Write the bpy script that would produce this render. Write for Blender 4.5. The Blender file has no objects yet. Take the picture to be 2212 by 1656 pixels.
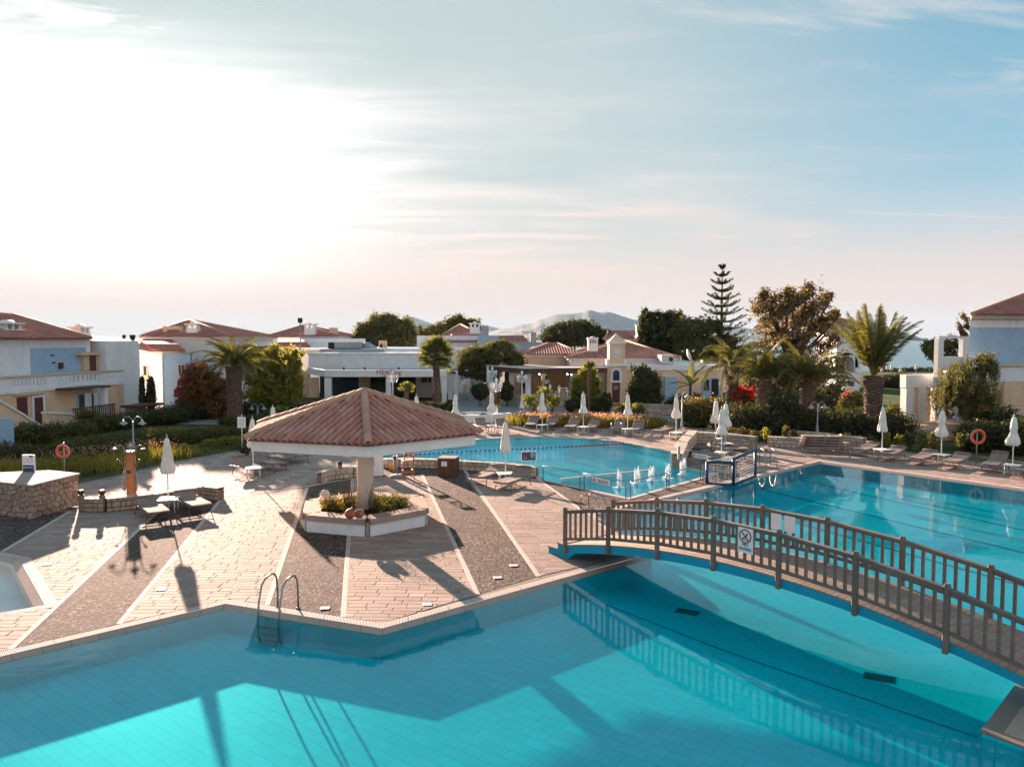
import bpy, bmesh, math, random
import numpy as np
from mathutils import Vector, Matrix
from mathutils.geometry import tessellate_polygon
random.seed(7)
R = math.radians
sc = bpy.context.scene
COL = sc.collection

# ---------------------------------------------------------------- camera
H = 5.8; F = 1682.0; TH = R(3.25)
cam = bpy.data.cameras.new('camera'); camo = bpy.data.objects.new('camera', cam); COL.objects.link(camo)
camo.location = (0, 0, H); camo.rotation_euler = (R(90) - TH, 0, 0)
cam.sensor_width = 36; cam.lens = F / 2212 * 36; cam.clip_start = .1; cam.clip_end = 80000
sc.camera = camo
sc.view_settings.view_transform = 'Standard'; sc.view_settings.look = 'None'
sc.view_settings.gamma = 1; sc.view_settings.use_curve_mapping = False
sc.view_settings.exposure = 2.92
# ---------------------------------------------------------------- sun and sky
SUN_EL, SUN_AZ = R(10.4), R(-26.4)      # azimuth from +Y towards +X
SV = Vector((math.sin(SUN_AZ) * math.cos(SUN_EL), math.cos(SUN_AZ) * math.cos(SUN_EL), math.sin(SUN_EL)))
sl = bpy.data.lights.new('sun', 'SUN'); slo = bpy.data.objects.new('sun', sl); COL.objects.link(slo)
sl.energy = 4.0; sl.angle = R(.55); sl.color = (1, .71, .545)
slo.rotation_euler = SV.to_track_quat('Z', 'Y').to_euler(); slo.location = SV * 60
W = bpy.data.worlds.new('World'); sc.world = W; W.use_nodes = True
nt = W.node_tree; nt.nodes.clear()
class NT:
    def __init__(s, t): s.t = t
    def n(s, typ, **k):
        nd = s.t.nodes.new(typ)
        ins = k.pop('ins', {})
        for a, b in k.items(): setattr(nd, a, b)
        for a, b in ins.items():
            if isinstance(b, bpy.types.NodeSocket): s.t.links.new(b, nd.inputs[a])
            else: nd.inputs[a].default_value = b
        return nd
    def math(s, op, a, b=0.0, clamp=False):
        return s.n('ShaderNodeMath', operation=op, use_clamp=clamp, ins={0: a, 1: b}).outputs[0]
    def vmath(s, op, a, b=(0, 0, 0)):
        return s.n('ShaderNodeVectorMath', operation=op, ins={0: a, 1: b})
    def mix(s, f, a, b, mode='MIX'):
        nd = s.n('ShaderNodeMix', data_type='RGBA', blend_type=mode, ins={0: f, 6: a, 7: b}); return nd.outputs[2]
    def mapr(s, v, a, b, c=0.0, d=1.0, smooth=True):
        return s.n('ShaderNodeMapRange', interpolation_type='SMOOTHSTEP' if smooth else 'LINEAR', ins={0: v, 1: a, 2: b, 3: c, 4: d}).outputs[0]
    def ramp(s, f, stops):
        nd = s.n('ShaderNodeValToRGB', ins={0: f}); cr = nd.color_ramp
        while len(cr.elements) < len(stops): cr.elements.new(.5)
        for e, (p, c) in zip(cr.elements, stops): e.position = p; e.color = (*c, 1)
        return nd.outputs[0]
    def noise(s, vec, scale, detail=4, rough=.55, dist=0.0):
        return s.n('ShaderNodeTexNoise', ins={'Vector': vec, 'Scale': scale, 'Detail': detail, 'Roughness': rough, 'Distortion': dist})
w = NT(nt)
tc = w.n('ShaderNodeTexCoord').outputs['Generated']
dirn = w.vmath('NORMALIZE', tc).outputs[0]
sep = w.n('ShaderNodeSeparateXYZ', ins={0: dirn}); ez = sep.outputs[2]
sky = w.n('ShaderNodeTexSky', sky_type='NISHITA')
sky.sun_disc = False; sky.sun_elevation = SUN_EL; sky.sun_rotation = SUN_AZ; sky.dust_density = 2.0; sky.air_density = 1.0; sky.ozone_density = 2.0
cosang = w.vmath('DOT_PRODUCT', dirn, tuple(SV)).outputs['Value']
# high thin cloud sheet: the view direction is projected on a flat layer, so streaks shrink towards the horizon
DEG = 57.2958
el = w.math('MULTIPLY', w.math('ARCSINE', ez), DEG)
az = w.math('MULTIPLY', w.math('ARCTAN2', sep.outputs[0], sep.outputs[1]), DEG)
den = w.math('ADD', w.math('MAXIMUM', ez, 0.0), .14)
u = w.math('DIVIDE', sep.outputs[0], den); v = w.math('DIVIDE', sep.outputs[1], den)
lay = w.n('ShaderNodeCombineXYZ', ins={0: u, 1: v}).outputs[0]
rot = w.n('ShaderNodeMapping', ins={0: lay, 'Rotation': (0, 0, R(-28)), 'Scale': (.42, 1.15, 1), 'Location': (3.1, 1.2, 0)}).outputs[0]
n1 = w.noise(rot, 1.25, 9, .6, .5).outputs[0]
rot2 = w.n('ShaderNodeMapping', ins={0: lay, 'Rotation': (0, 0, R(-62)), 'Scale': (.5, 2.2, 1), 'Location': (7.1, 4.2, 0)}).outputs[0]
n2 = w.noise(rot2, 1.5, 9, .62, 1.0).outputs[0]
n3 = w.noise(rot, .55, 4, .5, .3).outputs[0]
# the cloud sheet covers the lower sky; its ragged upper edge falls from left to right
line = w.math('MAXIMUM', w.math('MINIMUM', w.math('SUBTRACT', 15.0, w.math('MULTIPLY', az, .27)), 18.5), 6.0)
above = w.math('SUBTRACT', el, line)
above = w.math('ADD', above, w.math('MULTIPLY', w.math('SUBTRACT', n1, .5), 26.0))
sheet_ = w.mapr(above, -8.0, 6.0, 1, 0)
low = w.mapr(el, 3.0, 11.0, 1, 0)
thin = w.mapr(n2, .36, .66, .40, 1.0)
veil = w.math('MULTIPLY', sheet_, thin)
veil = w.math('MAXIMUM', veil, w.math('MULTIPLY', low, .93))
wisp = w.math('MULTIPLY', w.math('MULTIPLY', w.mapr(n2, .50, .70, 0, 1), w.mapr(n3, .36, .54, .15, 1)), .68)
veil = w.math('MINIMUM', w.math('MAXIMUM', veil, wisp), .97)
near = w.math('MAXIMUM', cosang, 0.0)
g1 = w.math('POWER', near, 40.0); g2 = w.math('POWER', near, 10.0)
lift = w.mapr(el, 1.5, 8.5, .05, 1)                    # the lowest air dims the glow
pinkness = w.mapr(el, 2.0, 15.0, 1, 0)
cc = w.mix(pinkness, (1.20, 1.15, 1.11, 1), (1.36, 1.06, .93, 1))
gl = w.math('MULTIPLY', w.math('ADD', w.math('MULTIPLY', g1, 1.1), w.math('MULTIPLY', g2, .42)), lift)
gl = w.math('ADD', gl, w.mapr(cosang, -.2, .9, .80, .90))
glc = w.n('ShaderNodeCombineXYZ', ins={0: gl, 1: gl, 2: gl}).outputs[0]
cloud = w.mix(1.0, cc, glc, 'MULTIPLY')
nsky = w.mix(1.0, sky.outputs[0], (.006, .008, .009, 1), 'MULTIPLY')
blue = w.mix(w.mapr(el, 4, 26), (.50, .78, .93, 1), (.18, .52, .77, 1))
blue = w.mix(w.mapr(cosang, .15, -.5), blue, (.90, 1.0, 1.10, 1))      # unseen sky away from the sun, made paler as fill for shaded walls
pale = w.mix(w.mapr(cosang, .50, .93), blue, (.72, .84, .84, 1))
base = w.mix(1.0, pale, nsky, 'ADD')
cap = w.n('ShaderNodeVectorMath', operation='MINIMUM', ins={0: base, 1: (2.4, 2.2, 2.1)}).outputs[0]
col = w.mix(veil, cap, cloud)
bg = w.n('ShaderNodeBackground', ins={0: col, 1: .10})
wo = w.n('ShaderNodeOutputWorld', ins={0: bg.outputs[0]})

# ---------------------------------------------------------------- measuring helpers: a picture point to a place
def ray(px, py):
    dx = (px - 1106) / F; dv = (828 - py) / F
    return Vector((dx, math.cos(TH) + dv * math.sin(TH), -math.sin(TH) + dv * math.cos(TH)))
def g(px, py, z=0.0):
    d = ray(px, py); t = (z - H) / d.z
    return Vector((d.x * t, d.y * t, z))
def at(px, py, Y):
    d = ray(px, py); t = Y / d.y
    return Vector((d.x * t, Y, H + d.z * t))
def g2(px, py, z=0.0):
    p = g(px, py, z); return (p.x, p.y)
def pxm(Y): return Y / F      # metres per pixel at depth Y

# ---------------------------------------------------------------- mesh builder
class MB:
    def __init__(s): s.v = []; s.f = []; s.sm = []
    def add(s, vs, fs, smooth=False):
        o = len(s.v); s.v += [tuple(p) for p in vs]
        for f in fs: s.f.append(tuple(i + o for i in f)); s.sm.append(smooth)
        return s
    def box(s, c, size, rz=0.0, M=None):
        hx, hy, hz = size[0] / 2, size[1] / 2, size[2] / 2
        ca, sa = math.cos(rz), math.sin(rz)
        vs = []
        for z in (-hz, hz):
            for x, y in ((-hx, -hy), (hx, -hy), (hx, hy), (-hx, hy)):
                p = Vector((c[0] + x * ca - y * sa, c[1] + x * sa + y * ca, c[2] + z))
                vs.append(M @ p if M else p)
        return s.add(vs, [(3, 2, 1, 0), (4, 5, 6, 7), (0, 1, 5, 4), (1, 2, 6, 5), (2, 3, 7, 6), (3, 0, 4, 7)])
    def cbox(s, c, size, rz=0.0, b=.012):      # box with chamfered edges
        hx, hy, hz = size[0] / 2, size[1] / 2, size[2] / 2
        b = min(b, hx * .6, hy * .6, hz * .6)
        ca, sa = math.cos(rz), math.sin(rz)
        rings = []
        def ring(x, y, z, cut):
            pts = [(-x + cut, -y), (x - cut, -y), (x, -y + cut), (x, y - cut), (x - cut, y), (-x + cut, y), (-x, y - cut), (-x, -y + cut)]
            return [Vector((c[0] + a * ca - d * sa, c[1] + a * sa + d * ca, c[2] + z)) for a, d in pts]
        rings = ring(hx - b, hy - b, -hz, b * .5) + ring(hx, hy, -hz + b, b) + ring(hx, hy, hz - b, b) + ring(hx - b, hy - b, hz, b * .5)
        fs = [tuple(reversed(range(8))), tuple(range(24, 32))]
        for k in range(3):
            for i in range(8):
                j = (i + 1) % 8; fs.append((k * 8 + i, k * 8 + j, k * 8 + 8 + j, k * 8 + 8 + i))
        return s.add(rings, fs)
    def prism(s, poly, z0, z1):
        n = len(poly); area = sum(poly[i][0] * poly[(i + 1) % n][1] - poly[(i + 1) % n][0] * poly[i][1] for i in range(n))
        if area < 0: poly = poly[::-1]
        vs = [(x, y, z0) for x, y in poly] + [(x, y, z1) for x, y in poly]
        fs = [tuple(range(n, 2 * n)), tuple(reversed(range(n)))]
        fs += [(i, (i + 1) % n, n + (i + 1) % n, n + i) for i in range(n)]
        return s.add(vs, fs)
    def tube(s, pts, r, n=8, cap=True, closed=False, smooth=True):
        pts = [Vector(p) for p in pts]; N = len(pts)
        rs = r if isinstance(r, (list, tuple)) else [r] * N
        vs = []; fs = []; up = None
        for i, p in enumerate(pts):
            if closed: t = pts[(i + 1) % N] - pts[i - 1]
            else: t = pts[min(i + 1, N - 1)] - pts[max(i - 1, 0)]
            t.normalize()
            if up is None:
                up = Vector((0, 0, 1)) if abs(t.z) < .95 else Vector((1, 0, 0))
            a = t.cross(up)
            if a.length < 1e-5: a = t.cross(Vector((.3, 1, 0)))
            a.normalize(); b = a.cross(t).normalized(); up = b
            for k in range(n):
                an = 2 * math.pi * k / n
                vs.append(p + (a * math.cos(an) + b * math.sin(an)) * rs[i])
        for i in range(N if closed else N - 1):
            j = (i + 1) % N
            for k in range(n):
                m = (k + 1) % n; fs.append((i * n + k, i * n + m, j * n + m, j * n + k))
        s.add(vs, fs, smooth)
        if cap and not closed:
            o = len(s.v) - N * n
            s.f.append(tuple(o + k for k in reversed(range(n)))); s.sm.append(False)
            s.f.append(tuple(o + (N - 1) * n + k for k in range(n))); s.sm.append(False)
        return s
    def lathe(s, prof, n=16, c=(0, 0, 0), wob=None, smooth=True, cap=True):
        vs = []; fs = []
        for i, (r, z) in enumerate(prof):
            for k in range(n):
                an = 2 * math.pi * k / n; rr = r * (wob(an, i / (len(prof) - 1)) if wob else 1)
                vs.append((c[0] + rr * math.cos(an), c[1] + rr * math.sin(an), c[2] + z))
        for i in range(len(prof) - 1):
            for k in range(n):
                m = (k + 1) % n; fs.append((i * n + k, i * n + m, i * n + n + m, i * n + n + k))
        s.add(vs, fs, smooth)
        if cap:
            o = len(s.v) - len(vs); L = len(prof) - 1
            if prof[0][0] > 1e-4: s.f.append(tuple(o + k for k in reversed(range(n)))); s.sm.append(False)
            if prof[L][0] > 1e-4: s.f.append(tuple(o + L * n + k for k in range(n))); s.sm.append(False)
        return s
    def quad(s, a, b, c, d): return s.add([a, b, c, d], [(0, 1, 2, 3)])
    def mesh(s, name, off=None):
        me = bpy.data.meshes.new(name)
        vs = s.v if off is None else [(x - off[0], y - off[1], z - off[2]) for x, y, z in s.v]
        me.from_pydata(vs, [], s.f)
        me.polygons.foreach_set('use_smooth', s.sm); me.update()
        return me
    def build(s, name, mat, parent=None, off=None):
        if off is None and parent is not None and parent.get('_w'): off = parent.location
        return link(name, s.mesh(name, off), mat, parent)
def link(name, me, mat, parent=None, loc=None):
    o = bpy.data.objects.new(name, me); COL.objects.link(o)
    if mat is not None and not me.materials: me.materials.append(mat)
    if parent is not None: o.parent = parent
    if loc is not None: o.location = loc
    return o
def tag(o, label=None, cat=None, group=None, kind=None):
    if label: o['label'] = label
    if cat: o['category'] = cat
    if group: o['group'] = group
    if kind: o['kind'] = kind
    return o
def E(name, label, cat, loc=(0, 0, 0), rz=0.0, group=None, world=False):
    o = bpy.data.objects.new(name, None); COL.objects.link(o)
    o.location = loc; o.rotation_euler = (0, 0, rz); o.empty_display_size = .2
    if world: o['_w'] = 1
    return tag(o, label, cat, group)
def copy_tree(o, parent=None):
    c = o.copy(); COL.objects.link(c)
    if parent is not None: c.parent = parent
    for ch in [x for x in KIDS.get(o.name, [])]: copy_tree(ch, c)
    return c
KIDS = {}
def reg(o):
    KIDS[o.name] = list(o.children)
    for c in o.children: reg(c)
def sheet(name, outer, holes, z, mat, kind='structure', zf=None):
    rings = [[Vector((x, y, 0)) for x, y in outer]] + [[Vector((x, y, 0)) for x, y in h] for h in holes]
    tris = tessellate_polygon(rings); flat = [p for r_ in rings for p in r_]
    me = bpy.data.meshes.new(name); vs = [(p.x, p.y, z) for p in flat]
    fs = []
    for t in tris:
        a, b, c = (flat[i] for i in t)
        if (b - a).cross(c - a).z < 0: t = (t[0], t[2], t[1])
        fs.append(tuple(t))
    me.from_pydata(vs, [], fs); me.update()
    o = link(name, me, mat); o['kind'] = kind
    return o
def textmesh(txt, size, align='CENTER', ext=.004):
    cu = bpy.data.curves.new('txt', 'FONT'); cu.body = txt; cu.size = size; cu.align_x = align; cu.extrude = ext; cu.resolution_u = 2
    ob = bpy.data.objects.new('txt', cu); COL.objects.link(ob)
    bpy.context.view_layer.update()
    me = bpy.data.meshes.new_from_object(ob.evaluated_get(bpy.context.evaluated_depsgraph_get()))
    bpy.data.objects.remove(ob); bpy.data.curves.remove(cu); return me
def add_text(txt, size, mat, parent, loc, rot, name='lettering'):
    me = textmesh(txt, size); o = link(name, me, mat, parent); o.location = loc; o.rotation_euler = rot; return o

# ---------------------------------------------------------------- materials
def newmat(name):
    m = bpy.data.materials.new(name); m.use_nodes = True; m.node_tree.nodes.clear(); return m, NT(m.node_tree)
def out(t, sh): t.n('ShaderNodeOutputMaterial', ins={0: sh})
def hexc(c, k=1.0): return (c[0] * k, c[1] * k, c[2] * k, 1)
def M(name, col, rough=.75, var=.2, scale=3.0, bump=.15, bscale=40.0, spec=.35, metal=0.0, dirt=0.0, coords='Object', emit=0.0):
    m, t = newmat(name)
    co = t.n('ShaderNodeTexCoord').outputs[coords]
    a = t.noise(co, scale, 5, .6).outputs[0]; b = t.noise(co, bscale, 3, .6).outputs[0]
    c = t.mix(t.mapr(a, .3, .7), hexc(col, 1 - var), hexc(col, 1 + var * .6))
    c = t.mix(t.mapr(b, .35, .65, 0, min(.5, var)), c, hexc(col, .55))
    if dirt > 0:
        st = t.n('ShaderNodeMapping', ins={0: co, 'Scale': (2.5, 2.5, .35)}).outputs[0]
        d = t.noise(st, 1.4, 6, .65).outputs[0]
        c = t.mix(t.mapr(d, .5, .78, 0, dirt), c, (.22, .19, .16, 1))
    bp = t.n('ShaderNodeBump', ins={'Height': b, 'Strength': bump, 'Distance': .02})
    p = t.n('ShaderNodeBsdfPrincipled', ins={'Base Color': c, 'Roughness': rough, 'Specular IOR Level': spec, 'Metallic': metal, 'Normal': bp.outputs[0]})
    if emit > 0: p.inputs['Emission Color'].default_value = hexc(col); p.inputs['Emission Strength'].default_value = emit
    out(t, p.outputs[0]); return m
def Mpiece(name, cols, rough=.7, bscale=30.0, bump=.4, spec=.35, fine=.25, dist=.01):
    """stones, tiles, planks: every piece draws its own colour"""
    m, t = newmat(name)
    co = t.n('ShaderNodeTexCoord').outputs['Object']
    rnd = t.math('FRACT', t.math('ADD', t.n('ShaderNodeNewGeometry').outputs['Random Per Island'], t.n('ShaderNodeObjectInfo').outputs['Random']))
    c = t.ramp(rnd, [(i / (len(cols) - 1), k) for i, k in enumerate(cols)])
    b = t.noise(co, bscale, 5, .65).outputs[0]; b2 = t.noise(co, 2.3, 5, .65).outputs[0]
    c = t.mix(t.mapr(b, .35, .7, 0, fine), c, (.10, .08, .07, 1))
    c = t.mix(t.mapr(b2, .4, .8, 0, fine), c, (.30, .27, .24, 1))
    b3 = t.noise(t.n('ShaderNodeTexCoord').outputs['Object'], .33, 6, .7, .6).outputs[0]
    c = t.mix(t.mapr(b3, .48, .72, 0, fine * 1.6), c, (.13, .10, .085, 1))
    bp = t.n('ShaderNodeBump', ins={'Height': b, 'Strength': bump, 'Distance': dist})
    p = t.n('ShaderNodeBsdfPrincipled', ins={'Base Color': c, 'Roughness': rough, 'Specular IOR Level': spec, 'Normal': bp.outputs[0]})
    out(t, p.outputs[0]); return m
def Mleaf(name, c1, c2, c3, trans=.38, accent=None, acc=.0):
    m, t = newmat(name)
    at_ = t.n('ShaderNodeAttribute', attribute_name='tint').outputs['Fac']
    c = t.ramp(at_, [(0, c1), (.5, c2), (1, c3)])
    d = t.n('ShaderNodeBsdfDiffuse', ins={0: c}); tr = t.n('ShaderNodeBsdfTranslucent', ins={0: t.mix(1.0, c, (1.3, 1.25, .7, 1), 'MULTIPLY')})
    gl = t.n('ShaderNodeBsdfGlossy', ins={0: (.5, .5, .5, 1), 'Roughness': .45})
    a = t.n('ShaderNodeMixShader', ins={0: trans, 1: d.outputs[0], 2: tr.outputs[0]})
    b = t.n('ShaderNodeMixShader', ins={0: .035, 1: a.outputs[0], 2: gl.outputs[0]})
    out(t, b.outputs[0]); return m
def Mwater(name, tint, wave=.02, wscale=2.0, rough=.0, stretch=(1, 1, 1), detail=3, fk=.9):
    m, t = newmat(name)
    co = t.n('ShaderNodeTexCoord').outputs['Object']
    mp = t.n('ShaderNodeMapping', ins={0: co, 'Scale': stretch}).outputs[0]
    a = t.noise(mp, wscale, detail, .5, .4).outputs[0]
    bp = t.n('ShaderNodeBump', ins={'Height': a, 'Strength': 1.0, 'Distance': wave})
    fr = t.n('ShaderNodeFresnel', ins={0: 1.33, 'Normal': bp.outputs[0]}).outputs[0]
    fr = t.math('MULTIPLY', fr, fk)
    tr = t.n('ShaderNodeBsdfTransparent', ins={0: hexc(tint)})
    gl = t.n('ShaderNodeBsdfGlossy', ins={0: (1, 1, 1, 1), 'Roughness': rough, 'Normal': bp.outputs[0]})
    s = t.n('ShaderNodeMixShader', ins={0: fr, 1: tr.outputs[0], 2: gl.outputs[0]})
    out(t, s.outputs[0]); return m
def Mbasin(name, col, line=.25, sc_=2.2, rot=0.0):
    m, t = newmat(name)
    co = t.n('ShaderNodeTexCoord').outputs['Object']
    mp = t.n('ShaderNodeMapping', ins={0: co, 'Rotation': (0, 0, rot)}).outputs[0]
    br = t.n('ShaderNodeTexBrick', ins={'Vector': mp, 'Color1': hexc(col, 1.0), 'Color2': hexc(col, .9), 'Mortar': hexc(col, 1 - line), 'Scale': 1.0, 'Mortar Size': .013, 'Brick Width': .5, 'Row Height': .25, 'Mortar Smooth': .3})
    a = t.noise(co, .35, 5, .6).outputs[0]
    c = t.mix(t.mapr(a, .35, .7, 0, .22), br.outputs[0], hexc(col, .62))
    p = t.n('ShaderNodeBsdfPrincipled', ins={'Base Color': c, 'Roughness': .6, 'Specular IOR Level': .2})
    out(t, p.outputs[0]); return m
def Mpebble():
    m, t = newmat('pebble_wash')
    co = t.n('ShaderNodeTexCoord').outputs['Object']
    vo = t.n('ShaderNodeTexVoronoi', feature='F1', ins={'Vector': co, 'Scale': 26.0})
    c = t.ramp(t.n('ShaderNodeSeparateColor', ins={0: vo.outputs['Color']}).outputs[0], [(0, (.035, .026, .023)), (.45, (.085, .060, .052)), (.8, (.15, .11, .095)), (1, (.38, .32, .28))])
    big = t.noise(co, .8, 5, .6).outputs[0]
    c = t.mix(t.mapr(big, .35, .7, 0, .45), c, (.09, .07, .062, 1))
    d = t.mapr(vo.outputs['Distance'], 0, .6, 1, 0)
    br = t.n('ShaderNodeTexBrick', ins={'Vector': co, 'Color1': (1, 1, 1, 1), 'Color2': (.86, .86, .86, 1), 'Mortar': (.35, .32, .30, 1), 'Scale': 1.0, 'Mortar Size': .012, 'Brick Width': .8, 'Row Height': .8})
    c = t.mix(1.0, c, br.outputs[0], 'MULTIPLY')
    bp = t.n('ShaderNodeBump', ins={'Height': d, 'Strength': .9, 'Distance': .012})
    p = t.n('ShaderNodeBsdfPrincipled', ins={'Base Color': c, 'Roughness': .9, 'Specular IOR Level': .06, 'Normal': bp.outputs[0]})
    out(t, p.outputs[0]); return m
def Mroof(name, cols, step=.36, bump=.8):
    m, t = newmat(name)
    co = t.n('ShaderNodeTexCoord').outputs['Object']
    sp = t.n('ShaderNodeSeparateXYZ', ins={0: co})
    fz = t.math('FRACT', t.math('DIVIDE', sp.outputs[2], step))
    isl = t.n('ShaderNodeNewGeometry').outputs['Random Per Island']
    cell = t.math('FLOOR', t.math('DIVIDE', sp.outputs[2], step))
    rn = t.n('ShaderNodeTexWhiteNoise', noise_dimensions='2D', ins={'Vector': t.n('ShaderNodeCombineXYZ', ins={0: t.math('MULTIPLY', isl, 913.7), 1: cell}).outputs[0]}).outputs[0]
    c = t.ramp(rn, [(i / (len(cols) - 1), k) for i, k in enumerate(cols)])
    c = t.mix(t.mapr(t.noise(co, 1.2, 5).outputs[0], .35, .7, 0, .4), c, hexc(cols[0], .6))
    bp = t.n('ShaderNodeBump', ins={'Height': fz, 'Strength': bump, 'Distance': .05})
    p = t.n('ShaderNodeBsdfPrincipled', ins={'Base Color': c, 'Roughness': .8, 'Specular IOR Level': .25, 'Normal': bp.outputs[0]})
    out(t, p.outputs[0]); return m

mWhite = M('white_render', (.74, .74, .74), .85, .06, 1.2, .25, 25, .2, dirt=.22)
mWhite2 = M('white_paint', (.76, .75, .74), .6, .06, 3, .1, 60, .35, dirt=.10)
mBlueWall = M('pale_blue_render', (.33, .47, .60), .85, .08, 1.5, .25, 25, .2, dirt=.15)
mOchre = M('ochre_render', (.70, .50, .34), .85, .10, 1.4, .25, 25, .2, dirt=.25)
mOchreTrim = M('ochre_trim', (.62, .44, .29), .8, .1, 3, .2, 40, .2)
mBrown = M('brown_wood', (.10, .048, .03), .6, .3, 4, .3, 60, .3)
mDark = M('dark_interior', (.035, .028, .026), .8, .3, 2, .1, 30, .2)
mGlass = M('window_glass', (.03, .05, .07), .08, .1, 2, .0, 10, .9)
mWoodG = Mpiece('weathered_wood', [(.15, .11, .088), (.20, .145, .115), (.17, .13, .108), (.23, .175, .145)], .7, 45, .6, .25, .4)
mTeak = M('orange_wood', (.46, .16, .05), .5, .25, 6, .3, 60, .4)
mSteel = M('polished_steel', (.30, .29, .28), .22, .1, 4, .02, 40, .5, metal=1.0)
mGreyMetal = M('grey_metal', (.30, .33, .35), .45, .12, 4, .05, 40, .4, metal=.4)
mLampW = M('lamp_paint_white', (.80, .80, .78), .4, .06, 5, .05, 60, .4)
mLampG = M('lamp_paint_grey', (.30, .36, .38), .5, .1, 5, .05, 60, .4)
mLampGlass = M('frosted_glass', (.85, .80, .72), .3, .05, 5, .02, 60, .5)
mCanvas = M('umbrella_canvas', (.74, .71, .66), .9, .10, 3.5, .35, 55, .1)
mSling = M('lounger_fabric', (.25, .19, .16), .85, .16, 5, .5, 120, .15)
mFrame = M('lounger_frame', (.13, .105, .09), .5, .2, 8, .1, 60, .4)
mTable = M('white_table_top', (.74, .73, .70), .5, .08, 5, .1, 60, .35)
mConc = M('concrete_path', (.23, .22, .215), .8, .22, .8, .5, 12, .3)
mBed = M('mortar_bed', (.20, .165, .14), .9, .2, 4, .3, 60, .2)
mMarble = M('white_marble_strip', (.50, .42, .375), .85, .14, 4, .15, 60, .08)
mCapG = M('grey_bench_cap', (.36, .285, .25), .85, .12, 5, .2, 60, .08)
mGround = M('garden_soil', (.085, .085, .035), .95, .5, .5, .8, 8, .1)
mLawn = M('lawn_grass', (.055, .085, .022), .95, .35, .25, .8, 12, .1)
mSand = M('beach_sand', (.40, .33, .25), .95, .2, .2, .3, 4, .1)
mSoil = M('planter_soil', (.045, .028, .018), .95, .4, 9, 1.0, 50, .1)
mPebble = Mpebble()
mPaver = Mpiece('paving_stone', [(.27, .185, .155), (.35, .25, .205), (.30, .215, .18), (.42, .31, .255), (.26, .195, .17), (.37, .265, .22)], .85, 26, .5, spec=.12)
mCrazy = Mpiece('crazy_paving_stone', [(.30, .215, .18), (.38, .28, .235), (.33, .25, .215), (.43, .325, .27), (.28, .21, .185)], .85, 20, .5, spec=.12)
mStone = Mpiece('rubble_stone', [(.30, .17, .12), (.44, .31, .22), (.36, .24, .17), (.50, .38, .28), (.33, .23, .18), (.40, .25, .17)], .8, 14, .8, dist=.02)
mStoneP = Mpiece('pale_rubble_stone', [(.46, .38, .30), (.56, .47, .37), (.40, .32, .25), (.60, .52, .42), (.34, .27, .22)], .8, 14, .8, dist=.02)
mMortar = M('wall_mortar', (.22, .16, .12), .9, .2, 6, .4, 50, .2)
mTile = Mpiece('terracotta_tile', [(.40, .165, .12), (.49, .215, .155), (.36, .15, .125), (.52, .27, .20), (.42, .19, .15), (.46, .27, .22)], .8, 22, .4, .15, .14)
mTileR = Mpiece('ridge_tile_buff', [(.44, .25, .165), (.52, .31, .21), (.40, .22, .15)], .8, 22, .4, .15, .15)
mRoof = Mroof('terracotta_roof', [(.34, .13, .095), (.42, .18, .135), (.37, .15, .12), (.46, .215, .165)])
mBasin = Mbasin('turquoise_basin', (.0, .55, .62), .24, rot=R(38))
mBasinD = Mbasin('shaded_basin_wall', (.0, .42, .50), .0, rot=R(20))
mBasinM = Mbasin('sky_blue_basin', (.16, .86, .92), .2, rot=R(20))
mBasinW = Mbasin('pale_basin', (.50, .60, .62), .12)
mBridgeP = M('turquoise_paint', (.0, .29, .44), .6, .05, 2, .1, 40, .3)
mLane = M('lane_mark', (.0, .16, .24), .6, .1, 2, .0, 40, .2)
mWater = Mwater('pool_water', (.30, .98, 1.0), .0030, 1.6, fk=.72)
mWaterM = Mwater('rippled_pool_water', (.70, .99, 1.0), .16, 3.0, stretch=(.7, 1.5, 1), detail=5)
mWaterS = Mwater('still_pool_water', (.92, .98, 1.0), .001, 1.2)
mOrange = M('lifebuoy_orange', (.80, .10, .03), .5, .08, 5, .1, 60, .4)
mNavy = M('navy_plastic', (.01, .05, .13), .5, .1, 5, .1, 60, .4)
mRed = M('red_plastic', (.45, .02, .02), .45, .1, 5, .05, 60, .4)
mBluF = M('blue_plastic', (.02, .16, .38), .45, .1, 5, .05, 60, .4)
mSignW = M('sign_white', (.78, .79, .80), .45, .03, 3, .0, 60, .4)
mBlack = M('black_paint', (.02, .02, .02), .5, .1, 3, .05, 60, .3)
mPurple = M('plum_sign', (.22, .02, .10), .5, .1, 3, .0, 60, .3)
mTerra = M('clay_pot', (.42, .16, .09), .7, .25, 5, .3, 40, .3)
mSkin = M('skin', (.36, .20, .14), .6, .05, 5, .05, 60, .3)
mHair = M('dark_hair', (.02, .015, .012), .6, .2, 20, .3, 80, .3)
mShirt = M('white_shirt', (.66, .72, .78), .85, .06, 5, .1, 60, .1)
mApron = M('dark_apron', (.03, .05, .09), .85, .1, 5, .1, 60, .1)
mFoam, t = newmat('white_water_foam')
nz = t.noise(t.n('ShaderNodeTexCoord').outputs['Object'], 22, 4, .7).outputs[0]
df = t.n('ShaderNodeBsdfDiffuse', ins={0: (.88, .90, .92, 1)}); tp = t.n('ShaderNodeBsdfTransparent')
out(t, t.n('ShaderNodeMixShader', ins={0: t.mapr(nz, .42, .62, .25, 1), 1: tp.outputs[0], 2: df.outputs[0]}).outputs[0])
mNet = M('white_net_cord', (.66, .64, .62), .9, .05, 5, .1, 60, .1)
mBark = M('tree_bark', (.11, .075, .055), .9, .3, 4, 1.0, 25, .1)
mPalmBark = M('palm_bark', (.16, .105, .08), .9, .35, 3, 1.0, 22, .1)
mPalmBase = Mpiece('palm_leaf_base', [(.10, .06, .045), (.22, .14, .11), (.15, .09, .07), (.27, .185, .15)], .9, 20, .6)
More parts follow.
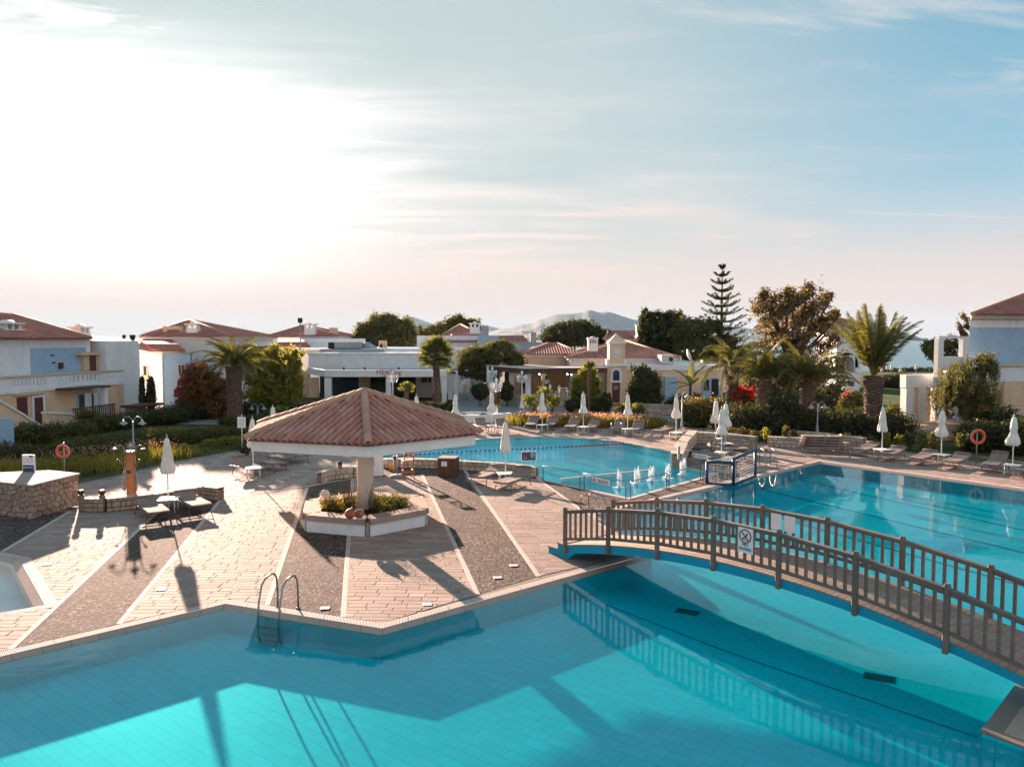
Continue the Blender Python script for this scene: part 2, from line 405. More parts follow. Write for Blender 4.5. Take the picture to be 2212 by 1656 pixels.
mRedDoor = M('dark_red_door', (.12, .035, .03), .5, .2, 4, .2, 40, .3)
mUnit = M('ac_unit_casing', (.52, .50, .47), .6, .1, 4, .1, 40, .3, dirt=.2)
mBuff = M('buff_column', (.74, .65, .54), .8, .06, 2, .15, 60, .2, dirt=.1)
mShut = M('pale_blue_shutter', (.30, .45, .58), .6, .1, 4, .1, 40, .3)
mRoofFlat = M('grey_roof_sheet', (.25, .33, .34), .6, .2, 1, .3, 10, .3)
mReed = M('reed_matting', (.50, .40, .33), .9, .15, 3, .5, 60, .1)

lOlive = Mleaf('olive_leaf', (0.06, 0.065, 0.022), (0.12, 0.12, 0.04), (0.22, 0.2, 0.075), 0.42)
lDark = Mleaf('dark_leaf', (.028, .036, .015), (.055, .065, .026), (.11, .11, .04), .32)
lYel = Mleaf('yellow_green_leaf', (0.12, 0.13, 0.022), (0.25, 0.235, 0.035), (0.42, 0.34, 0.06), 0.58)
lRust = Mleaf('rusty_leaf', (.07, .06, .028), (.135, .10, .046), (.27, .17, .075), .42)
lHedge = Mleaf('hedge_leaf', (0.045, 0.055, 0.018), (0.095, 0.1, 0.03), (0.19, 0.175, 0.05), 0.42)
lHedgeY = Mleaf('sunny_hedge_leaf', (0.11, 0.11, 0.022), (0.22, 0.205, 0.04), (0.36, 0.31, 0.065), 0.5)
lPalm = Mleaf('palm_leaflet', (0.055, 0.06, 0.02), (0.115, 0.115, 0.036), (0.26, 0.22, 0.075), 0.35)
lFan = Mleaf('fan_palm_leaflet', (0.07, 0.085, 0.022), (0.13, 0.145, 0.04), (0.25, 0.24, 0.07), 0.45)
lBoug = Mleaf('bougainvillea_leaf', (0.13, 0.065, 0.025), (0.24, 0.11, 0.04), (0.42, 0.19, 0.065), 0.48)
lPink = Mleaf('pink_bract', (0.445, 0.029, 0.057), (0.636, 0.068, 0.104), (0.742, 0.175, 0.190), .35)
lRedF = Mleaf('red_bract', (0.371, 0.012, 0.009), (0.636, 0.029, 0.019), (0.848, 0.078, 0.048), .35)
lPinkF = Mleaf('pale_pink_flower', (0.445, 0.194, 0.162), (0.636, 0.320, 0.266), (0.763, 0.485, 0.418), .3)
lGrass = Mleaf('ornamental_grass', (0.072, 0.080, 0.017), (0.191, 0.167, 0.031), (0.382, 0.291, 0.064), .45)
lBanana = Mleaf('banana_leaf', (0.069, 0.088, 0.025), (0.138, 0.151, 0.043), (0.413, 0.353, 0.198), .45)
# ---------------------------------------------------------------- foliage
def pn(P, seed=0):
    r = np.random.default_rng(1000 + seed); o = 0
    for k in range(3):
        a = r.normal(size=3); b = r.normal(size=3)
        o = o + np.sin(P @ a * (1 + .7 * k) + r.random() * 6) * np.sin(P @ b * (1 + .5 * k) + r.random() * 6)
    return o / 1.8
def leafmesh(name, pos, nrm, size, aspect, tint, mat, parent=None, off=None, kind=None, axis=None):
    n = len(pos); rng = np.random.default_rng(n)
    nrm = nrm / (np.linalg.norm(nrm, axis=1, keepdims=True) + 1e-9)
    a = axis if axis is not None else rng.normal(size=(n, 3))
    a = a - (a * nrm).sum(1, keepdims=True) * nrm; a /= np.linalg.norm(a, axis=1, keepdims=True) + 1e-9
    b = np.cross(nrm, a); s = size[:, None]
    V = np.stack([pos - a * s, pos + b * s / aspect + nrm * s * .15, pos + a * s, pos - b * s / aspect + nrm * s * .15], 1).reshape(-1, 3)
    if off is not None: V = V - np.array(off)
    me = bpy.data.meshes.new(name); me.vertices.add(4 * n); me.vertices.foreach_set('co', V.astype(np.float32).ravel())
    me.loops.add(4 * n); me.loops.foreach_set('vertex_index', np.arange(4 * n, dtype=np.int32))
    me.polygons.add(n); me.polygons.foreach_set('loop_start', np.arange(0, 4 * n, 4, dtype=np.int32)); me.polygons.foreach_set('loop_total', np.full(n, 4, dtype=np.int32))
    at_ = me.attributes.new('tint', 'FLOAT', 'POINT'); at_.data.foreach_set('value', np.repeat(np.clip(tint, 0, 1), 4).astype(np.float32))
    me.update(); me.validate()
    o = link(name, me, mat, parent)
    if kind: o['kind'] = kind
    return o
def scatter(lobes, n, seed=0, shell=.5, gap=-.45, freq=1.0, lump=.2):
    """points through the volume of several ellipsoid lobes (cx,cy,cz,rx,ry,rz)"""
    rng = np.random.default_rng(seed); L = np.array(lobes, float)
    wgt = (L[:, 3] * L[:, 4] * L[:, 5]) ** .67; idx = rng.choice(len(L), int(n * 1.6), p=wgt / wgt.sum())
    d = rng.normal(size=(len(idx), 3)); d /= np.linalg.norm(d, axis=1, keepdims=True)
    c = L[idx, :3]; rad = L[idx, 3:]
    r = shell + (1 - shell) * rng.random(len(idx)) ** .6
    r = r * (1 + lump * pn(d * 2.6 + c * .7, seed)) * (1 + .12 * rng.normal(size=len(idx)))
    p = c + d * rad * r[:, None]
    k = pn(p * freq * 2.0, seed + 5); keep = (k > gap)
    p, d, k = p[keep][:n], d[keep][:n], k[keep][:n]
    tint = np.clip(.42 + .22 * k + .2 * rng.normal(size=len(p)), 0, 1)
    return p, d + rng.normal(size=p.shape) * .8, tint, rng
def crown(parent, lobes, n, size, mat, seed=0, name='crown', off=None, kind='stuff', **k):
    asp = k.pop('aspect', 1.9); jitter = k.pop('jit', .35)
    p, nn, t, rng = scatter(lobes, n, seed, **k)
    s = size * (1 + jitter * rng.normal(size=len(p))).clip(.4, 2)
    o = leafmesh(name, p, nn, s, asp, t, mat, parent, off, kind)
    return o
def pxlobes(Y, lst, thick=.8):
    """lobes given as picture ellipses (px,py,rx,ry[,dy]) at depth Y"""
    outl = []
    for e in lst:
        px, py, rx, ry = e[:4]; dy = e[4] if len(e) > 4 else 0
        c = at(px, py, Y + dy); k = (Y + dy) / F
        outl.append((c.x, c.y, c.z, rx * k, max(rx * k * thick, .3), ry * k))
    return outl
def tree(name, label, cat, basepx, Y, lobes, n, size, mat, seed=0, trunk_r=.2, group=None, bark=None, z0=0.0, thick=.8, limbs=True, **k):
    b = at(basepx[0], basepx[1], Y); b.z = z0
    e = E(name, label, cat, tuple(b), world=True, group=group)
    L = pxlobes(Y, lobes, thick)
    kd = k.pop('kind', None)
    crown(e, L, n, size, mat, seed, off=tuple(b), **k)['kind'] = 'stuff'
    mb = MB(); rnd = random.Random(seed)
    top = sum((Vector(l[:3]) for l in L), Vector()) / len(L)
    fork = Vector((b.x + (top.x - b.x) * .35, b.y + (top.y - b.y) * .35, b.z + (top.z - b.z) * .45))
    mb.tube([b - Vector((0, 0, .2)), b.lerp(fork, .5) + Vector((rnd.uniform(-.1, .1), 0, 0)), fork], [trunk_r * 1.2, trunk_r * .9, trunk_r * .7], 8)
    mb.build('trunk', bark or mBark, e)
    if limbs:
        mb = MB()
        for l in L:
            c = Vector(l[:3]); mid = fork.lerp(c, .5) + Vector((rnd.uniform(-.3, .3), rnd.uniform(-.3, .3), rnd.uniform(-.1, .3)))
            mb.tube([fork - Vector((0, 0, .1)), mid, c, c + Vector((rnd.uniform(-.3, .3) * l[3], 0, .5 * l[5]))], [trunk_r * .55, trunk_r * .35, trunk_r * .2, .02], 6)
        mb.build('limb', bark or mBark, e)['kind'] = 'stuff'
    return e
def bush(name, label, cat, Y, lobes, n, size, mat, seed=0, group=None, flowers=None, z0=0.0, thick=.8, stem=True, **k):
    L = pxlobes(Y, lobes, thick)
    c = Vector(L[0][:3]); b = Vector((c.x, c.y, z0))
    e = E(name, label, cat, tuple(b), world=True, group=group)
    crown(e, L, n, size, mat, seed, name='foliage', off=tuple(b), **k)
    if flowers:
        fm, fn, fs, fl = flowers
        crown(e, pxlobes(Y, fl, thick), fn, fs, fm, seed + 9, name='blossom', off=tuple(b), shell=.75, gap=.1, aspect=1.2)
    if stem:
        mb = MB(); rnd = random.Random(seed)
        for l in L[:6]:
            mb.tube([b + Vector((rnd.uniform(-.15, .15), 0, -.05)), Vector(l[:3])], [.05, .02], 5)
        mb.build('stem', mBark, e)
    return e
def blades(pts, n, h, spread, mat, name, parent, off, seed=0, wid=.012, width_pts=.3, kind='stuff'):
    rng = np.random.default_rng(seed); P = np.array(pts, float)
    idx = rng.integers(0, len(P), n)
    b = P[idx] + np.c_[rng.normal(size=(n, 2)) * width_pts, np.zeros(n)]
    hh = h * (.55 + .5 * rng.random(n)); ax = np.c_[rng.normal(size=(n, 2)) * spread, np.ones(n)]; ax /= np.linalg.norm(ax, axis=1, keepdims=True)
    c = b + ax * hh[:, None] * .5
    nr = np.cross(ax, rng.normal(size=(n, 3)))
    t = rng.random(n) * .5 + .3 + .25 * pn(b * 1.3, seed)
    return leafmesh(name, c, nr, hh * .5, 1, t, mat, parent, off, kind, axis=ax) if False else _bl(c, ax, nr, hh * .5, wid, t, mat, name, parent, off, kind)
def _bl(c, ax, nr, half, wid, t, mat, name, parent, off, kind):
    return leafmesh(name, c, nr, half, (half[:, None] / wid), t, mat, parent, off, kind, axis=ax)
def grass_clump(name, label, cat, pts, n, h, mat, seed=0, flowers=None, group=None, spread=.28, wid=.012, width_pts=.3):
    b = Vector(pts[0]); e = E(name, label, cat, tuple(b), world=True, group=group)
    blades(pts, n, h, spread, mat, 'blade', e, tuple(b), seed, wid, width_pts)
    if flowers:
        fm, fn, fs, fh = flowers; rng = np.random.default_rng(seed + 3); P = np.array(pts, float)
        p = P[rng.integers(0, len(P), fn)] + np.c_[rng.normal(size=(fn, 2)) * width_pts * 1.1, fh * (.75 + .4 * rng.random(fn))]
        leafmesh('blossom', p, rng.normal(size=(fn, 3)), np.full(fn, fs), 1.3, rng.random(fn), fm, e, tuple(b), 'stuff')
    return e

# ---------------------------------------------------------------- palms
def frond_mesh(name, L, llen, droop, e0, n=46, fold=.5, seed=0, lw=.022):
    rnd = random.Random(seed); me = bpy.data.meshes.new(name); mb = MB(); tint = []
    p = Vector((0, 0, 0)); el = e0; pts = [p.copy()]
    K = 14
    for i in range(K):
        el -= droop / K * (.4 + 1.2 * i / K); p = p + Vector((math.cos(el), 0, math.sin(el))) * (L / K); pts.append(p.copy())
    rs = [.028 * L / 2.5 * (1 - .85 * i / K) for i in range(K + 1)]
    mb.tube(pts, rs, 4, cap=False, smooth=False)
    for i in range(n):
        s = .14 + .86 * (i + .5) / n; q = s * K; k = min(int(q), K - 1); c = pts[k].lerp(pts[k + 1], q - k); t = (pts[k + 1] - pts[k]).normalized()
        ll = llen * math.sin(math.pi * min(1, .18 + s * .80)) ** .6 * rnd.uniform(.85, 1.1)
        upv = t.cross(Vector((0, 1, 0))) * -1
        for sd in (-1, 1):
            d = (t * .75 + Vector((0, sd, 0)) * .8 + upv * -fold * rnd.uniform(.2, 1.1) * -1 + Vector((0, 0, -.25))).normalized()
            wv = t * lw
            mb.add([c - wv, c + wv, c + d * ll * .55 + wv * .9 + Vector((0, 0, .01)), c + d * ll + Vector((0, 0, -.12 * ll)), c + d * ll * .55 - wv * .9], [(0, 1, 2, 4), (4, 2, 3)])
    me = mb.mesh(name)
    at_ = me.attributes.new('tint', 'FLOAT', 'POINT')
    vals = np.random.default_rng(seed).random(len(mb.v)) * .35 + .30; vals[:(K + 1) * 4] = .95
    at_.data.foreach_set('value', vals.astype(np.float32)); me.materials.append(lPalm)
    return me
FR = {}
def frond_set(kind):
    if kind in FR: return FR[kind]
    if kind == 'up': FR[kind] = [frond_mesh('frond', 3.0, .46, R(8 + 24 * k), 0, seed=k) for k in range(3)]
    elif kind == 'arch': FR[kind] = [frond_mesh('frond', 3.1, .50, R(75 + 28 * k), 0, seed=10 + k) for k in range(3)]
    return FR[kind]
def date_palm(label, base, top, spread, nfr, kind='arch', elev=(-10, 80), tr=.42, scale=1.0, seed=0, lean=0.0, name='date_palm', group='date palms standing around the pools', beads=True):
    rnd = random.Random(seed); hgt = top.z - base.z
    e = E(name, label, 'palm tree', tuple(base), rnd.uniform(0, 6), group)
    mb = MB(); n = 20; rows = max(8, int(hgt / .11)); vs = []; fs = []
    for i in range(rows + 1):
        f = i / rows; z = f * hgt
        rr = tr * (1.0 + .22 * math.exp(-f * 9) + (.10 * max(0, (f - .72) / .28) if beads else 0) - .12 * math.sin(f * 3.1))
        for k in range(n):
            bump = .055 if (k + 2 * i) % 4 < 2 else -.01
            r2 = rr + bump * rnd.uniform(.5, 1.4); a = 2 * math.pi * (k + .5 * (i % 2)) / n
            vs.append((r2 * math.cos(a), r2 * math.sin(a), z + rnd.uniform(-.02, .02)))
    for i in range(rows):
        for k in range(n):
            m = (k + 1) % n; fs.append((i * n + k, i * n + m, i * n + n + m, i * n + n + k))
    mb.add(vs, fs, False); mb.build('trunk', mPalmBark, e)
    # cut leaf bases: small wedges round the trunk
    mb = MB()
    for i in range(int(hgt / .16)):
        z = .1 + i * .16; f = z / hgt; rr = tr * (1.0 + .22 * math.exp(-f * 9) + (.10 * max(0, (f - .72) / .28) if beads else 0) - .12 * math.sin(f * 3.1))
        for k in range(11):
            a = 2 * math.pi * (k + .5 * (i % 2)) / 11 + rnd.uniform(-.05, .05); u = Vector((math.cos(a), math.sin(a), 0)); v = Vector((-u.y, u.x, 0))
            c = u * (rr + .01) + Vector((0, 0, z)); w_ = .075; o_ = rnd.uniform(.05, .11)
            mb.add([c - v * w_, c + v * w_, c + u * o_ + v * w_ * .5 + Vector((0, 0, .10)), c + u * o_ - v * w_ * .5 + Vector((0, 0, .10)), c + Vector((0, 0, .13))], [(0, 1, 2, 3), (3, 2, 4), (1, 4, 2), (0, 3, 4)])
    mb.build('leaf_base', mPalmBase, e)['kind'] = 'stuff'
    for i in range(nfr):
        f = (i + .5) / nfr; el = R(elev[0] + (elev[1] - elev[0]) * f ** .9 + rnd.uniform(-6, 6)); az = i * 2.39996 + rnd.uniform(-.2, .2)
        me = rnd.choice(frond_set(kind)); o = link('frond', me, None, e)
        o.location = (.10 * math.cos(az), .10 * math.sin(az), hgt + .05)
        o.rotation_euler = (rnd.uniform(-.4, .4), -el, az); s = scale * rnd.uniform(.85, 1.08); o.scale = (s, s, s)
    return e
def fan_mesh(name, R0, pet, seed=0, n=20, droop=.25):
    rnd = random.Random(seed); mb = MB()
    mb.tube([(0, 0, 0), (pet * .5, 0, .03), (pet, 0, 0)], [.03, .022, .018], 4, cap=False, smooth=False); nb = len(mb.v)
    c = Vector((pet, 0, 0))
    for i in range(n):
        a = R(-115 + 230 * i / (n - 1)); d = Vector((math.cos(a), math.sin(a), 0)); v = Vector((-d.y, d.x, 0)) * .045 * R0 * 2
        L = R0 * (1 - .18 * abs(a) / 2) * rnd.uniform(.9, 1.05); z = .12 * math.cos(a * 2)
        mb.add([c, c + d * L * .55 - v * .6 + Vector((0, 0, z * .5)), c + d * L * .55 + v * .6 + Vector((0, 0, z * .5 + .03)), c + d * L + Vector((0, 0, -droop * L * rnd.uniform(.3, 1.2)))], [(0, 1, 3, 2)])
    me = mb.mesh(name); at_ = me.attributes.new('tint', 'FLOAT', 'POINT')
    vals = np.repeat(np.random.default_rng(seed).random(len(mb.v) // 4 + 1), 4)[:len(mb.v)] * .6 + .2
    at_.data.foreach_set('value', vals.astype(np.float32)); me.materials.append(lFan); return me
def fan_palm(label, base, hgt, R0, pet, nfr, tr, seed=0, elev=(-35, 80), trunk=True, lean=(0, 0), group='small fan palms', taper=.8, e=None):
    rnd = random.Random(seed)
    if e is None: e = E('fan_palm', label, 'palm tree', tuple(base), 0, group)
    ms = [fan_mesh('frond', R0, pet, seed * 3 + k, droop=.15 + .2 * k) for k in range(3)]
    top = Vector((lean[0], lean[1], hgt))
    mb = MB(); pts = [Vector((0, 0, -.05)).lerp(top, i / 8) for i in range(9)]
    mb.tube(pts, [tr * (1.15 - (1 - taper) * i / 8 + (.14 if i == 8 else 0) + rnd.uniform(-.04, .04)) for i in range(9)], 10)
    mb.build('trunk', mPalmBark, e)
    mb = MB()
    for i in range(int(hgt / .07)):
        z = i * .07; c0 = top * (z / hgt)
        for k in range(7):
            a = k * .9 + i * 1.3; u_ = Vector((math.cos(a), math.sin(a), 0)); q = c0 + u_ * tr * (1.1 - (1 - taper) * z / hgt); v_ = Vector((-u_.y, u_.x, 0)) * .04
            mb.add([q - v_, q + v_, q + u_ * .045 + Vector((0, 0, .09))], [(0, 1, 2)])
    mb.build('fibre', mPalmBark, e)['kind'] = 'stuff'
    for i in range(nfr):
        f = (i + .5) / nfr; el = R(elev[0] + (elev[1] - elev[0]) * f); az = i * 2.39996
        o = link('frond', rnd.choice(ms), None, e); o.location = top; o.rotation_euler = (rnd.uniform(-.5, .5), -el, az); s = rnd.uniform(.85, 1.1); o.scale = (s,) * 3
    return e

# ---------------------------------------------------------------- furniture
def canopy_prof(v):
    if v == 0: return [(.035, 2.50), (.085, 2.44), (.115, 2.2), (.14, 1.95), (.15, 1.72), (.135, 1.55), (.17, 1.40), (.24, 1.22), (.29, 1.06), (.275, 1.02)]
    if v == 1: return [(.035, 2.50), (.085, 2.44), (.12, 2.2), (.15, 1.9), (.13, 1.68), (.20, 1.46), (.27, 1.26), (.29, 1.10), (.24, 1.0)]
    return [(.035, 2.50), (.08, 2.42), (.12, 2.1), (.16, 1.75), (.20, 1.4), (.235, 1.12), (.215, 1.04)]
def umbrella_proto(v):
    e = E('umbrella', 'x', 'umbrella', (0, 0, 0), group='closed white umbrellas round the pools')
    MB().tube([(0, 0, 0), (0, 0, 2.5)], .022, 8).build('pole', mTable, e)
    mb = MB(); ph = random.Random(v)
    n = 48; prof = [(r, 2.5 - (2.5 - z) * .80) for r, z in canopy_prof(v)]
    # densify the profile
    pr = []
    for i in range(len(prof) - 1):
        for k in range(3):
            f = k / 3; pr.append((prof[i][0] * (1 - f) + prof[i + 1][0] * f, prof[i][1] * (1 - f) + prof[i + 1][1] * f))
    pr.append(prof[-1])
    hem = [ph.uniform(-.05, .05) for _ in range(8)]
    vs = []; fs = []; L = len(pr)
    for i, (r, z) in enumerate(pr):
        f = i / (L - 1)
        for k in range(n):
            a = 2 * math.pi * k / n; pl = abs(math.sin(a * 4 + f * 1.2)) ** .7
            rr = r * (1 - .34 * (1 - pl) * min(1, f * 2.5)) * (1 + .06 * math.sin(a * 3 + v * 2 + f * 5) + .05 * math.sin(a * 17 + f * 23))
            zz = z + (-.085 * (1 - pl) if f > .9 else 0) + hem[int(k / 6)] * max(0, f - .6)
            vs.append((rr * math.cos(a) + (.03 * f if v == 1 else 0), rr * math.sin(a), zz))
    for i in range(L - 1):
        for k in range(n):
            m = (k + 1) % n; fs.append((i * n + k, i * n + n + k, i * n + n + m, i * n + m))
    mb.add(vs, fs, True); mb.build('canopy', mCanvas, e)
    MB().lathe([(.028, 2.50), (.035, 2.54), (.02, 2.60), (.008, 2.63)], 8).build('finial', mLampG, e)
    if v != 2: MB().tube([(.155 * math.cos(a / 6 * math.pi), .155 * math.sin(a / 6 * math.pi), 1.76 - .02 * (a % 2)) for a in range(12)], .012, 4, closed=True).build('strap', mCanvas, e)
    reg(e); return e
def table_proto():
    e = E('side_table', 'x', 'side table', (0, 0, 0), group='square white umbrella tables')
    MB().cbox((0, 0, .445), (.62, .62, .035)).build('table_top', mTable, e)
    for a in range(4):
        x, y = (.24 if a & 1 else -.24), (.24 if a & 2 else -.24)
        MB().tube([(x * 1.05, y * 1.05, 0), (x, y, .43)], .016, 6).build('leg', mTable, e)
    reg(e); return e
def lounger_proto(back):
    """lies along +Y: foot at -y, head at +y"""
    e = E('sun_lounger', 'x', 'sun lounger', (0, 0, 0), group='grey brown sun loungers round the pools')
    W_ = .34; zt = .34; hy = .25
    for s in (-1, 1):
        MB().tube([(s * W_, -.98, zt), (s * W_, .98, zt)], .021, 6).build('side_rail', mFrame, e)
    mb = MB(); mb.tube([(-W_, -.98, zt), (W_, -.98, zt)], .02, 6)
    for y in (-.6, -.2, .2, .6, .97): mb.tube([(-W_, y, zt - .01), (W_, y, zt - .01)], .014, 5)
    mb.build('crossbar', mFrame, e)
    for s in (-1, 1):
        MB().tube([(s * W_, -.72, zt), (s * (W_ + .015), -.80, .14), (s * (W_ + .02), -.84, 0)], .017, 6).build('leg', mFrame, e)
        MB().tube([(s * W_, .62, zt), (s * (W_ + .015), .72, .14), (s * (W_ + .02), .78, 0)], .017, 6).build('leg', mFrame, e)
    MB().tube([(-W_, -.77, .17), (W_, -.77, .17)], .011, 5).tube([(-W_, .69, .17), (W_, .69, .17)], .011, 5).build('stretcher', mFrame, e)
    # seat pad with slightly sagging surface
    def pad(name, y0, y1, z0, ang, th=.055, n=8):
        vs = []; fs = []
        for i in range(n + 1):
            f = i / n; y = y0 + (y1 - y0) * f * math.cos(ang); z = z0 + (y1 - y0) * f * math.sin(ang)
            sag = .012 * math.sin(f * math.pi); e_ = .02 if i in (0, n) else 0
            for (x, dz) in ((-W_ - .01, -.01), (-W_ + .02, th - e_ - sag), (0, th - e_ - sag - .012), (W_ - .02, th - e_ - sag), (W_ + .01, -.01), (0, -.015)):
                vs.append((x, y - dz * math.sin(ang), z + dz * math.cos(ang)))
        for i in range(n):
            for k in range(6):
                m = (k + 1) % 6; fs.append((i * 6 + k, i * 6 + 6 + k, i * 6 + 6 + m, i * 6 + m))
        fs.append((0, 1, 2, 3, 4, 5)); fs.append(tuple(n * 6 + k for k in (5, 4, 3, 2, 1, 0)))
        return MB().add(vs, fs, False).build(name, mSling, e)
    pad('seat_pad', -1.0, hy - .01, zt + .015, 0)
    pad('backrest', hy, 1.0, zt + .02, back)
    ye, ze = hy + .66 * math.cos(back), zt + .03 + .66 * math.sin(back)
    MB().tube([(-W_ + .01, ye, ze + .055), (0, ye, ze + .06), (W_ - .01, ye, ze + .055)], [.045, .055, .045], 8).build('headrest', mSling, e)
    if back > .05:
        for s in (-1, 1): MB().tube([(s * (W_ - .04), hy + .45 * math.cos(back), zt + .45 * math.sin(back)), (s * (W_ - .04), hy + .62, zt)], .011, 5).build('back_strut', mFrame, e)
    reg(e); return e
def place(proto, used, loc, rz, label, group=None, name=None):
    if proto.name not in used: used.add(proto.name); o = proto
    else: o = copy_tree(proto)
    o.location = loc; o.rotation_euler = (0, 0, rz); o['label'] = label
    if group: o['group'] = group
    return o
def hip_roof(parent, P, z0, Ra, Rb, zr, mat, sp=.24, r=.105, over=0.0, name='roof', ridge=True):
    """P: 4 eave corners (xy) ccw starting front-left: fl, fr, br, bl; ridge from Ra to Rb (xy)"""
    P3 = [Vector((x, y, z0)) for x, y in P]; A = Vector((*Ra, zr)); B = Vector((*Rb, zr))
    faces = [(P3[0], P3[1], B, A), (P3[1], P3[2], B, B), (P3[2], P3[3], A, B), (P3[3], P3[0], A, A)]
    base = MB(); mb = MB()
    for a, b, c, d in faces:
        base.add([a, b, c, d] if (c - d).length > 1e-4 else [a, b, c], [(0, 1, 2, 3)] if (c - d).length > 1e-4 else [(0, 1, 2)])
        e = (b - a); Wd = e.length; e = e / Wd
        ap = (c - a); s1 = ap.dot(e); v = ap - e * s1; Hh = v.length; v = v / Hh; s0 = (d - a).dot(e); nrm = e.cross(v)
        N = max(2, int(Wd / sp))
        for i in range(N):
            s = (i + .5) * Wd / N
            t = Hh * min(1, s / max(s0, 1e-3), (Wd - s) / max(Wd - s1, 1e-3))
            if t < .15: continue
            q0 = a + e * s - v * .06; q1 = a + e * s + v * t; vs = []
            for q in (q0, q1):
                for k in range(5):
                    an = math.pi * k / 4; vs.append(q - e * math.cos(an) * r * 1.15 + nrm * math.sin(an) * r)
            mb.add(vs, [(k, k + 1, k + 6, k + 5) for k in range(4)] + [(0, 1, 2, 3, 4)], False)
    o = base.build(name, mat, parent); mb.build('tile_row', mat, parent)['kind'] = 'stuff'
    if ridge:
        rb = MB()
        for p_, q_ in ((P3[0], A), (P3[1], B), (P3[2], B), (P3[3], A), (A, B)):
            if (q_ - p_).length > .05: rb.tube([p_ + Vector((0, 0, .02)), q_ + Vector((0, 0, .05))], r * 1.3, 6)
        rb.build('ridge', mTileR, parent)
    return o
# ================================================================ SETTING: pools, decks, ground
def line_off(p, q, d):
    n = Vector((-(q - p).y, (q - p).x)).normalized(); return p + n * d, q + n * d
def isect(p1, p2, p3, p4):
    a = p2 - p1; b = p4 - p3; den = a.x * b.y - a.y * b.x
    t = ((p3 - p1).x * b.y - (p3 - p1).y * b.x) / den; return p1 + a * t
def offset_path(P, d):
    """shift an open path sideways (left of travel = +)"""
    P = [Vector(p) for p in P]; segs = [line_off(P[i], P[i + 1], d) for i in range(len(P) - 1)]
    o = [segs[0][0]] + [isect(segs[i][0], segs[i][1], segs[i + 1][0], segs[i + 1][1]) for i in range(len(segs) - 1)] + [segs[-1][1]]
    return o
WZ = -.072; FZ = -.56
C = [Vector(g2(*p)) for p in ((-160, 1443), (0, 1407), (492, 1293.5), (825, 1345), (1368, 1197), (1268, 1109), (1765, 993), (2230, 1055), (2700, 1118))]
POOL_OUT = C + [Vector((16, 7)), Vector((16, -4)), Vector((-26, -4)), Vector((-26, 9))]
poolring = [tuple(p) for p in POOL_OUT]
def mid_pool_pts(): return [g2(*p) for p in ((822, 1008), (824, 985), (862, 967), (930, 958), (1000, 951), (1071, 945.5), (1167, 942.5), (1289, 947), (1361, 956), (1457, 977.5), (1452, 1004), (1541, 1022.5), (1357, 1074.5), (1172, 1035), (1161, 1023.5), (993, 1012.5), (900, 1006.5))]
MIDP = mid_pool_pts()
SMALL = [Vector(g2(*p)) for p in ((-260, 1177), (0, 1190), (66, 1203.6), (130, 1307.6), (0, 1331), (-300, 1392))]
smallring = [tuple(p) for p in SMALL]
# terrain with the pools cut out
TER = [(-140, -12), (140, -12), (140, 96), (-140, 96)]
sheet('ground', TER, [poolring, MIDP, smallring], -.035, mGround)
# beyond: gentle fall to the beach and the sea
mb = MB(); prof = [(96, -.035), (120, -.6), (150, -1.5), (190, -2.4), (222, -3.3), (240, -4.4)]
xs = [-600, -140, 140, 600]
for i in range(len(prof) - 1):
    for j in range(3):
        (y0, z0), (y1, z1) = prof[i], prof[i + 1]
        mb.quad((xs[j], y0, z0), (xs[j + 1], y0, z0), (xs[j + 1], y1, z1), (xs[j], y1, z1))
mb.build('beach_lawn', mLawn)['kind'] = 'structure'
MB().quad((-600, -12, -.06), (-140.1, -12, -.06), (-140.1, 96, -.06), (-600, 96, -.06)).quad((140.1, -12, -.06), (600, -12, -.06), (600, 96, -.06), (140.1, 96, -.06)).quad((-600, -300, -.06), (600, -300, -.06), (600, -12.1, -.06), (-600, -12.1, -.06)).build('terrain', mGround)['kind'] = 'structure'
mSea, t = newmat('sea_water')
co = t.n('ShaderNodeTexCoord').outputs['Object']
a = t.noise(t.n('ShaderNodeMapping', ins={0: co, 'Scale': (.35, 1, 1)}).outputs[0], .22, 6, .65, .4).outputs[0]
bp = t.n('ShaderNodeBump', ins={'Height': a, 'Strength': 1, 'Distance': 1.1})
pr = t.n('ShaderNodeBsdfPrincipled', ins={'Base Color': (.035, .15, .20, 1), 'Roughness': .18, 'IOR': 1.33, 'Normal': bp.outputs[0]})
out(t, pr.outputs[0])
MB().quad((-34000, 205, -3.9), (34000, 205, -3.9), (34000, 21000, -3.9), (-34000, 21000, -3.9)).build('sea', mSea)['kind'] = 'structure'
# pool basins
def basin(name, ring, zf, zt, mat, nm='pool_floor'):
    pts = [tuple(p) for p in ring]; mb = MB()
    n = len(pts)
    for i in range(n):
        (x0, y0), (x1, y1) = pts[i], pts[(i + 1) % n]; mb.quad((x0, y0, zf - .01), (x1, y1, zf - .01), (x1, y1, zt), (x0, y0, zt))
    w_ = mb.build('pool_wall', mat); w_['kind'] = 'structure'
    return sheet(nm, pts, [], zf, mat)
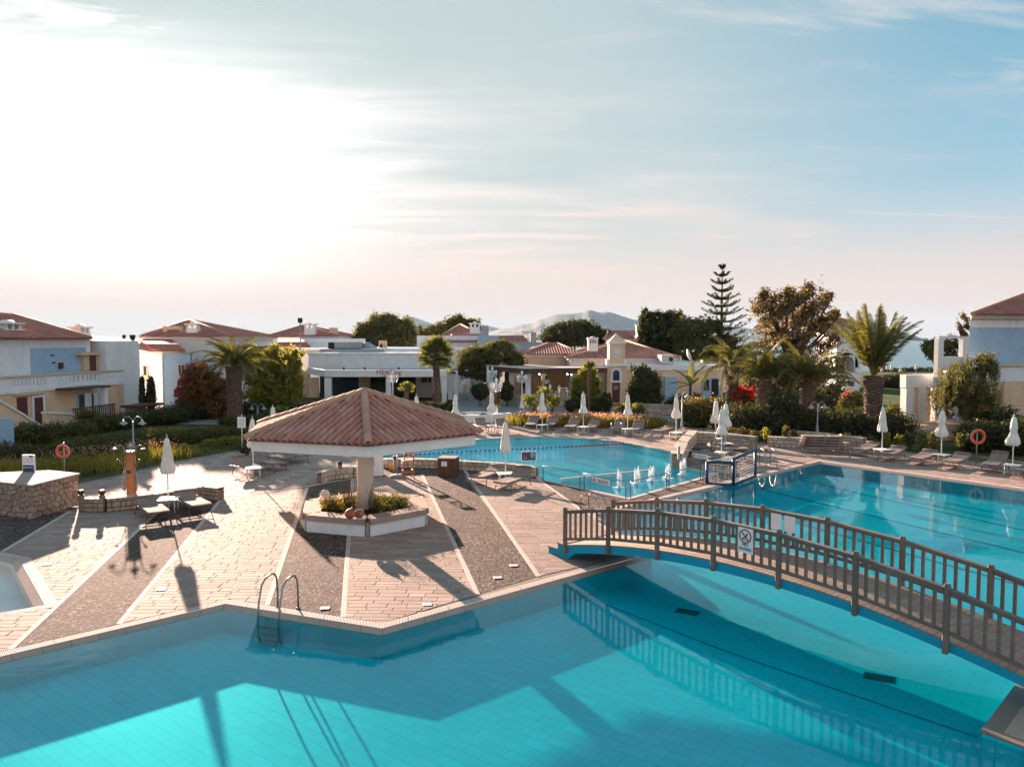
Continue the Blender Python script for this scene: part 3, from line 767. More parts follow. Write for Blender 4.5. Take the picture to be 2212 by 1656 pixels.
# coping of the large pool: grating strip level with the deck, then a sloping tiled lip that dips under the water
mGrate, t = newmat('overflow_grating')
co = t.n('ShaderNodeTexCoord').outputs['UV']
wv = t.n('ShaderNodeTexWave', wave_type='BANDS', bands_direction='X', ins={'Vector': co, 'Scale': 9.0, 'Distortion': 0.0}).outputs['Fac']
cj = t.math('FRACT', t.n('ShaderNodeSeparateXYZ', ins={0: co}).outputs[0])
jn = t.mapr(t.math('ABSOLUTE', t.math('SUBTRACT', cj, .5)), .485, .497)
c = t.mix(wv, (.30, .23, .21, 1), (.66, .54, .49, 1)); c = t.mix(t.mapr(t.noise(t.n('ShaderNodeTexCoord').outputs['Object'], 1.5, 5).outputs[0], .4, .7, 0, .35), c, (.45, .37, .33, 1)); c = t.mix(jn, c, (.14, .11, .10, 1))
bp = t.n('ShaderNodeBump', ins={'Height': wv, 'Strength': .7, 'Distance': .012})
pr = t.n('ShaderNodeBsdfPrincipled', ins={'Base Color': c, 'Roughness': .85, 'Specular IOR Level': .1, 'Normal': bp.outputs[0]}); out(t, pr.outputs[0])
mLip, t = newmat('coping_tile')
co = t.n('ShaderNodeTexCoord').outputs['UV']
br = t.n('ShaderNodeTexBrick', ins={'Vector': co, 'Color1': (.36, .25, .19, 1), 'Color2': (.30, .21, .165, 1), 'Mortar': (.20, .15, .12, 1), 'Scale': 1.0, 'Mortar Size': .012, 'Brick Width': .5, 'Row Height': .9})
pr = t.n('ShaderNodeBsdfPrincipled', ins={'Base Color': br.outputs[0], 'Roughness': .3}); out(t, pr.outputs[0])
def ribbon(name, A, B, za, zb, mat, parent=None, thick=0.0):
    me = bpy.data.meshes.new(name); vs = []; fs = []; uvs = []; s = 0
    for i in range(len(A) - 1):
        L = (A[i + 1] - A[i]).length
        o = len(vs); vs += [(*A[i], za), (*A[i + 1], za), (*B[i + 1], zb), (*B[i], zb)]; fs.append((o, o + 1, o + 2, o + 3)); uvs += [(s, 0), (s + L, 0), (s + L, 1), (s, 1)]; s += L
    me.from_pydata(vs, [], fs); ul = me.uv_layers.new(name='UVMap')
    for i, uv in enumerate(uvs): ul.data[i].uv = uv
    me.update(); bm = bmesh.new(); bm.from_mesh(me); bmesh.ops.recalc_face_normals(bm, faces=bm.faces)
    for f in bm.faces:
        if f.normal.z < 0: f.normal_flip()
    bm.to_mesh(me); bm.free()
    o = link(name, me, mat, parent); 
    if parent is None: o['kind'] = 'structure'
    return o
# interior is to the right of travel along C
G1 = offset_path(C, -.24); G2 = offset_path(C, -.44)
ribbon('pool_grating', C, G1, .0, .0, mGrate)
ribbon('pool_coping', G1, G2, -.006, -.085, mLip)
edge = MB()
for i in range(len(G2) - 1): edge.quad((*G2[i], -.085), (*G2[i + 1], -.085), (*G2[i + 1], FZ), (*G2[i], FZ))
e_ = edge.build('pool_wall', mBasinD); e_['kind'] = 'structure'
# floor: near basin and a deeper far basin
FLOOR = [tuple(p) for p in G2] + [(16, 7), (16, -4), (-26, -4), (-26, 9)]
sheet('pool_floor', FLOOR, [], FZ, mBasin)
MB().quad((16, -4, FZ), (16, 20, FZ), (16, 20, 0), (16, -4, 0)).quad((-26, -4, FZ), (16, -4, FZ), (16, -4, 0), (-26, -4, 0)).quad((-26, 9.5, FZ), (-26, -4, FZ), (-26, -4, 0), (-26, 9.5, 0)).build('pool_wall', mBasin)['kind'] = 'structure'
wr = offset_path(C, -.405)
# island on the right, where the bridge lands (its outline is cut out of the water)
I1 = Vector(g2(2122, 1580)); I2 = Vector(g2(2199, 1477)); I3 = Vector(g2(2214, 1613)); dA = (I2 - I1).normalized(); dB = (I3 - I1).normalized()
ISL = [I1, I1 + dB * 7, I1 + dB * 7 + dA * 4.6, I1 + dA * 4.6]
sheet('pool_water', [tuple(p) for p in wr] + [(16, 7), (16, -4), (-26, -4), (-26, 9)], [], WZ, mWater)
MB().prism([tuple(p) for p in ISL], FZ - .02, -.02).build('bridge_island', mBasin)['kind'] = 'structure'
cI = sum(ISL, Vector((0, 0))) / 4
isc = Vector((I1.x, I1.y)); 
MB().prism([tuple(p + (p - cI).normalized() * .03) for p in ISL], -.02, .015).build('island_coping', mLip)['kind'] = 'structure'
mb = MB(); q = [cI + (p - cI) * .93 for p in ISL]; mb.prism([tuple(p) for p in q], .015, .025); mb.build('island_paving', mPaver)['kind'] = 'structure'
# lane marks and joint on the pool floor
def floor_strip(pts, w_, name, mat, z=FZ + .004):
    mb = MB(); P = [Vector(p) for p in pts]
    for i in range(len(P) - 1):
        d = (P[i + 1] - P[i]).normalized(); n = Vector((-d.y, d.x)) * w_ / 2; mb.quad((*(P[i] - n), z), (*(P[i + 1] - n), z), (*(P[i + 1] + n), z), (*(P[i] + n), z))
    o = mb.build(name, mat); o['kind'] = 'structure'; return o
floor_strip([g2(1272, 1290, FZ), g2(1344, 1319, FZ), g2(1571, 1407, FZ), g2(1800, 1486, FZ), g2(2112, 1592, FZ)], .05, 'pool_floor_joint', mLane)
for a_, b_ in (((1700, 1030), (2300, 1165)), ((1640, 1055), (2300, 1215)), ((1560, 1085), (2300, 1290))):
    floor_strip([g2(*a_, FZ), g2(*b_, FZ)], .16, 'lane_mark', mLane)
def drain(px, py, rz, lab):
    c = g(px, py, FZ); e = E('floor_drain', lab, 'drain', (c.x, c.y, FZ + .002), rz, 'floor drains in the large pool')
    MB().box((0, 0, .001), (.56, .34, .004)).build('frame', mLane, e)
    mb = MB()
    for k in range(9): mb.box((-.22 + .055 * k, 0, .006), (.022, .26, .004))
    mb.build('grid', mBlack, e); MB().box((0, 0, .003), (.5, .28, .003)).build('pit', mBlack, e)
drain(1485, 1321, R(-28), 'dark square drain on the pool floor nearer the stone deck')
drain(1900, 1463, R(-28), 'dark square drain on the pool floor nearer the island corner')
# the middle pool and the shallow jet pool
MIDV = [Vector(p) for p in MIDP]; n_ = len(MIDV)
basin('middle_pool', MIDP, -.45, -.02, mBasinM)
sheet('middle_pool_water', MIDP, [], -.10, mWaterM)
wallv = [g(1211, 1031.5, -.06), g(1418, 1010.5, -.06)]
def bar_between(p, q, w_, z0, z1, name, mat, parent=None):
    d = (Vector(q[:2]) - Vector(p[:2])); L = d.length; rz = math.atan2(d.y, d.x); c = (Vector(p[:2]) + Vector(q[:2])) / 2
    return MB().cbox((c.x, c.y, (z0 + z1) / 2), (L, w_, z1 - z0), rz).build(name, mat, parent)
bar_between(wallv[0], wallv[1], .10, -.45, -.12, 'pool_divider', mBasinM)['kind'] = 'structure'; bar_between(wallv[0], wallv[1], .12, -.12, -.093, 'divider_cap', mMarble)['kind'] = 'structure'
MC = []
mp = [MIDV[i] for i in range(n_)]
def coping_ring(P, d, name, mat, z=.004, closed=True):
    """light stone rim laid outside a pool outline"""
    n = len(P); cx = sum(P, Vector((0, 0))) / n; mb = MB()
    area = sum(P[i].x * P[(i + 1) % n].y - P[(i + 1) % n].x * P[i].y for i in range(n)); sg = -1 if area > 0 else 1
    O = []
    for i in range(n):
        a, b, c = P[i - 1], P[i], P[(i + 1) % n]
        s1 = line_off(a, b, sg * d); s2 = line_off(b, c, sg * d)
        try: q = isect(s1[0], s1[1], s2[0], s2[1])
        except ZeroDivisionError: q = s1[1]
        if (q - b).length > 2.2 * d: q = b + (q - b).normalized() * 2.2 * d
        O.append(q)
    for i in range(n if closed else n - 1):
        j = (i + 1) % n; mb.quad((*P[i], z), (*P[j], z), (*O[j], z), (*O[i], z)); mb.quad((*P[i], -.12), (*P[j], -.12), (*P[j], z), (*P[i], z))
    o = mb.build(name, mat); o['kind'] = 'structure'; return O
coping_ring(MIDV, .20, 'middle_pool_coping', mMarble)
# small pool on the left
basin('small_pool', SMALL, -.42, 0, mBasinW)
SI = coping_ring([cSv for cSv in SMALL][::-1], -.30, 'small_pool_coping', mLip, .0) if False else None
cS = sum(SMALL, Vector((0, 0))) / len(SMALL)
def inner_ring(P, d):
    n = len(P); area = sum(P[i].x * P[(i + 1) % n].y - P[(i + 1) % n].x * P[i].y for i in range(n)); sg = 1 if area > 0 else -1
    O = []
    for i in range(n):
        s1 = line_off(P[i - 1], P[i], sg * d); s2 = line_off(P[i], P[(i + 1) % n], sg * d); O.append(isect(s1[0], s1[1], s2[0], s2[1]))
    return O
S1 = inner_ring(SMALL, .26); S2 = inner_ring(SMALL, .50)
ribbon('small_pool_grating', SMALL + SMALL[:1], S1 + S1[:1], 0, 0, mGrate)
ribbon('small_pool_coping', S1 + S1[:1], S2 + S2[:1], -.004, -.10, mLip)
sheet('small_pool_water', [tuple(p) for p in inner_ring(SMALL, .42)], [], -.075, mWaterS)

# ---------------------------------------------------------------- deck: stone slabs, pebble bays, marble strips
def clip(poly, cp):
    """clip convex polygon poly by convex polygon cp (ccw)"""
    outp = poly
    for i in range(len(cp)):
        a, b = cp[i], cp[(i + 1) % len(cp)]; ex, ey = b[0] - a[0], b[1] - a[1]; inp = outp; outp = []
        for k in range(len(inp)):
            p, q = inp[k - 1], inp[k]
            sp = ex * (p[1] - a[1]) - ey * (p[0] - a[0]); sq = ex * (q[1] - a[1]) - ey * (q[0] - a[0])
            if (sp >= 0) != (sq >= 0):
                t_ = sp / (sp - sq); outp.append((p[0] + (q[0] - p[0]) * t_, p[1] + (q[1] - p[1]) * t_))
            if sq >= 0: outp.append(q)
        if len(outp) < 3: return []
    return outp
def ccw(P):
    a = sum(P[i][0] * P[(i + 1) % len(P)][1] - P[(i + 1) % len(P)][0] * P[i][1] for i in range(len(P)))
    return P if a > 0 else P[::-1]
def parea(P): return abs(sum(P[i][0] * P[(i + 1) % len(P)][1] - P[(i + 1) % len(P)][0] * P[i][1] for i in range(len(P)))) / 2
def pavers(polys_px, ang, rows, seed, lo=.32, hi=.85, gap=.006):
    rnd = random.Random(seed); res = []
    for pp in polys_px:
        P = ccw([g2(*p) for p in pp]); ca, sa = math.cos(ang), math.sin(ang)
        L = [(x * ca + y * sa, -x * sa + y * ca) for x, y in P]
        x0, x1 = min(p[0] for p in L), max(p[0] for p in L); y0, y1 = min(p[1] for p in L), max(p[1] for p in L)
        y = math.floor(y0 / .9) * .9; rr = random.Random(seed)
        while y < y1:
            h = rr.choice(rows); rx = random.Random(int(y * 1000) + seed); x = -40 + rx.uniform(0, .6)
            while x < x1:
                w_ = rx.uniform(lo, hi)
                if x + w_ > x0 and y + h > y0:
                    q = [(x + gap, y + gap), (x + w_ - gap, y + gap), (x + w_ - gap, y + h - gap), (x + gap, y + h - gap)]
                    q = [(a + rx.uniform(-.004, .004), b + rx.uniform(-.006, .006)) for a, b in q]
                    c_ = clip(q, L)
                    if c_ and parea(c_) > .004: res.append([(a * ca - b * sa, a * sa + b * ca) for a, b in c_])
                x += w_
            y += h
    return res
def slab_mb(P, z0, z1, mb, off=(0, 0)):
    c = (sum(p[0] for p in P) / len(P), sum(p[1] for p in P) / len(P)); n = len(P)
    ins = [(p[0] + (c[0] - p[0]) * .03, p[1] + (c[1] - p[1]) * .05) for p in P]
    vs = [(p[0] - off[0], p[1] - off[1], z0) for p in P] + [(p[0] - off[0], p[1] - off[1], z1 - .004) for p in P] + [(p[0] - off[0], p[1] - off[1], z1) for p in ins]
    fs = [tuple(range(2 * n, 3 * n))]
    for r_ in (0, n): fs += [(r_ + i, r_ + (i + 1) % n, r_ + n + (i + 1) % n, r_ + n + i) for i in range(n)]
    mb.add(vs, fs)
def lay(name, piece, polys, mat, near=300, z=0.0):
    """the pieces that show largest become objects, the rest one joined part"""
    root = E(name, None, None, (0, 0, 0)); root['kind'] = 'structure'
    key = lambda P: -parea(P) / ((sum(p[1] for p in P) / len(P)) ** 3 + 1e-6) if 0 <= 0 else 0
    def vis(P):
        y = sum(p[1] for p in P) / len(P); x = sum(p[0] for p in P) / len(P); return y > 3 and abs(x / y) < .67
    order = sorted(polys, key=lambda P: (not vis(P), key(P)))
    rnd = random.Random(len(polys))
    for P in order[:near]:
        mb = MB(); dz = rnd.uniform(-.0015, .0015); slab_mb([tuple(p) for p in ccw(P)], -.03, z + dz, mb); link(piece, mb.mesh(piece), mat, root)
    mb = MB()
    for P in order[near:]: slab_mb(ccw(P), -.03, z + rnd.uniform(-.0015, .0015), mb)
    if order[near:]: mb.build(piece + '_field', mat, root)['kind'] = 'stuff'
    return root
S_A = [[(7, 1190), (150, 1105), (188, 1104), (353, 1094), (66, 1203.6)], [(66, 1203.6), (353, 1094), (129, 1308)]]
S_0 = [[(-90, 1355), (0, 1331), (112, 1311), (26, 1400), (-90, 1428)]]
S_B = [[(477, 1079), (590, 1063), (492, 1293.5), (258, 1346)], [(590, 1063), (664, 1053), (577, 1306), (492, 1293.5)]]
S_C = [[(762, 1032), (912, 1025), (1032, 1282), (825, 1345), (742, 1331)]]
S_D = [[(1003, 1027), (1161, 1034), (1268, 1109), (1164, 1243)], [(1268, 1109), (1368, 1197), (1164, 1243)]]
S_R = [[(1776, 953), (2260, 1018), (2260, 1059), (1765, 993)], [(1657, 971), (1776, 953), (1765, 993), (1700, 1003)], [(1480, 990), (1625, 974), (1700, 1003), (1633, 1020), (1560, 1020)]]
rows = (.17, .22, .20, .26)
allp = []
for k, (S, an) in enumerate(((S_A, R(3)), (S_0, R(3)), (S_B, R(1)), (S_C, R(-2)), (S_D, R(-1)), (S_R, R(-3)))):
    allp += pavers(S, an, rows, 11 + k)
lay('stone_paving', 'paving_stone', allp, mPaver, 300)
# mortar bed below the decks
BED = [g2(*p) for p in ((-300, 1180), (-200, 1110), (150, 1100), (440, 1058), (700, 1040), (822, 1008), (900, 1006.5), (993, 1012.5), (1161, 1023.5), (1172, 1035), (1357, 1074.5), (1541, 1022.5), (1452, 1004), (1493, 948), (1633, 955), (1776, 950), (2260, 1016))] + [tuple(C[8]), tuple(C[7]), tuple(C[6]), tuple(C[5]), tuple(C[4]), tuple(C[3]), tuple(C[2]), tuple(C[1]), tuple(C[0])] + [tuple(p) for p in (SMALL[5], SMALL[4], SMALL[3], SMALL[2], SMALL[1], SMALL[0])]
sheet('deck_bed', BED, [], -.009, mBed)
def pebble(pts): sheet('pebble_paving', ccw([g2(*p) for p in pts]), [], -.004, mPebble)
pebble([(-200, 1182), (7, 1190), (150, 1105), (-200, 1112)])
pebble([(353, 1094), (477, 1079), (258, 1346), (26, 1400), (129, 1308)])
pebble([(664, 1053), (762, 1032), (742, 1331), (577, 1306)])
pebble([(706, 1046), (762, 1032), (826, 1012), (760, 1030)])
pebble([(912, 1025), (1003, 1027), (1164, 1243), (1032, 1282)])
pebble([(826, 1008), (1003, 1014), (1003, 1027), (912, 1025), (762, 1032)])
pebble([(1003, 1014), (1161, 1025), (1161, 1034), (1003, 1027)])
pebble([(1161, 1024), (1178, 1037), (1357, 1076), (1541, 1024), (1560, 1020), (1633, 1020), (1268, 1109), (1161, 1034)])
pebble([(1633, 968), (1684, 957), (1776, 953), (1657, 971)])
pebble([(1496, 965), (1625, 974), (1480, 990)])
pebble([(1700, 1003), (1657, 971), (1746, 990), (1720, 998)])
for a_, b_ in (((150, 1104), (6, 1190)), ((353, 1093), (22, 1402)), ((477, 1078), (257, 1347)), ((664, 1052), (577, 1307)), ((762, 1031), (742, 1332)), ((912, 1024), (1032, 1283)), ((1003, 1014), (1164, 1244)), ((1161, 1033), (1269, 1110)), ((470, 1080), (826, 1023)), ((1633, 968), (1684, 956)), ((1623, 976), (1706, 1001)), ((1660, 964), (1775, 992))):
    bar_between(g(*a_), g(*b_), .13, -.03, .003, 'marble_strip', mMarble)['kind'] = 'structure'
# random-cut paving: one polygon per seed point, cut against its neighbours
CZ = [[g2(*p) for p in q] for q in (
    ((110, 1056), (180, 1088), (440, 1062), (470, 1079), (826, 1022), (822, 985), (560, 955), (521, 974), (371, 999), (273, 1024)),
    ((560, 955), (822, 985), (862, 967), (930, 958), (1000, 951), (1071, 945.5), (1167, 942.5), (1167, 915), (1000, 905), (700, 925)),
    ((1167, 942.5), (1289, 947), (1361, 956), (1457, 977.5), (1493, 948), (1560, 925), (1380, 915), (1167, 915)),
    ((1493, 948), (1657, 970), (1790, 950), (1700, 925), (1560, 925)))]
def inside(p, P):
    c_ = False
    for i in range(len(P)):
        a, b = P[i - 1], P[i]
        if (a[1] > p[1]) != (b[1] > p[1]) and p[0] < (b[0] - a[0]) * (p[1] - a[1]) / (b[1] - a[1]) + a[0]: c_ = not c_
    return c_
rnd = random.Random(5); cell = .52; seeds = {}
for ix in range(-62, 46):
    for iy in range(44, 128):
        seeds[ix, iy] = ((ix + rnd.uniform(.12, .88)) * cell, (iy + rnd.uniform(.12, .88)) * cell)
crazy = []
for (ix, iy), p in seeds.items():
    if not any(inside(p, P) for P in CZ): continue
    if inside(p, MIDP): continue
    poly = [(p[0] - .6, p[1] - .5), (p[0] + .6, p[1] - .5), (p[0] + .6, p[1] + .5), (p[0] - .6, p[1] + .5)]
    for dx in (-2, -1, 0, 1, 2):
        for dy in (-2, -1, 0, 1, 2):
            q = seeds.get((ix + dx, iy + dy))
            if q is None or (dx == 0 and dy == 0): continue
            mx, my = (p[0] + q[0]) / 2, (p[1] + q[1]) / 2; nx, ny = p[0] - q[0], p[1] - q[1]; L = math.hypot(nx, ny); nx /= L; ny /= L; mx += nx * .009; my += ny * .009
            o_ = []
            for k in range(len(poly)):
                a, b = poly[k - 1], poly[k]; sa_ = (a[0] - mx) * nx + (a[1] - my) * ny; sb_ = (b[0] - mx) * nx + (b[1] - my) * ny
                if (sa_ >= 0) != (sb_ >= 0): t_ = sa_ / (sa_ - sb_); o_.append((a[0] + (b[0] - a[0]) * t_, a[1] + (b[1] - a[1]) * t_))
                if sb_ >= 0: o_.append(b)
            poly = o_
            if len(poly) < 3: break
        if len(poly) < 3: break
    if len(poly) >= 3 and parea(poly) > .01: crazy.append([(a + random.uniform(-.006, .006), b + random.uniform(-.006, .006)) for a, b in poly])
lay('crazy_paving', 'crazy_paving_stone', crazy, mCrazy, 300, z=-.002)
bed2 = [g2(*p) for p in ((100, 1058), (178, 1092), (440, 1066), (470, 1083), (826, 1026), (820, 986), (862, 967), (930, 958), (1000, 951), (1071, 945.5), (1167, 942.5), (1289, 947), (1361, 956), (1457, 977.5), (1470, 985), (1657, 973), (1800, 950), (1700, 921), (1380, 911), (1167, 911), (1000, 901), (700, 921), (521, 970), (371, 996), (273, 1021))]
sheet('paving_bed', bed2, [], -.013, mBed)
# dark cobbled path between the pool terrace and the restaurants
sheet('cobbled_path', [g2(*p) for p in ((700, 921), (1000, 901), (1167, 911), (1380, 911), (1700, 921), (1560, 895), (1420, 885), (1400, 868), (1130, 868), (1010, 832), (960, 833), (985, 880), (900, 890), (700, 905))], [], -.010, mConc)
sheet('garden_path', [g2(*p) for p in ((700, 921), (720, 905), (600, 893), (380, 897), (380, 915), (560, 918))], [], -.012, mConc)
sheet('lawn', [g2(*p) for p in ((1850, 925), (2300, 955), (2300, 815), (1850, 815))], [], -.012, mLawn)

# ---------------------------------------------------------------- footbridge
Bp0 = g(1231, 1096, 1.35); Bdir = Vector((.615, -.7885, 0)); Bn = Vector((-.7885, -.615, 0))   # Bn points to the camera side
def bt(px, py, side=0.0):
    """picture point on the vertical plane of the near face -> (t along bridge, height)"""
    o = Bp0 - Bn * side; d = ray(px, py); # (d*t - o).Bn = 0
    k = (o.x * Bn.x + o.y * Bn.y) / (d.x * Bn.x + d.y * Bn.y); p = d * k
    return ((Vector((p.x, p.y, 0)) - Vector((Bp0.x, Bp0.y, 0))).dot(Bdir), H + p.z)
def bw(t, side, z): return Vector((Bp0.x, Bp0.y, 0)) + Bdir * t - Bn * side + Vector((0, 0, z))
BW = 1.50
near_tops = [bt(*p) for p in ((1231, 1096), (1328, 1092.5), (1439, 1100), (1557, 1113.3), (1700, 1142.5), (1864, 1190), (2056, 1259.6))]
ts = [a for a, b in near_tops]; hs = [b for a, b in near_tops]
cf = np.polyfit(ts, hs, 2)
top_h = lambda t: float(np.polyval(cf, t))
tl = [bt(*p) for p in ((1231.6, 1174.5), (1327, 1175), (1432, 1187), (1552, 1207.5), (1726, 1255), (1862.5, 1301.4), (2051.8, 1378.5), (2212, 1451))]
cd = np.polyfit([a for a, b in tl], [b for a, b in tl], 2); deck_h = lambda t: float(np.polyval(cd, t))
bl = [bt(*p) for p in ((1270.7, 1193.5), (1327, 1194), (1429.7, 1206.8), (1566, 1235.6), (1726, 1280.5), (1946, 1347.6), (2212, 1480.8))]
cb = np.polyfit([a for a, b in bl], [b for a, b in bl], 2); sof_h = lambda t: float(np.polyval(cb, t))
print('bridge', 'thick', [round(deck_h(x)-sof_h(x),2) for x in ts+[12.9]], deck_h(13),  [round(x, 2) for x in ts], [round(x, 2) for x in hs], [round(deck_h(x), 2) for x in ts], [round(sof_h(x), 2) for x in ts])
BT1 = 13.1
bridge = E('footbridge', 'arched turquoise footbridge with grey wooden railings over the large pool', 'footbridge', tuple(bw(0, BW / 2, 0)), world=True)
up = [(-.72, -.02), (-.72, .17), (-.34, .17), (-.34, .34), (-.10, .34), (-.10, deck_h(-.10) - .02)]
N = 40
for i in range(N + 1):
    t = -.05 + (BT1 + .05) * i / N; up.append((t, max(deck_h(t), .03) - .02))
lo = []
for i in range(N + 1):
    t = BT1 - (BT1 - .32) * i / N; lo.append((t, max(sof_h(t), -.3)))
lo += [(.12, sof_h(.1) - .10), (.0, sof_h(0) - .24), (-.06, -.06)]
prof = up + lo
side0, side1 = -.12, BW + .12
vs = [bw(t, side0, z) for t, z in prof] + [bw(t, side1, z) for t, z in prof]; n = len(prof)
mb = MB(); mb.add(vs, [(i, (i + 1) % n, n + (i + 1) % n, n + i) for i in range(n)])
tri = tessellate_polygon([[Vector((t, z, 0)) for t, z in prof]])
mb.add(vs[:n], [tuple(x) for x in tri]); mb.add(vs[n:], [tuple(x) for x in tri])
mb.build('bridge_body', mBridgeP, bridge)
mDeck = Mpiece('bridge_deck_tile', [(.28, .19, .14), (.34, .24, .18), (.30, .22, .165), (.24, .17, .13)], .7, 30, .4)
t = -.06; k = 0
brick_me = {}
def brick(t0, t1, s0, s1, name):
    z0, z1 = deck_h(t0), deck_h(t1); mb = MB(); h = .03
    q = [bw(t0 + .006, s0, z0), bw(t1 - .006, s0, z1), bw(t1 - .006, s1, z1), bw(t0 + .006, s1, z0)]
    mb.add([p - Vector((0, 0, h)) for p in q] + q, [(4, 5, 6, 7), (0, 1, 5, 4), (1, 2, 6, 5), (2, 3, 7, 6), (3, 0, 4, 7)])
    return mb.build(name, mDeck, bridge)
while t < BT1 - .1:
    brick(t, t + .125, side0 - .006, side0 + .16, 'edge_brick'); k += 1; t += .125
t = -.06; ff = MB(); rb_ = random.Random(3)
while t < BT1 - .1:
    cuts = [side0 + .172, .3 + rb_.uniform(-.1, .1), .62 + rb_.uniform(-.1, .1), .98 + rb_.uniform(-.1, .1), 1.3 + rb_.uniform(-.05, .05), side1]
    for a_, b_ in zip(cuts, cuts[1:]):
        z0, z1 = deck_h(t), deck_h(t + .125); q = [bw(t + .004, a_ + .004, z0), bw(t + .121, a_ + .004, z1), bw(t + .121, b_ - .004, z1), bw(t + .004, b_ - .004, z0)]
        ff.add([p - Vector((0, 0, .05)) for p in q] + q, [(4, 5, 6, 7), (0, 1, 5, 4), (1, 2, 6, 5), (2, 3, 7, 6), (3, 0, 4, 7)])
    t += .125
ff.build('deck_tile', mDeck, bridge)['kind'] = 'stuff'
def step(t0, t1, z):
    MB().add([bw(t0 - .02, side0 - .02, z), bw(t1, side0 - .02, z), bw(t1, side1, z), bw(t0 - .02, side1, z), bw(t0 - .02, side0 - .02, z + .03), bw(t1, side0 - .02, z + .03), bw(t1, side1, z + .03), bw(t0 - .02, side1, z + .03)], [(4, 5, 6, 7), (0, 1, 5, 4), (1, 2, 6, 5), (2, 3, 7, 6), (3, 0, 4, 7)]).build('step', mDeck, bridge)
step(-.72, -.36, .172); step(-.34, -.12, .342)
def rail(side, tlist, lowhang, flip):
    for i, t in enumerate(tlist):
        zt = top_h(t); zb = deck_h(t) - lowhang; c = bw(t, side, (zt + zb) / 2); rz = math.atan2(Bdir.y, Bdir.x)
        MB().cbox(c, (.095, .095, zt - zb), rz).cbox(bw(t, side, zt + .008), (.075, .075, .03), rz).build('post', mWoodG, bridge)
    for a_, b_ in zip(tlist, tlist[1:]):
        for nm, dz, hh, ww in (('hand_rail', -.07, .045, .11), ('upper_rail', -.115, .045, .05), ('lower_rail', None, .07, .05)):
            q = []
            for tt in (a_ + .045, b_ - .045):
                z = (top_h(tt) + dz) if dz is not None else deck_h(tt) + .16
                q.append((bw(tt, side, z), tt))
            (p0, _), (p1, _) = q; hv = Vector((0, 0, hh / 2)); wv = Bn * ww / 2
            MB().add([p0 - hv - wv, p0 - hv + wv, p0 + hv + wv, p0 + hv - wv, p1 - hv - wv, p1 - hv + wv, p1 + hv + wv, p1 + hv - wv], [(0, 1, 2, 3), (7, 6, 5, 4), (0, 4, 5, 1), (1, 5, 6, 2), (2, 6, 7, 3), (3, 7, 4, 0)]).build(nm, mWoodG, bridge)
        for k in range(7):
            tt = a_ + (b_ - a_) * (k + 1) / 8; z0 = deck_h(a_ + .045) + .16 + (deck_h(b_ - .045) - deck_h(a_ + .045)) * (k + 1) / 8 + .03; z1 = top_h(a_) - .14 + (top_h(b_) - top_h(a_)) * (k + 1) / 8
            MB().box(bw(tt, side, (z0 + z1) / 2), (.055, .042, z1 - z0), math.atan2(Bdir.y, Bdir.x)).build('baluster', mWoodG, bridge)
sp = (ts[6] - ts[0]) / 6
TL = [ts[0] + sp * i for i in range(9)]; rail(-.16, [t + 0 for t in TL], .22, 1)
rail(BW + .12, TL, .10, -1)
# prohibition sign on the near railing
sg = E('no_diving_sign', 'white NO DIVING sign with red circle hung on the near bridge railing', 'sign', tuple(bw(bt(1625, 1165)[0], -.235, bt(1625, 1163)[1])), math.atan2(Bdir.y, Bdir.x))
MB().box((0, 0, 0), (.36, .012, .52)).build('panel', mSignW, sg)
o = MB().tube([(.135 * math.cos(a * math.pi / 16), -.012, .09 + .135 * math.sin(a * math.pi / 16)) for a in range(32)], .012, 6, closed=True).tube([(-.095, -.012, .185), (.095, -.012, -.005)], .010, 6).build('prohibition_ring', mRed, sg)
MB().tube([(-.06, -.010, .03), (0, -.010, .07), (.055, -.010, .15)], .014, 6).tube([(-.03, -.010, .12), (.0, -.010, .085)], .009, 5).tube([(-.075, -.010, .02), (.07, -.010, .0)], .006, 5).lathe([(0, -.02), (.02, 0), (0, .02)], 8, (-.045, -.010, .13)).build('diver_pictogram', mBlack, sg)
add_text('NO\nDIVING', .092, mBlack, sg, (0, -.010, -.115), (R(90), 0, 0))
sg = E('notice_board', 'pair of blank pale notice panels on the far bridge railing', 'sign', tuple(bw(bt(1695, 1128, BW + .12)[0], BW + .05, bt(1695, 1128, BW + .12)[1])), math.atan2(Bdir.y, Bdir.x))
for k in (-1, 1): MB().box((k * .17, 0, 0), (.26, .012, .36)).build('panel', mSignW, sg)
# ================================================================ hexagonal pavilion
PC = g(790, 1099, 0); PC = at(790, 1100, 24.7); PC.z = 0
PHI = R(12)
def hexp(r, k, z=0.0):     # corner 0 points at the viewer, counted anticlockwise (seen from above) to the right
    a = -math.pi / 2 + PHI + k * math.pi / 3; return Vector((r * math.cos(a), r * math.sin(a), z))
pav = E('pavilion', 'hexagonal terracotta tiled sunshade on one thick round buff column', 'pavilion', tuple(PC), world=False)
MB().lathe([(.26, .0), (.26, 2.72)], 40).build('column', mBuff, pav)
RR = 3.88; ZE = 2.93; ZA = 4.06; ZB = 2.60
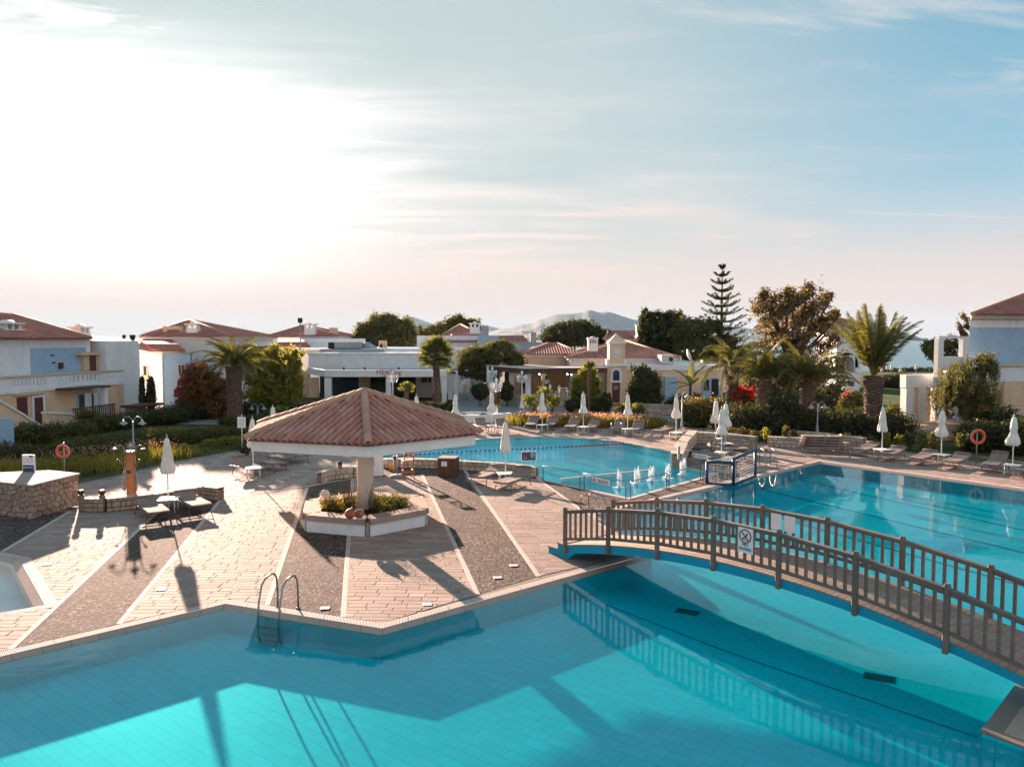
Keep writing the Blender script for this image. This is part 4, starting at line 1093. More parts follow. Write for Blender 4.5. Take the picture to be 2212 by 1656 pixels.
# white fascia ring and soffit
mb = MB()
for k in range(6):
    a, b = hexp(RR - .12, k), hexp(RR - .12, k + 1); ai, bi = hexp(RR - .34, k), hexp(RR - .34, k + 1)
    z0, z1 = ZB, ZE - .02
    V = lambda p, z: (p.x, p.y, z)
    mb.quad(V(a, z0), V(b, z0), V(b, z1), V(a, z1)); mb.quad(V(bi, z0), V(ai, z0), V(ai, z1), V(bi, z1)); mb.quad(V(a, z0), V(ai, z0), V(bi, z0), V(b, z0)); mb.quad(V(a, z1), V(b, z1), V(bi, z1), V(ai, z1))
mb.build('fascia', mWhite2, pav)
mb = MB()
for k in range(6): a, b = hexp(RR - .34, k), hexp(RR - .34, k + 1); mb.add([(a.x, a.y, ZB + .16), (b.x, b.y, ZB + .16), (0, 0, ZB + .16)], [(0, 2, 1)])
mb.build('ceiling', mWhite2, pav)
mb = MB()
for k in range(6):
    a = hexp(RR - .34, k); p = Vector((a.x, a.y, 0)).normalized(); q = Vector((-p.y, p.x, 0)) * .07
    mb.add([p * .25 - q + Vector((0, 0, ZB + .02)), p * .25 + q + Vector((0, 0, ZB + .02)), p * (RR - .35) + q + Vector((0, 0, ZB + .06)), p * (RR - .35) - q + Vector((0, 0, ZB + .06)), p * .25 - q + Vector((0, 0, ZB + .16)), p * .25 + q + Vector((0, 0, ZB + .16)), p * (RR - .35) + q + Vector((0, 0, ZB + .16)), p * (RR - .35) - q + Vector((0, 0, ZB + .16))], [(3, 2, 1, 0), (0, 1, 5, 4), (1, 2, 6, 5), (2, 3, 7, 6), (3, 0, 4, 7)])
mb.build('rafter', mWhite2, pav)
mb = MB()
for k in range(6): a, b = hexp(RR, k, ZE - .03), hexp(RR, k + 1, ZE - .03); mb.add([a, b, (0, 0, ZA - .06)], [(0, 1, 2)])
mb.build('roof_base', mTile, pav)
def tile_me(name, r0, r1, L, n=6, thick=.016):
    mb = MB(); vs = []
    for y, r, z in ((0, r0, 0), (L, r1, .0)):
        for k in range(n + 1):
            a = math.pi * k / n; vs.append((-r * math.cos(a), y, z + r * .95 * math.sin(a)))
    for y, r in ((0, r0 - thick), (.06, r0 - thick)):
        for k in range(n + 1):
            a = math.pi * k / n; vs.append((-r * math.cos(a), y, r * .95 * math.sin(a)))
    m = n + 1; fs = []
    for k in range(n): fs += [(k, k + 1, m + k + 1, m + k), (2 * m + k, 2 * m + k + 1, k + 1, k), (3 * m + k, 3 * m + k + 1, 2 * m + k + 1, 2 * m + k)]
    mb.add(vs, fs, True); return mb.mesh(name)
TM = tile_me('roof_tile', .102, .076, .45, thick=.022); TM.materials.append(mTile)
RM = tile_me('ridge_tile', .135, .10, .50, thick=.025); RM.materials.append(mTileR)
tiles = []; rnd = random.Random(2)
for k in range(6):
    a, b = hexp(RR, k, ZE), hexp(RR, k + 1, ZE); e = (b - a); Wd = e.length; e.normalize(); mid = (a + b) / 2; v = Vector((0, 0, ZA)) - mid; Hh = v.length; v.normalize(); nrm = e.cross(v)
    Nn = 17; sp_ = Wd / Nn; rowsN = 9; rl = Hh / rowsN
    for i in range(Nn):
        s = (i + .5) * sp_; tm = Hh * min(s, Wd - s) / (Wd / 2)
        for j in range(rowsN):
            t0 = j * rl - .05
            if t0 > tm - .12: break
            p = a + e * (s + rnd.uniform(-.006, .006)) + v * t0 + nrm * (.012 + rnd.uniform(0, .008))
            Mx = Matrix((e, v, nrm)).transposed().to_4x4() @ Matrix.Rotation(R(3.2 + rnd.uniform(-.8, .8)), 4, 'X') @ Matrix.Rotation(rnd.uniform(-.02, .02), 4, 'Z'); Mx.translation = p
            tiles.append((-(PC.y + p.y), Mx, k))
tiles.sort(key=lambda q: (q[2] in (2, 3), -q[0]))
far = MB(); mev = [v_.co.copy() for v_ in TM.vertices]; mef = [tuple(p_.vertices) for p_ in TM.polygons]
for i, (d, Mx, k) in enumerate(tiles):
    if i < 300: o = link('roof_tile', TM, None, pav); o.matrix_local = Mx
    else: far.add([Mx @ c for c in mev], mef, True)
far.build('roof_tile_field', mTile, pav)['kind'] = 'stuff'
# eave pan tiles visible as a scalloped edge below the covers
for k in range(6):
    a = hexp(RR + .04, k, ZE + .01); ap = Vector((0, 0, ZA + .02)); v = (ap - a); L = v.length; v.normalize(); e = v.cross(Vector((0, 0, 1))).normalized(); nrm = e.cross(v)
    Nn = 11; st = L / Nn
    for j in range(Nn):
        p = a + v * (j * st - .03) + nrm * .035; Mx = Matrix((e, v, nrm)).transposed().to_4x4() @ Matrix.Rotation(R(8), 4, 'X'); Mx.translation = p
        o = link('ridge_tile', RM, None, pav); o.matrix_local = Mx
MB().lathe([(.17, ZA - .02), (.16, ZA + .06), (.10, ZA + .10), (0, ZA + .11)], 14).build('apex_cap', mTileR, pav)
# planter ring of six white benches with grey caps
plt = E('planter_bench', 'six sided white bench ring with grey caps around the pavilion column', 'planter bench', tuple(PC))
RO = 2.16
for k in range(6):
    a, b = hexp(RO, k), hexp(RO, k + 1); d = (b - a).normalized(); a2, b2 = a + d * .10, b - d * .10
    nin = -((a + b) / 2).normalized(); gapd = .42
    def trap(o, i_, z0, z1, cut=0.0):
        P = [a2 - nin * o - d * cut, b2 - nin * o + d * cut, b2 + nin * i_ - d * (gapd * .30), a2 + nin * i_ + d * (gapd * .30)]
        return MB().prism([(p.x, p.y) for p in P], z0, z1)
    trap(0, .46, 0, .35).build('bench_base', mWhite2, plt); trap(.05, .50, .352, .525, .02).build('bench_cap', mCapG, plt)
    c = hexp(RO - .20, k); MB().box((c.x, c.y, .2), (.11, .22, .40), -math.pi / 2 + PHI + k * math.pi / 3 + math.pi / 2).build('corner_post', mCapG, plt)
mb = MB(); mb.prism([(hexp(RO - .52, k).x, hexp(RO - .52, k).y) for k in range(6)], 0, .40); mb.build('soil', mSoil, plt)
rg = np.random.default_rng(4)
def ringpts(n, r0, r1, a0, a1, z):
    a = rg.uniform(a0, a1, n); r = rg.uniform(r0, r1, n); return [(PC.x + r_ * math.cos(x), PC.y + r_ * math.sin(x), z) for r_, x in zip(r, a)]
for i, (lab, a0, a1, nn, hh, mt) in enumerate((('low pink flowering plant in the left side of the planter ring', R(170), R(215), 900, .30, lGrass), ('green leafy plants behind the column in the planter ring', R(60), R(170), 1700, .42, lOlive), ('grey green rosemary bushes right of the column in the planter ring', R(-50), R(45), 2400, .42, lHedge))):
    P = ringpts(9 + 4 * i, .5, 1.35, a0, a1, .40); b = Vector(P[0]); e = E('planter_shrub', lab, 'shrub', tuple(b), world=True)
    lob = [(x, y, z + .16, .20, .20, hh * .6) for x, y, z in P]
    crown(e, lob, int(nn * 1.25), .03, mt, 20 + i, name='foliage', off=tuple(b), shell=.2, aspect=2.6, gap=-.9)
    if i == 0: leafmesh('blossom', np.array(P)[rg.integers(0, len(P), 40)] + np.c_[rg.normal(size=(40, 2)) * .15, .32 + .1 * rg.random(40)], rg.normal(size=(40, 3)), np.full(40, .035), 1.2, rg.random(40), lPinkF, e, tuple(b), 'stuff')
P = [(PC.x - .55, PC.y - .1, .4), (PC.x - .45, PC.y + .1, .4), (PC.x - .65, PC.y + .15, .4), (PC.x + .3, PC.y - .45, .4)]
e = E('twig_bush', 'bare reddish twigs rising left of the column in the planter', 'shrub', P[0], world=True)
mb = MB(); rr = random.Random(3)
for i in range(46):
    p = rr.choice(P); x, y = p[0] + rr.uniform(-.12, .12), p[1] + rr.uniform(-.12, .12); hh = rr.uniform(.5, 1.0); mb.tube([(x, y, .38), (x + rr.uniform(-.06, .06), y, .4 + hh * .5), (x + rr.uniform(-.16, .16), y + rr.uniform(-.1, .1), .4 + hh)], [.008, .006, .003], 4)
mb.build('twig', mBark, e)['kind'] = 'stuff'
# things lying on the benches
def on_bench(px, py): return g(px, py, .527)
c = on_bench(703, 1083)
e = E('stone_ornament', 'white carved shell shaped stone standing on the back left bench', 'ornament', tuple(c))
def wob(a, f): return 1 + .18 * math.sin(3 * a + 5 * f) + .12 * math.sin(7 * a + 3)
MB().lathe([(.20, 0), (.24, .06), (.19, .15), (.13, .20), (.15, .27), (.09, .36), (0, .40)], 18, wob=wob).build('body', mWhite2, e)
c = on_bench(757, 1120)
e = E('clay_amphora', 'red clay jug lying on its side at the front of the bench ring', 'jug', tuple(c), .4)
o = MB().lathe([(.0, -.20), (.11, -.17), (.155, -.05), (.14, .06), (.07, .15), (.055, .20), (.08, .23)], 16).build('body', mTerra, e); o.rotation_euler = (R(82), 0, .2); o.location = (0, 0, .15)
MB().tube([(.02, .06, .28), (.04, -.03, .34), (.03, -.12, .31), (0, -.17, .24)], .014, 6).build('handle', mTerra, e)
c = on_bench(776, 1119)
e = E('rope_wrapped_jar', 'brown clay jar bound with pale rope beside the red jug', 'jar', tuple(c), -.3)
o = MB().lathe([(.0, -.16), (.10, -.13), (.135, 0), (.11, .10), (.06, .15), (.07, .18)], 16).build('body', mTerra, e); o.rotation_euler = (R(75), 0, 1.0); o.location = (0, 0, .13)
MB().tube([(.14 * math.cos(a * .4), .05 * math.sin(a * .8), .13 + .14 * math.sin(a * .4)) for a in range(16)], .012, 5, closed=True).tube([(.05 + .09 * math.cos(a * .5), -.12 + .05 * math.sin(a * .5), .02) for a in range(13)], .012, 5, closed=True).build('rope', mNet, e)

# ================================================================ buildings
class Fac:
    """a vertical facade through two ground points; boxes are placed on it from measured picture points"""
    def __init__(s, P0, P1):
        s.o = Vector((P0[0], P0[1])); d = Vector((P1[0], P1[1])) - s.o; s.L = d.length; s.u = d / s.L
        n = Vector((s.u.y, -s.u.x)); s.n = n if n.dot(s.o) < 0 else -n; s.rz = math.atan2(s.u.y, s.u.x)
    def hit(s, px, py, d=0.0):
        r = ray(px, py); o = s.o + s.n * d; k = o.dot(s.n) / (r.x * s.n.x + r.y * s.n.y); p = r * k
        return (Vector((p.x, p.y)) - s.o).dot(s.u), H + p.z
    def w(s, a, d, z): p = s.o + s.u * a + s.n * d; return Vector((p.x, p.y, z))
    def box(s, mb, s0, s1, z0, z1, d0, d1):
        mb.cbox(s.w((s0 + s1) / 2, (d0 + d1) / 2, (z0 + z1) / 2), (abs(s1 - s0), abs(d1 - d0), abs(z1 - z0)), s.rz, .01); return mb
    def rect(s, mb, r, d0, d1, dp=None):
        dp = d1 if dp is None else dp
        x0, y0, x1, y1 = r; ym = (y0 + y1) / 2; xm = (x0 + x1) / 2
        return s.box(mb, s.hit(x0, ym, dp)[0], s.hit(x1, ym, dp)[0], s.hit(xm, y1, dp)[1], s.hit(xm, y0, dp)[1], d0, d1)
    def part(s, name, mat, parent, r, d0, d1, dp=None):
        mb = MB(); s.rect(mb, r, d0, d1, dp); return mb.build(name, mat, parent)
    def pbox(s, name, mat, parent, s0, s1, z0, z1, d0, d1): return s.box(MB(), s0, s1, z0, z1, d0, d1).build(name, mat, parent)
def hexc_(c): return c
def window(f, parent, r, mat_frame, d=.06, glass=mGlass, fw=2.0, mull=1, nm='window'):
    o = f.part(nm, mat_frame, parent, r, .0, d)
    x0, y0, x1, y1 = r; g_ = f.part('pane', glass, parent, (x0 + fw, y0 + fw, x1 - fw, y1 - fw), d - .02, d + .012); g_.parent = o
    for k in range(mull):
        xm = x0 + (x1 - x0) * (k + 1) / (mull + 1); b_ = f.part('glazing_bar', mat_frame, parent, (xm - .45, y0 + fw, xm + .45, y1 - fw), d + .012, d + .03); b_.parent = o
    return o
def vault_chimney(name, label, c, wd, ht, mat=mWhite, rz=0.0, parent=None):
    e = MB(); a = wd / 2
    e.cbox((c[0], c[1], c[2] + ht * .3), (wd, wd * .8, ht * .6), rz).cbox((c[0], c[1], c[2] + ht * .92), (wd * 1.25, wd, ht * .10), rz)
    for k in (-1, 0, 1): e.cbox((c[0] + k * a * .85 * math.cos(rz), c[1] + k * a * .85 * math.sin(rz), c[2] + ht * .74), (wd * .16, wd * .7, ht * .28), rz)
    e.tube([(c[0] - a * .0, c[1] - wd * .4, c[2] + ht * .95), (c[0], c[1] + wd * .4, c[2] + ht * .95)], ht * .16, 8)
    return e.build('chimney', mat, parent)
def hip_px(parent, xl, xr, ye, xa, ya, Y, depth, mat=mRoof, wallmat=mWhite, z0=0.0, inset=.35, sp=.28, ridge=0.0, wall=True, rz=0.0, yfix=None):
    """hipped roof whose front eave runs from xl to xr (picture) at depth Y"""
    a, b = at(xl, ye, Y), at(xr, ye, Y); ze = (a.z + b.z) / 2
    ap = at(xa, ya, Y + depth / 2); rl = ridge / 2
    P = [(a.x, Y), (b.x, Y), (b.x, Y + depth), (a.x, Y + depth)]
    hip_roof(parent, P, ze, (ap.x - rl, Y + depth / 2), (ap.x + rl, Y + depth / 2), ap.z, mat, sp=sp)
    if wall:
        i = inset; MB().prism([(a.x + i, Y + i), (b.x - i, Y + i), (b.x - i, Y + depth - i), (a.x + i, Y + depth - i)], z0, ze - .22).build('wall', wallmat, parent)
        MB().prism([(a.x + i * .4, Y + i * .4), (b.x - i * .4, Y + i * .4), (b.x - i * .4, Y + depth - i * .4), (a.x + i * .4, Y + depth - i * .4)], ze - .22, ze - .03).build('cornice', mWhite, parent)
    return a, b, ze

# ---- house on the left with balcony and outside stairs
P_L, P_R = at(0, 900, 45.5), at(266, 900, 56.5)
f = Fac((P_L.x, 45.5), (P_R.x, 56.5))
hs1 = E('balcony_house', 'large white and pale blue house with ochre ground floor and balustraded balcony', 'house', tuple(f.w(0, 0, 0)), world=True)
sR = f.hit(266, 850)[0]; hB = f.hit(130, 806)[1]; print('house1 L', f.L, 'balc', hB)
hPar = 5.75
f.pbox('ground_floor_wall', mOchre, hs1, -9, sR, -.05, hB - 1.05, -6, 0)
f.pbox('balcony_slab', mWhite, hs1, -9, sR, hB - 1.05, hB - .80, -6, .10)
# balustrade: solid bands with openings that show posts
def balus(s0, s1, n):
    f.pbox('parapet_base', mWhite, hs1, s0, s1, hB - .80, hB - .62, -.16, .04); f.pbox('parapet_top', mWhite, hs1, s0, s1, hB - .22, hB - .10, -.16, .04)
    for k in range(n):
        c = s0 + (s1 - s0) * (k + .5) / n; f.pbox('baluster', mWhite, hs1, c - .12, c + .12, hB - .62, hB - .22, -.13, .02)
sA, sBb, sC, sD = f.hit(22, 830)[0], f.hit(96, 820)[0], f.hit(150, 815)[0], f.hit(214, 812)[0]
for a_, b_ in ((-9, sA), (sBb, sC), (sD, sR)): f.pbox('parapet', mWhite, hs1, a_, b_, hB - .80, hB - .10, -.16, .04)
balus(sA, sBb, 9); balus(sC, sD, 7)
f.pbox('parapet_cap', mOchreTrim, hs1, -9, sR + .05, hB - .10, hB, -.22, .12)
# upper storey set back, then the solid end block
f.pbox('upper_wall', mWhite, hs1, -9, sR - 1.2, hB - 1.0, hPar, -9, -1.6)
f.pbox('upper_cornice', mOchreTrim, hs1, -9, sR + 3.6, hPar, hPar + .07, -9, -1.52)
f.pbox('recess_panel', mBlueWall, hs1, f.hit(66, 790, -1.6)[0], f.hit(186, 790, -1.6)[0], hB - 1.0, f.hit(120, 751, -1.6)[1], -1.6, -1.57)
f.pbox('end_block', mWhite, hs1, sR - .6, f.hit(304, 850, -.8)[0], -.05, hPar - .02, -8.4, -.8)
dd = f.part('doorway_surround', mOchreTrim, hs1, (181, 764, 215, 800), -1.6, -1.35); f.part('hood', mOchreTrim, hs1, (176, 761, 218, 767), -1.6, -1.1)
f.part('doorway', mRedDoor, hs1, (194, 768, 208, 800), -1.4, -1.33)
for px_, py_ in ((116, 767), (119, 783)): f.part('wall_lamp', mRedDoor, hs1, (px_ - 2, py_ - 1.5, px_ + 2, py_ + 1.5), -1.57, -1.4)
f.part('wall_bell', mRedDoor, hs1, (131, 783, 138, 796), -1.57, -1.38)
# ground floor doors, shutters, canopy, terrace
f.part('recess', mOchreTrim, hs1, (34, 848, 96, 853), 0, .20)
d1 = f.part('door', mRedDoor, hs1, (38, 858, 60, 905), 0, .05)
d2 = f.part('door_frame', mWhite, hs1, (71, 853, 99, 922), 0, .10); f.part('door', mRedDoor, hs1, (76, 858, 94, 920), .08, .13)
fr = f.part('window', mShut, hs1, (168, 847, 214, 895), 0, .06)
for r_ in ((172, 852, 183, 893), (184, 848, 198, 888), (200, 850, 202.5, 888), (203, 848, 212, 888)):
    o = f.part('pane' if r_[0] in (172, 200) else 'shutter', mGlass if r_[0] in (172, 200) else mWhite, hs1, r_, .06, .10); o.parent = fr
s0_, s1_ = f.hit(156, 840, 1.3)[0], f.hit(258, 836, 1.3)[0] - .9; hz = f.hit(210, 838, 1.3)[1]
mb = MB(); f.box(mb, s0_, s1_, hz, hz + .12, -.0, 1.3); mb.build('canopy', mBrown, hs1)
f.pbox('canopy_post', mWhite, hs1, s1_ - .5, s1_ - .15, 0, hz - .01, .9, 1.2)
f.pbox('corner_pier', mOchreTrim, hs1, sR - .5, sR, 0, hB - 1.06, 0, .06)
mb = MB(); zt_ = f.hit(225, 874, 1.7)[1]
sa, sb = f.hit(158, 885, 1.7)[0], f.hit(250, 878, 1.7)[0]
f.box(mb, sa, sb, zt_ - .08, zt_, 1.62, 1.70); f.box(mb, sa, sb, .35, .42, 1.62, 1.70)
mb.build('terrace_rail', mBrown, hs1)
for k in range(22):
    c = sa + (sb - sa) * (k + .5) / 22; f.pbox('rail_slat', mBrown, hs1, c - .03, c + .03, .42, zt_ - .08, 1.63, 1.69)
f.pbox('terrace_floor', mWhite, hs1, sa - .3, sb + .5, -.05, .33, 0, 1.95)
# white capped stair walls in front
def slope_wall(pts, d0, d1, mat, capm, name, parent, fac=f, capw=.08, capt=.12):
    mb = MB(); S = [fac.hit(px, py, d1) for px, py in pts]; n = len(S)
    prof = [(a, b) for a, b in S] + [(S[-1][0], -.3), (S[0][0], -.3)]
    vs = [fac.w(a, d0, z) for a, z in prof] + [fac.w(a, d1, z) for a, z in prof]; m = len(prof)
    tri = tessellate_polygon([[Vector((a, z, 0)) for a, z in prof]])
    mb.add(vs, [(i, (i + 1) % m, m + (i + 1) % m, m + i) for i in range(m)] + [tuple(t_) for t_ in tri] + [tuple(x + m for x in t_) for t_ in tri]); mb.build(name, mat, parent)
    mb = MB()
    for (a, z), (b, z2) in zip(S, S[1:]):
        q = [fac.w(a, d0 - capw, z + .003), fac.w(b, d0 - capw, z2 + .003), fac.w(b, d1 + capw, z2 + .003), fac.w(a, d1 + capw, z + .003)]; up_ = Vector((0, 0, capt))
        mb.add(q + [p + up_ for p in q], [(3, 2, 1, 0), (4, 5, 6, 7), (0, 1, 5, 4), (1, 2, 6, 5), (2, 3, 7, 6), (3, 0, 4, 7)])
    mb.build(name + '_cap', capm, parent)
slope_wall([(-20, 858), (52, 899), (58, 904), (104, 931)], 3.1, 3.35, mOchre, mWhite, 'stair_wall', hs1)
slope_wall([(99, 893), (153, 895), (190, 922)], 2.0, 2.25, mOchre, mWhite, 'terrace_wall', hs1)
slope_wall([(270, 877), (298, 872), (341, 902), (341, 915)], 1.2, 1.5, mWhite, mOchreTrim, 'side_stair_wall', hs1, capt=.10)
f.pbox('side_canopy', mBrown, hs1, f.hit(260, 893, 1.3)[0], f.hit(306, 893, 1.3)[0] + .2, 1.05, 1.2, 1.3, 3.0)
f.pbox('garden_wall', mBlueWall, hs1, f.hit(-40, 900, 5)[0], f.hit(30, 920, 5)[0], -.05, f.hit(10, 904, 5)[1], 4.8, 5)
# roof
a_, b_ = at(-150, 728, 47), at(198, 728, 60)
q = [f.w(-12, -1.1, 0), f.w(f.hit(198, 728, -1.1)[0], -1.1, 0), f.w(f.hit(198, 728, -1.1)[0], -11.5, 0), f.w(-12, -11.5, 0)]
apx = at(30, 680, 55)
q = [(p.x, p.y) for p in q]; mid_ = f.w((f.hit(198, 728, -1.1)[0] - 12) / 2 + .8, -6.3, 0); zz = H + (at(30, 680.5, mid_.y).z - H)
m1 = f.w((f.hit(198, 728, -1.1)[0] - 12) / 2 - 3, -6.3, 0)
apx_t = (30 - 1106) / F
mm = None
for k in range(400):      # point on the roof axis that is seen at picture column 30
    s_ = -12 + k * .06; p_ = f.w(s_, -6.3, 0)
    if p_.x / p_.y > apx_t: mm = p_; break
hip_roof(hs1, q, hPar + .12, (m1.x, m1.y) if mm is None else (mm.x - f.u.x * 3, mm.y - f.u.y * 3), (mm.x, mm.y), at(30, 681, mm.y).z, mRoof, sp=.26)
c = at(17, 724, 50); vault_chimney('chimney', '', (c.x, c.y, c.z - .3), 1.25, 1.15, parent=hs1, rz=f.rz)
c = at(174, 725, 57.5); vault_chimney('chimney', '', (c.x, c.y, c.z - .5), 1.1, 1.2, parent=hs1, rz=f.rz)
for px_ in (268, 284, 289):
    c = at(px_, 733, 60); MB().lathe([(.10, -.1), (.10, .18), (.16, .2), (.12, .35)], 8, tuple(c)).build('vent_pipe', mDark, hs1)

# ---- second house, white and blue
h2 = E('hipped_house', 'white two storey house with red hipped roof behind the left palm', 'house', tuple(at(400, 880, 66)), world=True); h2.location.z = 0
hip_px(h2, 302, 500, 727, 409, 692.7, 66, 13)
c = at(418, 723, 67.5); vault_chimney('chimney', '', (c.x, c.y, c.z - .1), .95, 1.1, parent=h2)
c = at(374, 717, 68); MB().cbox((c.x, c.y, c.z), (1.25, 1.2, 1.0)).build('dormer', mOchreTrim, h2)
c = at(374, 719.5, 67.3); MB().box((c.x, c.y, c.z), (.95, .1, .6)).build('window', mGlass, h2)
f2 = Fac((at(355, 880, 62).x, 62), (at(413, 880, 62.4).x, 62.6))
# wing with lean-to roof
a, b = at(303, 878, 63.5), at(355.5, 878, 62)
h3 = E('corner_wing_house', 'white and light blue corner wing with small brown framed windows', 'house', (b.x, b.y, 0), world=True)
c_ = at(413, 878, 62.6); zw = at(355, 762, 62).z
f3a = Fac((a.x, a.y), (b.x, b.y)); f3b = Fac((b.x, b.y), (c_.x, c_.y))
f3a.pbox('wall', mWhite, h3, 0, f3a.L, -.05, zw, -3, 0); f3b.pbox('blue_wall', mBlueWall, h3, .02, f3b.L, -.05, zw - .004, -3, -.003)
f3a.pbox('pilaster', mWhite, h3, f3a.L * .55, f3a.L, -.05, zw - .1, 0, .12)
f3b.pbox('cornice', mOchreTrim, h3, -.1, f3b.L + .2, zw, zw + .12, -3.1, .12); f3a.pbox('cornice', mOchreTrim, h3, -.2, f3a.L - .02, zw + .002, zw + .118, -3.1, .10)
window(f3b, h3, (383, 786, 400, 811), mOchreTrim, .10, fw=2.5); window(f3a, h3, (307, 788, 319, 813), mOchreTrim, .10, fw=2.8, mull=0)
f3a.part('panel', mOchreTrim, h3, (307, 813, 319, 820), 0, .06)
zr_ = at(340, 737, 66).z
L0, L1 = f3a.w(.0, .3, zw + .14), f3b.w(f3b.L - .3, .3, zw + .14); T0 = at(303, 735.5, 66); T1 = at(371, 735.5, 66)
mb = MB(); mb.quad(f3a.w(2.0, .25, zw + .13), L1, T1, T0); mb.add([L0, f3a.w(2.0, .25, zw + .13), T0], [(0, 1, 2)]); mb.build('roof', mRoof, h3)
mb = MB(); base0 = f3a.w(2.0, .25, zw + .2)
for k in range(26):
    s_ = (k + .5) / 26; mb.tube([base0.lerp(L1, s_) + Vector((0, -.05, .03)), T0.lerp(T1, s_) + Vector((0, 0, .05))], .09, 5)
mb.build('tile_row', mRoof, h3)['kind'] = 'stuff'

# ---- roofs behind the grill house
h4 = E('far_house', 'low white house with wide red roof and white chimney behind the grill house', 'house', tuple(at(655, 750, 98)), world=True); h4.location.z = 0
hip_px(h4, 577, 732, 726, 654, 702.5, 98, 14, sp=.35)
c = at(671, 724, 99); vault_chimney('chimney', '', (c.x, c.y, c.z), 1.3, 1.5, parent=h4)
c = at(720.5, 717, 100); MB().cbox((c.x, c.y, c.z), (.9, .9, 1.1)).build('stair_tower', mOchreTrim, h4)
h4b = E('low_wing', 'low white wing with sloping red roof and terrace in front of the far house', 'house', tuple(at(650, 760, 90)), world=True); h4b.location.z = 0
a, b = at(560, 730, 92), at(772, 730, 92); MB().prism([(a.x, 92), (b.x, 92), (b.x, 97), (a.x, 97)], -.05, at(600, 731, 92).z).build('wall', mWhite, h4b)
a, b = at(601, 748, 88), at(671, 748, 88); p3 = at(600, 731.5, 93); p4 = at(650, 731.5, 93); mb = MB(); mb.quad(a, b, p4, p3); mb.build('roof', mRoof, h4b)
mb = MB()
for k in range(20): s_ = (k + .5) / 20; mb.tube([a.lerp(b, s_), p3.lerp(p4, s_)], .10, 5)
mb.build('tile_row', mRoof, h4b)['kind'] = 'stuff'
MB().prism([(a.x, 88.3), (b.x + 4, 88.3), (b.x + 4, 92), (a.x, 92)], -.05, a.z - .05).build('lower_wall', mWhite, h4b)
e = E('floodlight_pole', 'thin pole with a dark floodlight above the left roofs', 'lamp', tuple(at(648, 760, 80)), world=True); e.location.z = 0
c = at(648.5, 694, 80); MB().tube([(c.x, 80, 0), (c.x, 80, c.z)], .06, 6).build('pole', mGreyMetal, e); MB().cbox((c.x, 80, c.z + .1), (.42, .3, .5)).build('floodlight', mBlack, e)
h5 = E('twin_roof_house', 'white house with stepped red roofs and chimney behind the fan palm', 'house', tuple(at(1000, 750, 95)), world=True); h5.location.z = 0
hip_px(h5, 955, 1040, 723.5, 994.6, 701.5, 98, 11, sp=.35)
hip_px(h5, 966, 1036, 739.5, 1002, 724, 92, 9, sp=.35, ridge=3)
c = at(1026, 721, 97); vault_chimney('chimney', '', (c.x, c.y, c.z), 1.2, 1.4, parent=h5)
a, b = at(900, 725, 93), at(1050, 725, 93); MB().prism([(a.x, 93.2), (b.x, 93.2), (b.x, 100), (a.x, 100)], -.05, at(1000, 725, 93).z).build('wall', mWhite, h5)
a, b = at(1032, 725, 91), at(1077, 725, 91); MB().prism([(a.x, 91), (b.x, 91), (b.x, 99), (a.x, 99)], -.05, at(1050, 724.5, 91).z).build('blue_wall', mBlueWall, h5)
MB().cbox((at(1047, 724, 93).x, 93.5, at(1047, 718, 93).z), (.9, .7, 1.6)).build('vent_stack', mGreyMetal, h5)
h6 = E('blue_flat_house', 'pale blue flat roofed house with a strip of red tiles', 'house', tuple(at(1130, 760, 92)), world=True); h6.location.z = 0
a, b = at(1090, 740, 92), at(1166, 740, 92); MB().prism([(a.x, 92), (b.x, 92), (b.x, 99), (a.x, 99)], -.05, at(1130, 740.5, 92).z).build('wall', mBlueWall, h6)
MB().prism([(a.x - .1, 91.9), (b.x + .1, 91.9), (b.x + .1, 99.1), (a.x - .1, 99.1)], at(1130, 740.5, 92).z, at(1130, 738.8, 92).z).build('parapet_cap', mOchreTrim, h6)
hip_px(h6, 1070, 1141, 739, 1105, 727, 94, 6, sp=.35, ridge=3.2, wall=False)
MB().cbox((at(1152, 730, 93).x, 93.5, at(1152, 733, 93).z), (.7, .6, 1.7)).build('vent_stack', mGreyMetal, h6)
h7 = E('gabled_house', 'tall house with red gabled roofs and white pediment behind the clock tower', 'house', tuple(at(1345, 760, 92)), world=True); h7.location.z = 0
hip_px(h7, 1306, 1378, 731.5, 1345, 716, 92, 9, sp=.35, ridge=3.5, wallmat=mOchre)
a, ap, b = at(1370, 733, 91), at(1388, 716, 91), at(1408, 733, 91); mb = MB(); mb.add([a, b, ap, a + Vector((0, 8, 0)), b + Vector((0, 8, 0)), ap + Vector((0, 8, 0))], [(0, 1, 2), (5, 4, 3), (0, 2, 5, 3), (2, 1, 4, 5), (1, 0, 3, 4)]); mb.build('pediment', mWhite, h7)
MB().prism([(a.x + .2, 91.3), (b.x - .2, 91.3), (b.x - .2, 99), (a.x + .2, 99)], 0, a.z).build('gable_wall', mOchre, h7)
c = at(1381, 718, 94); vault_chimney('chimney', '', (c.x, c.y, c.z), .8, .95, parent=h7)

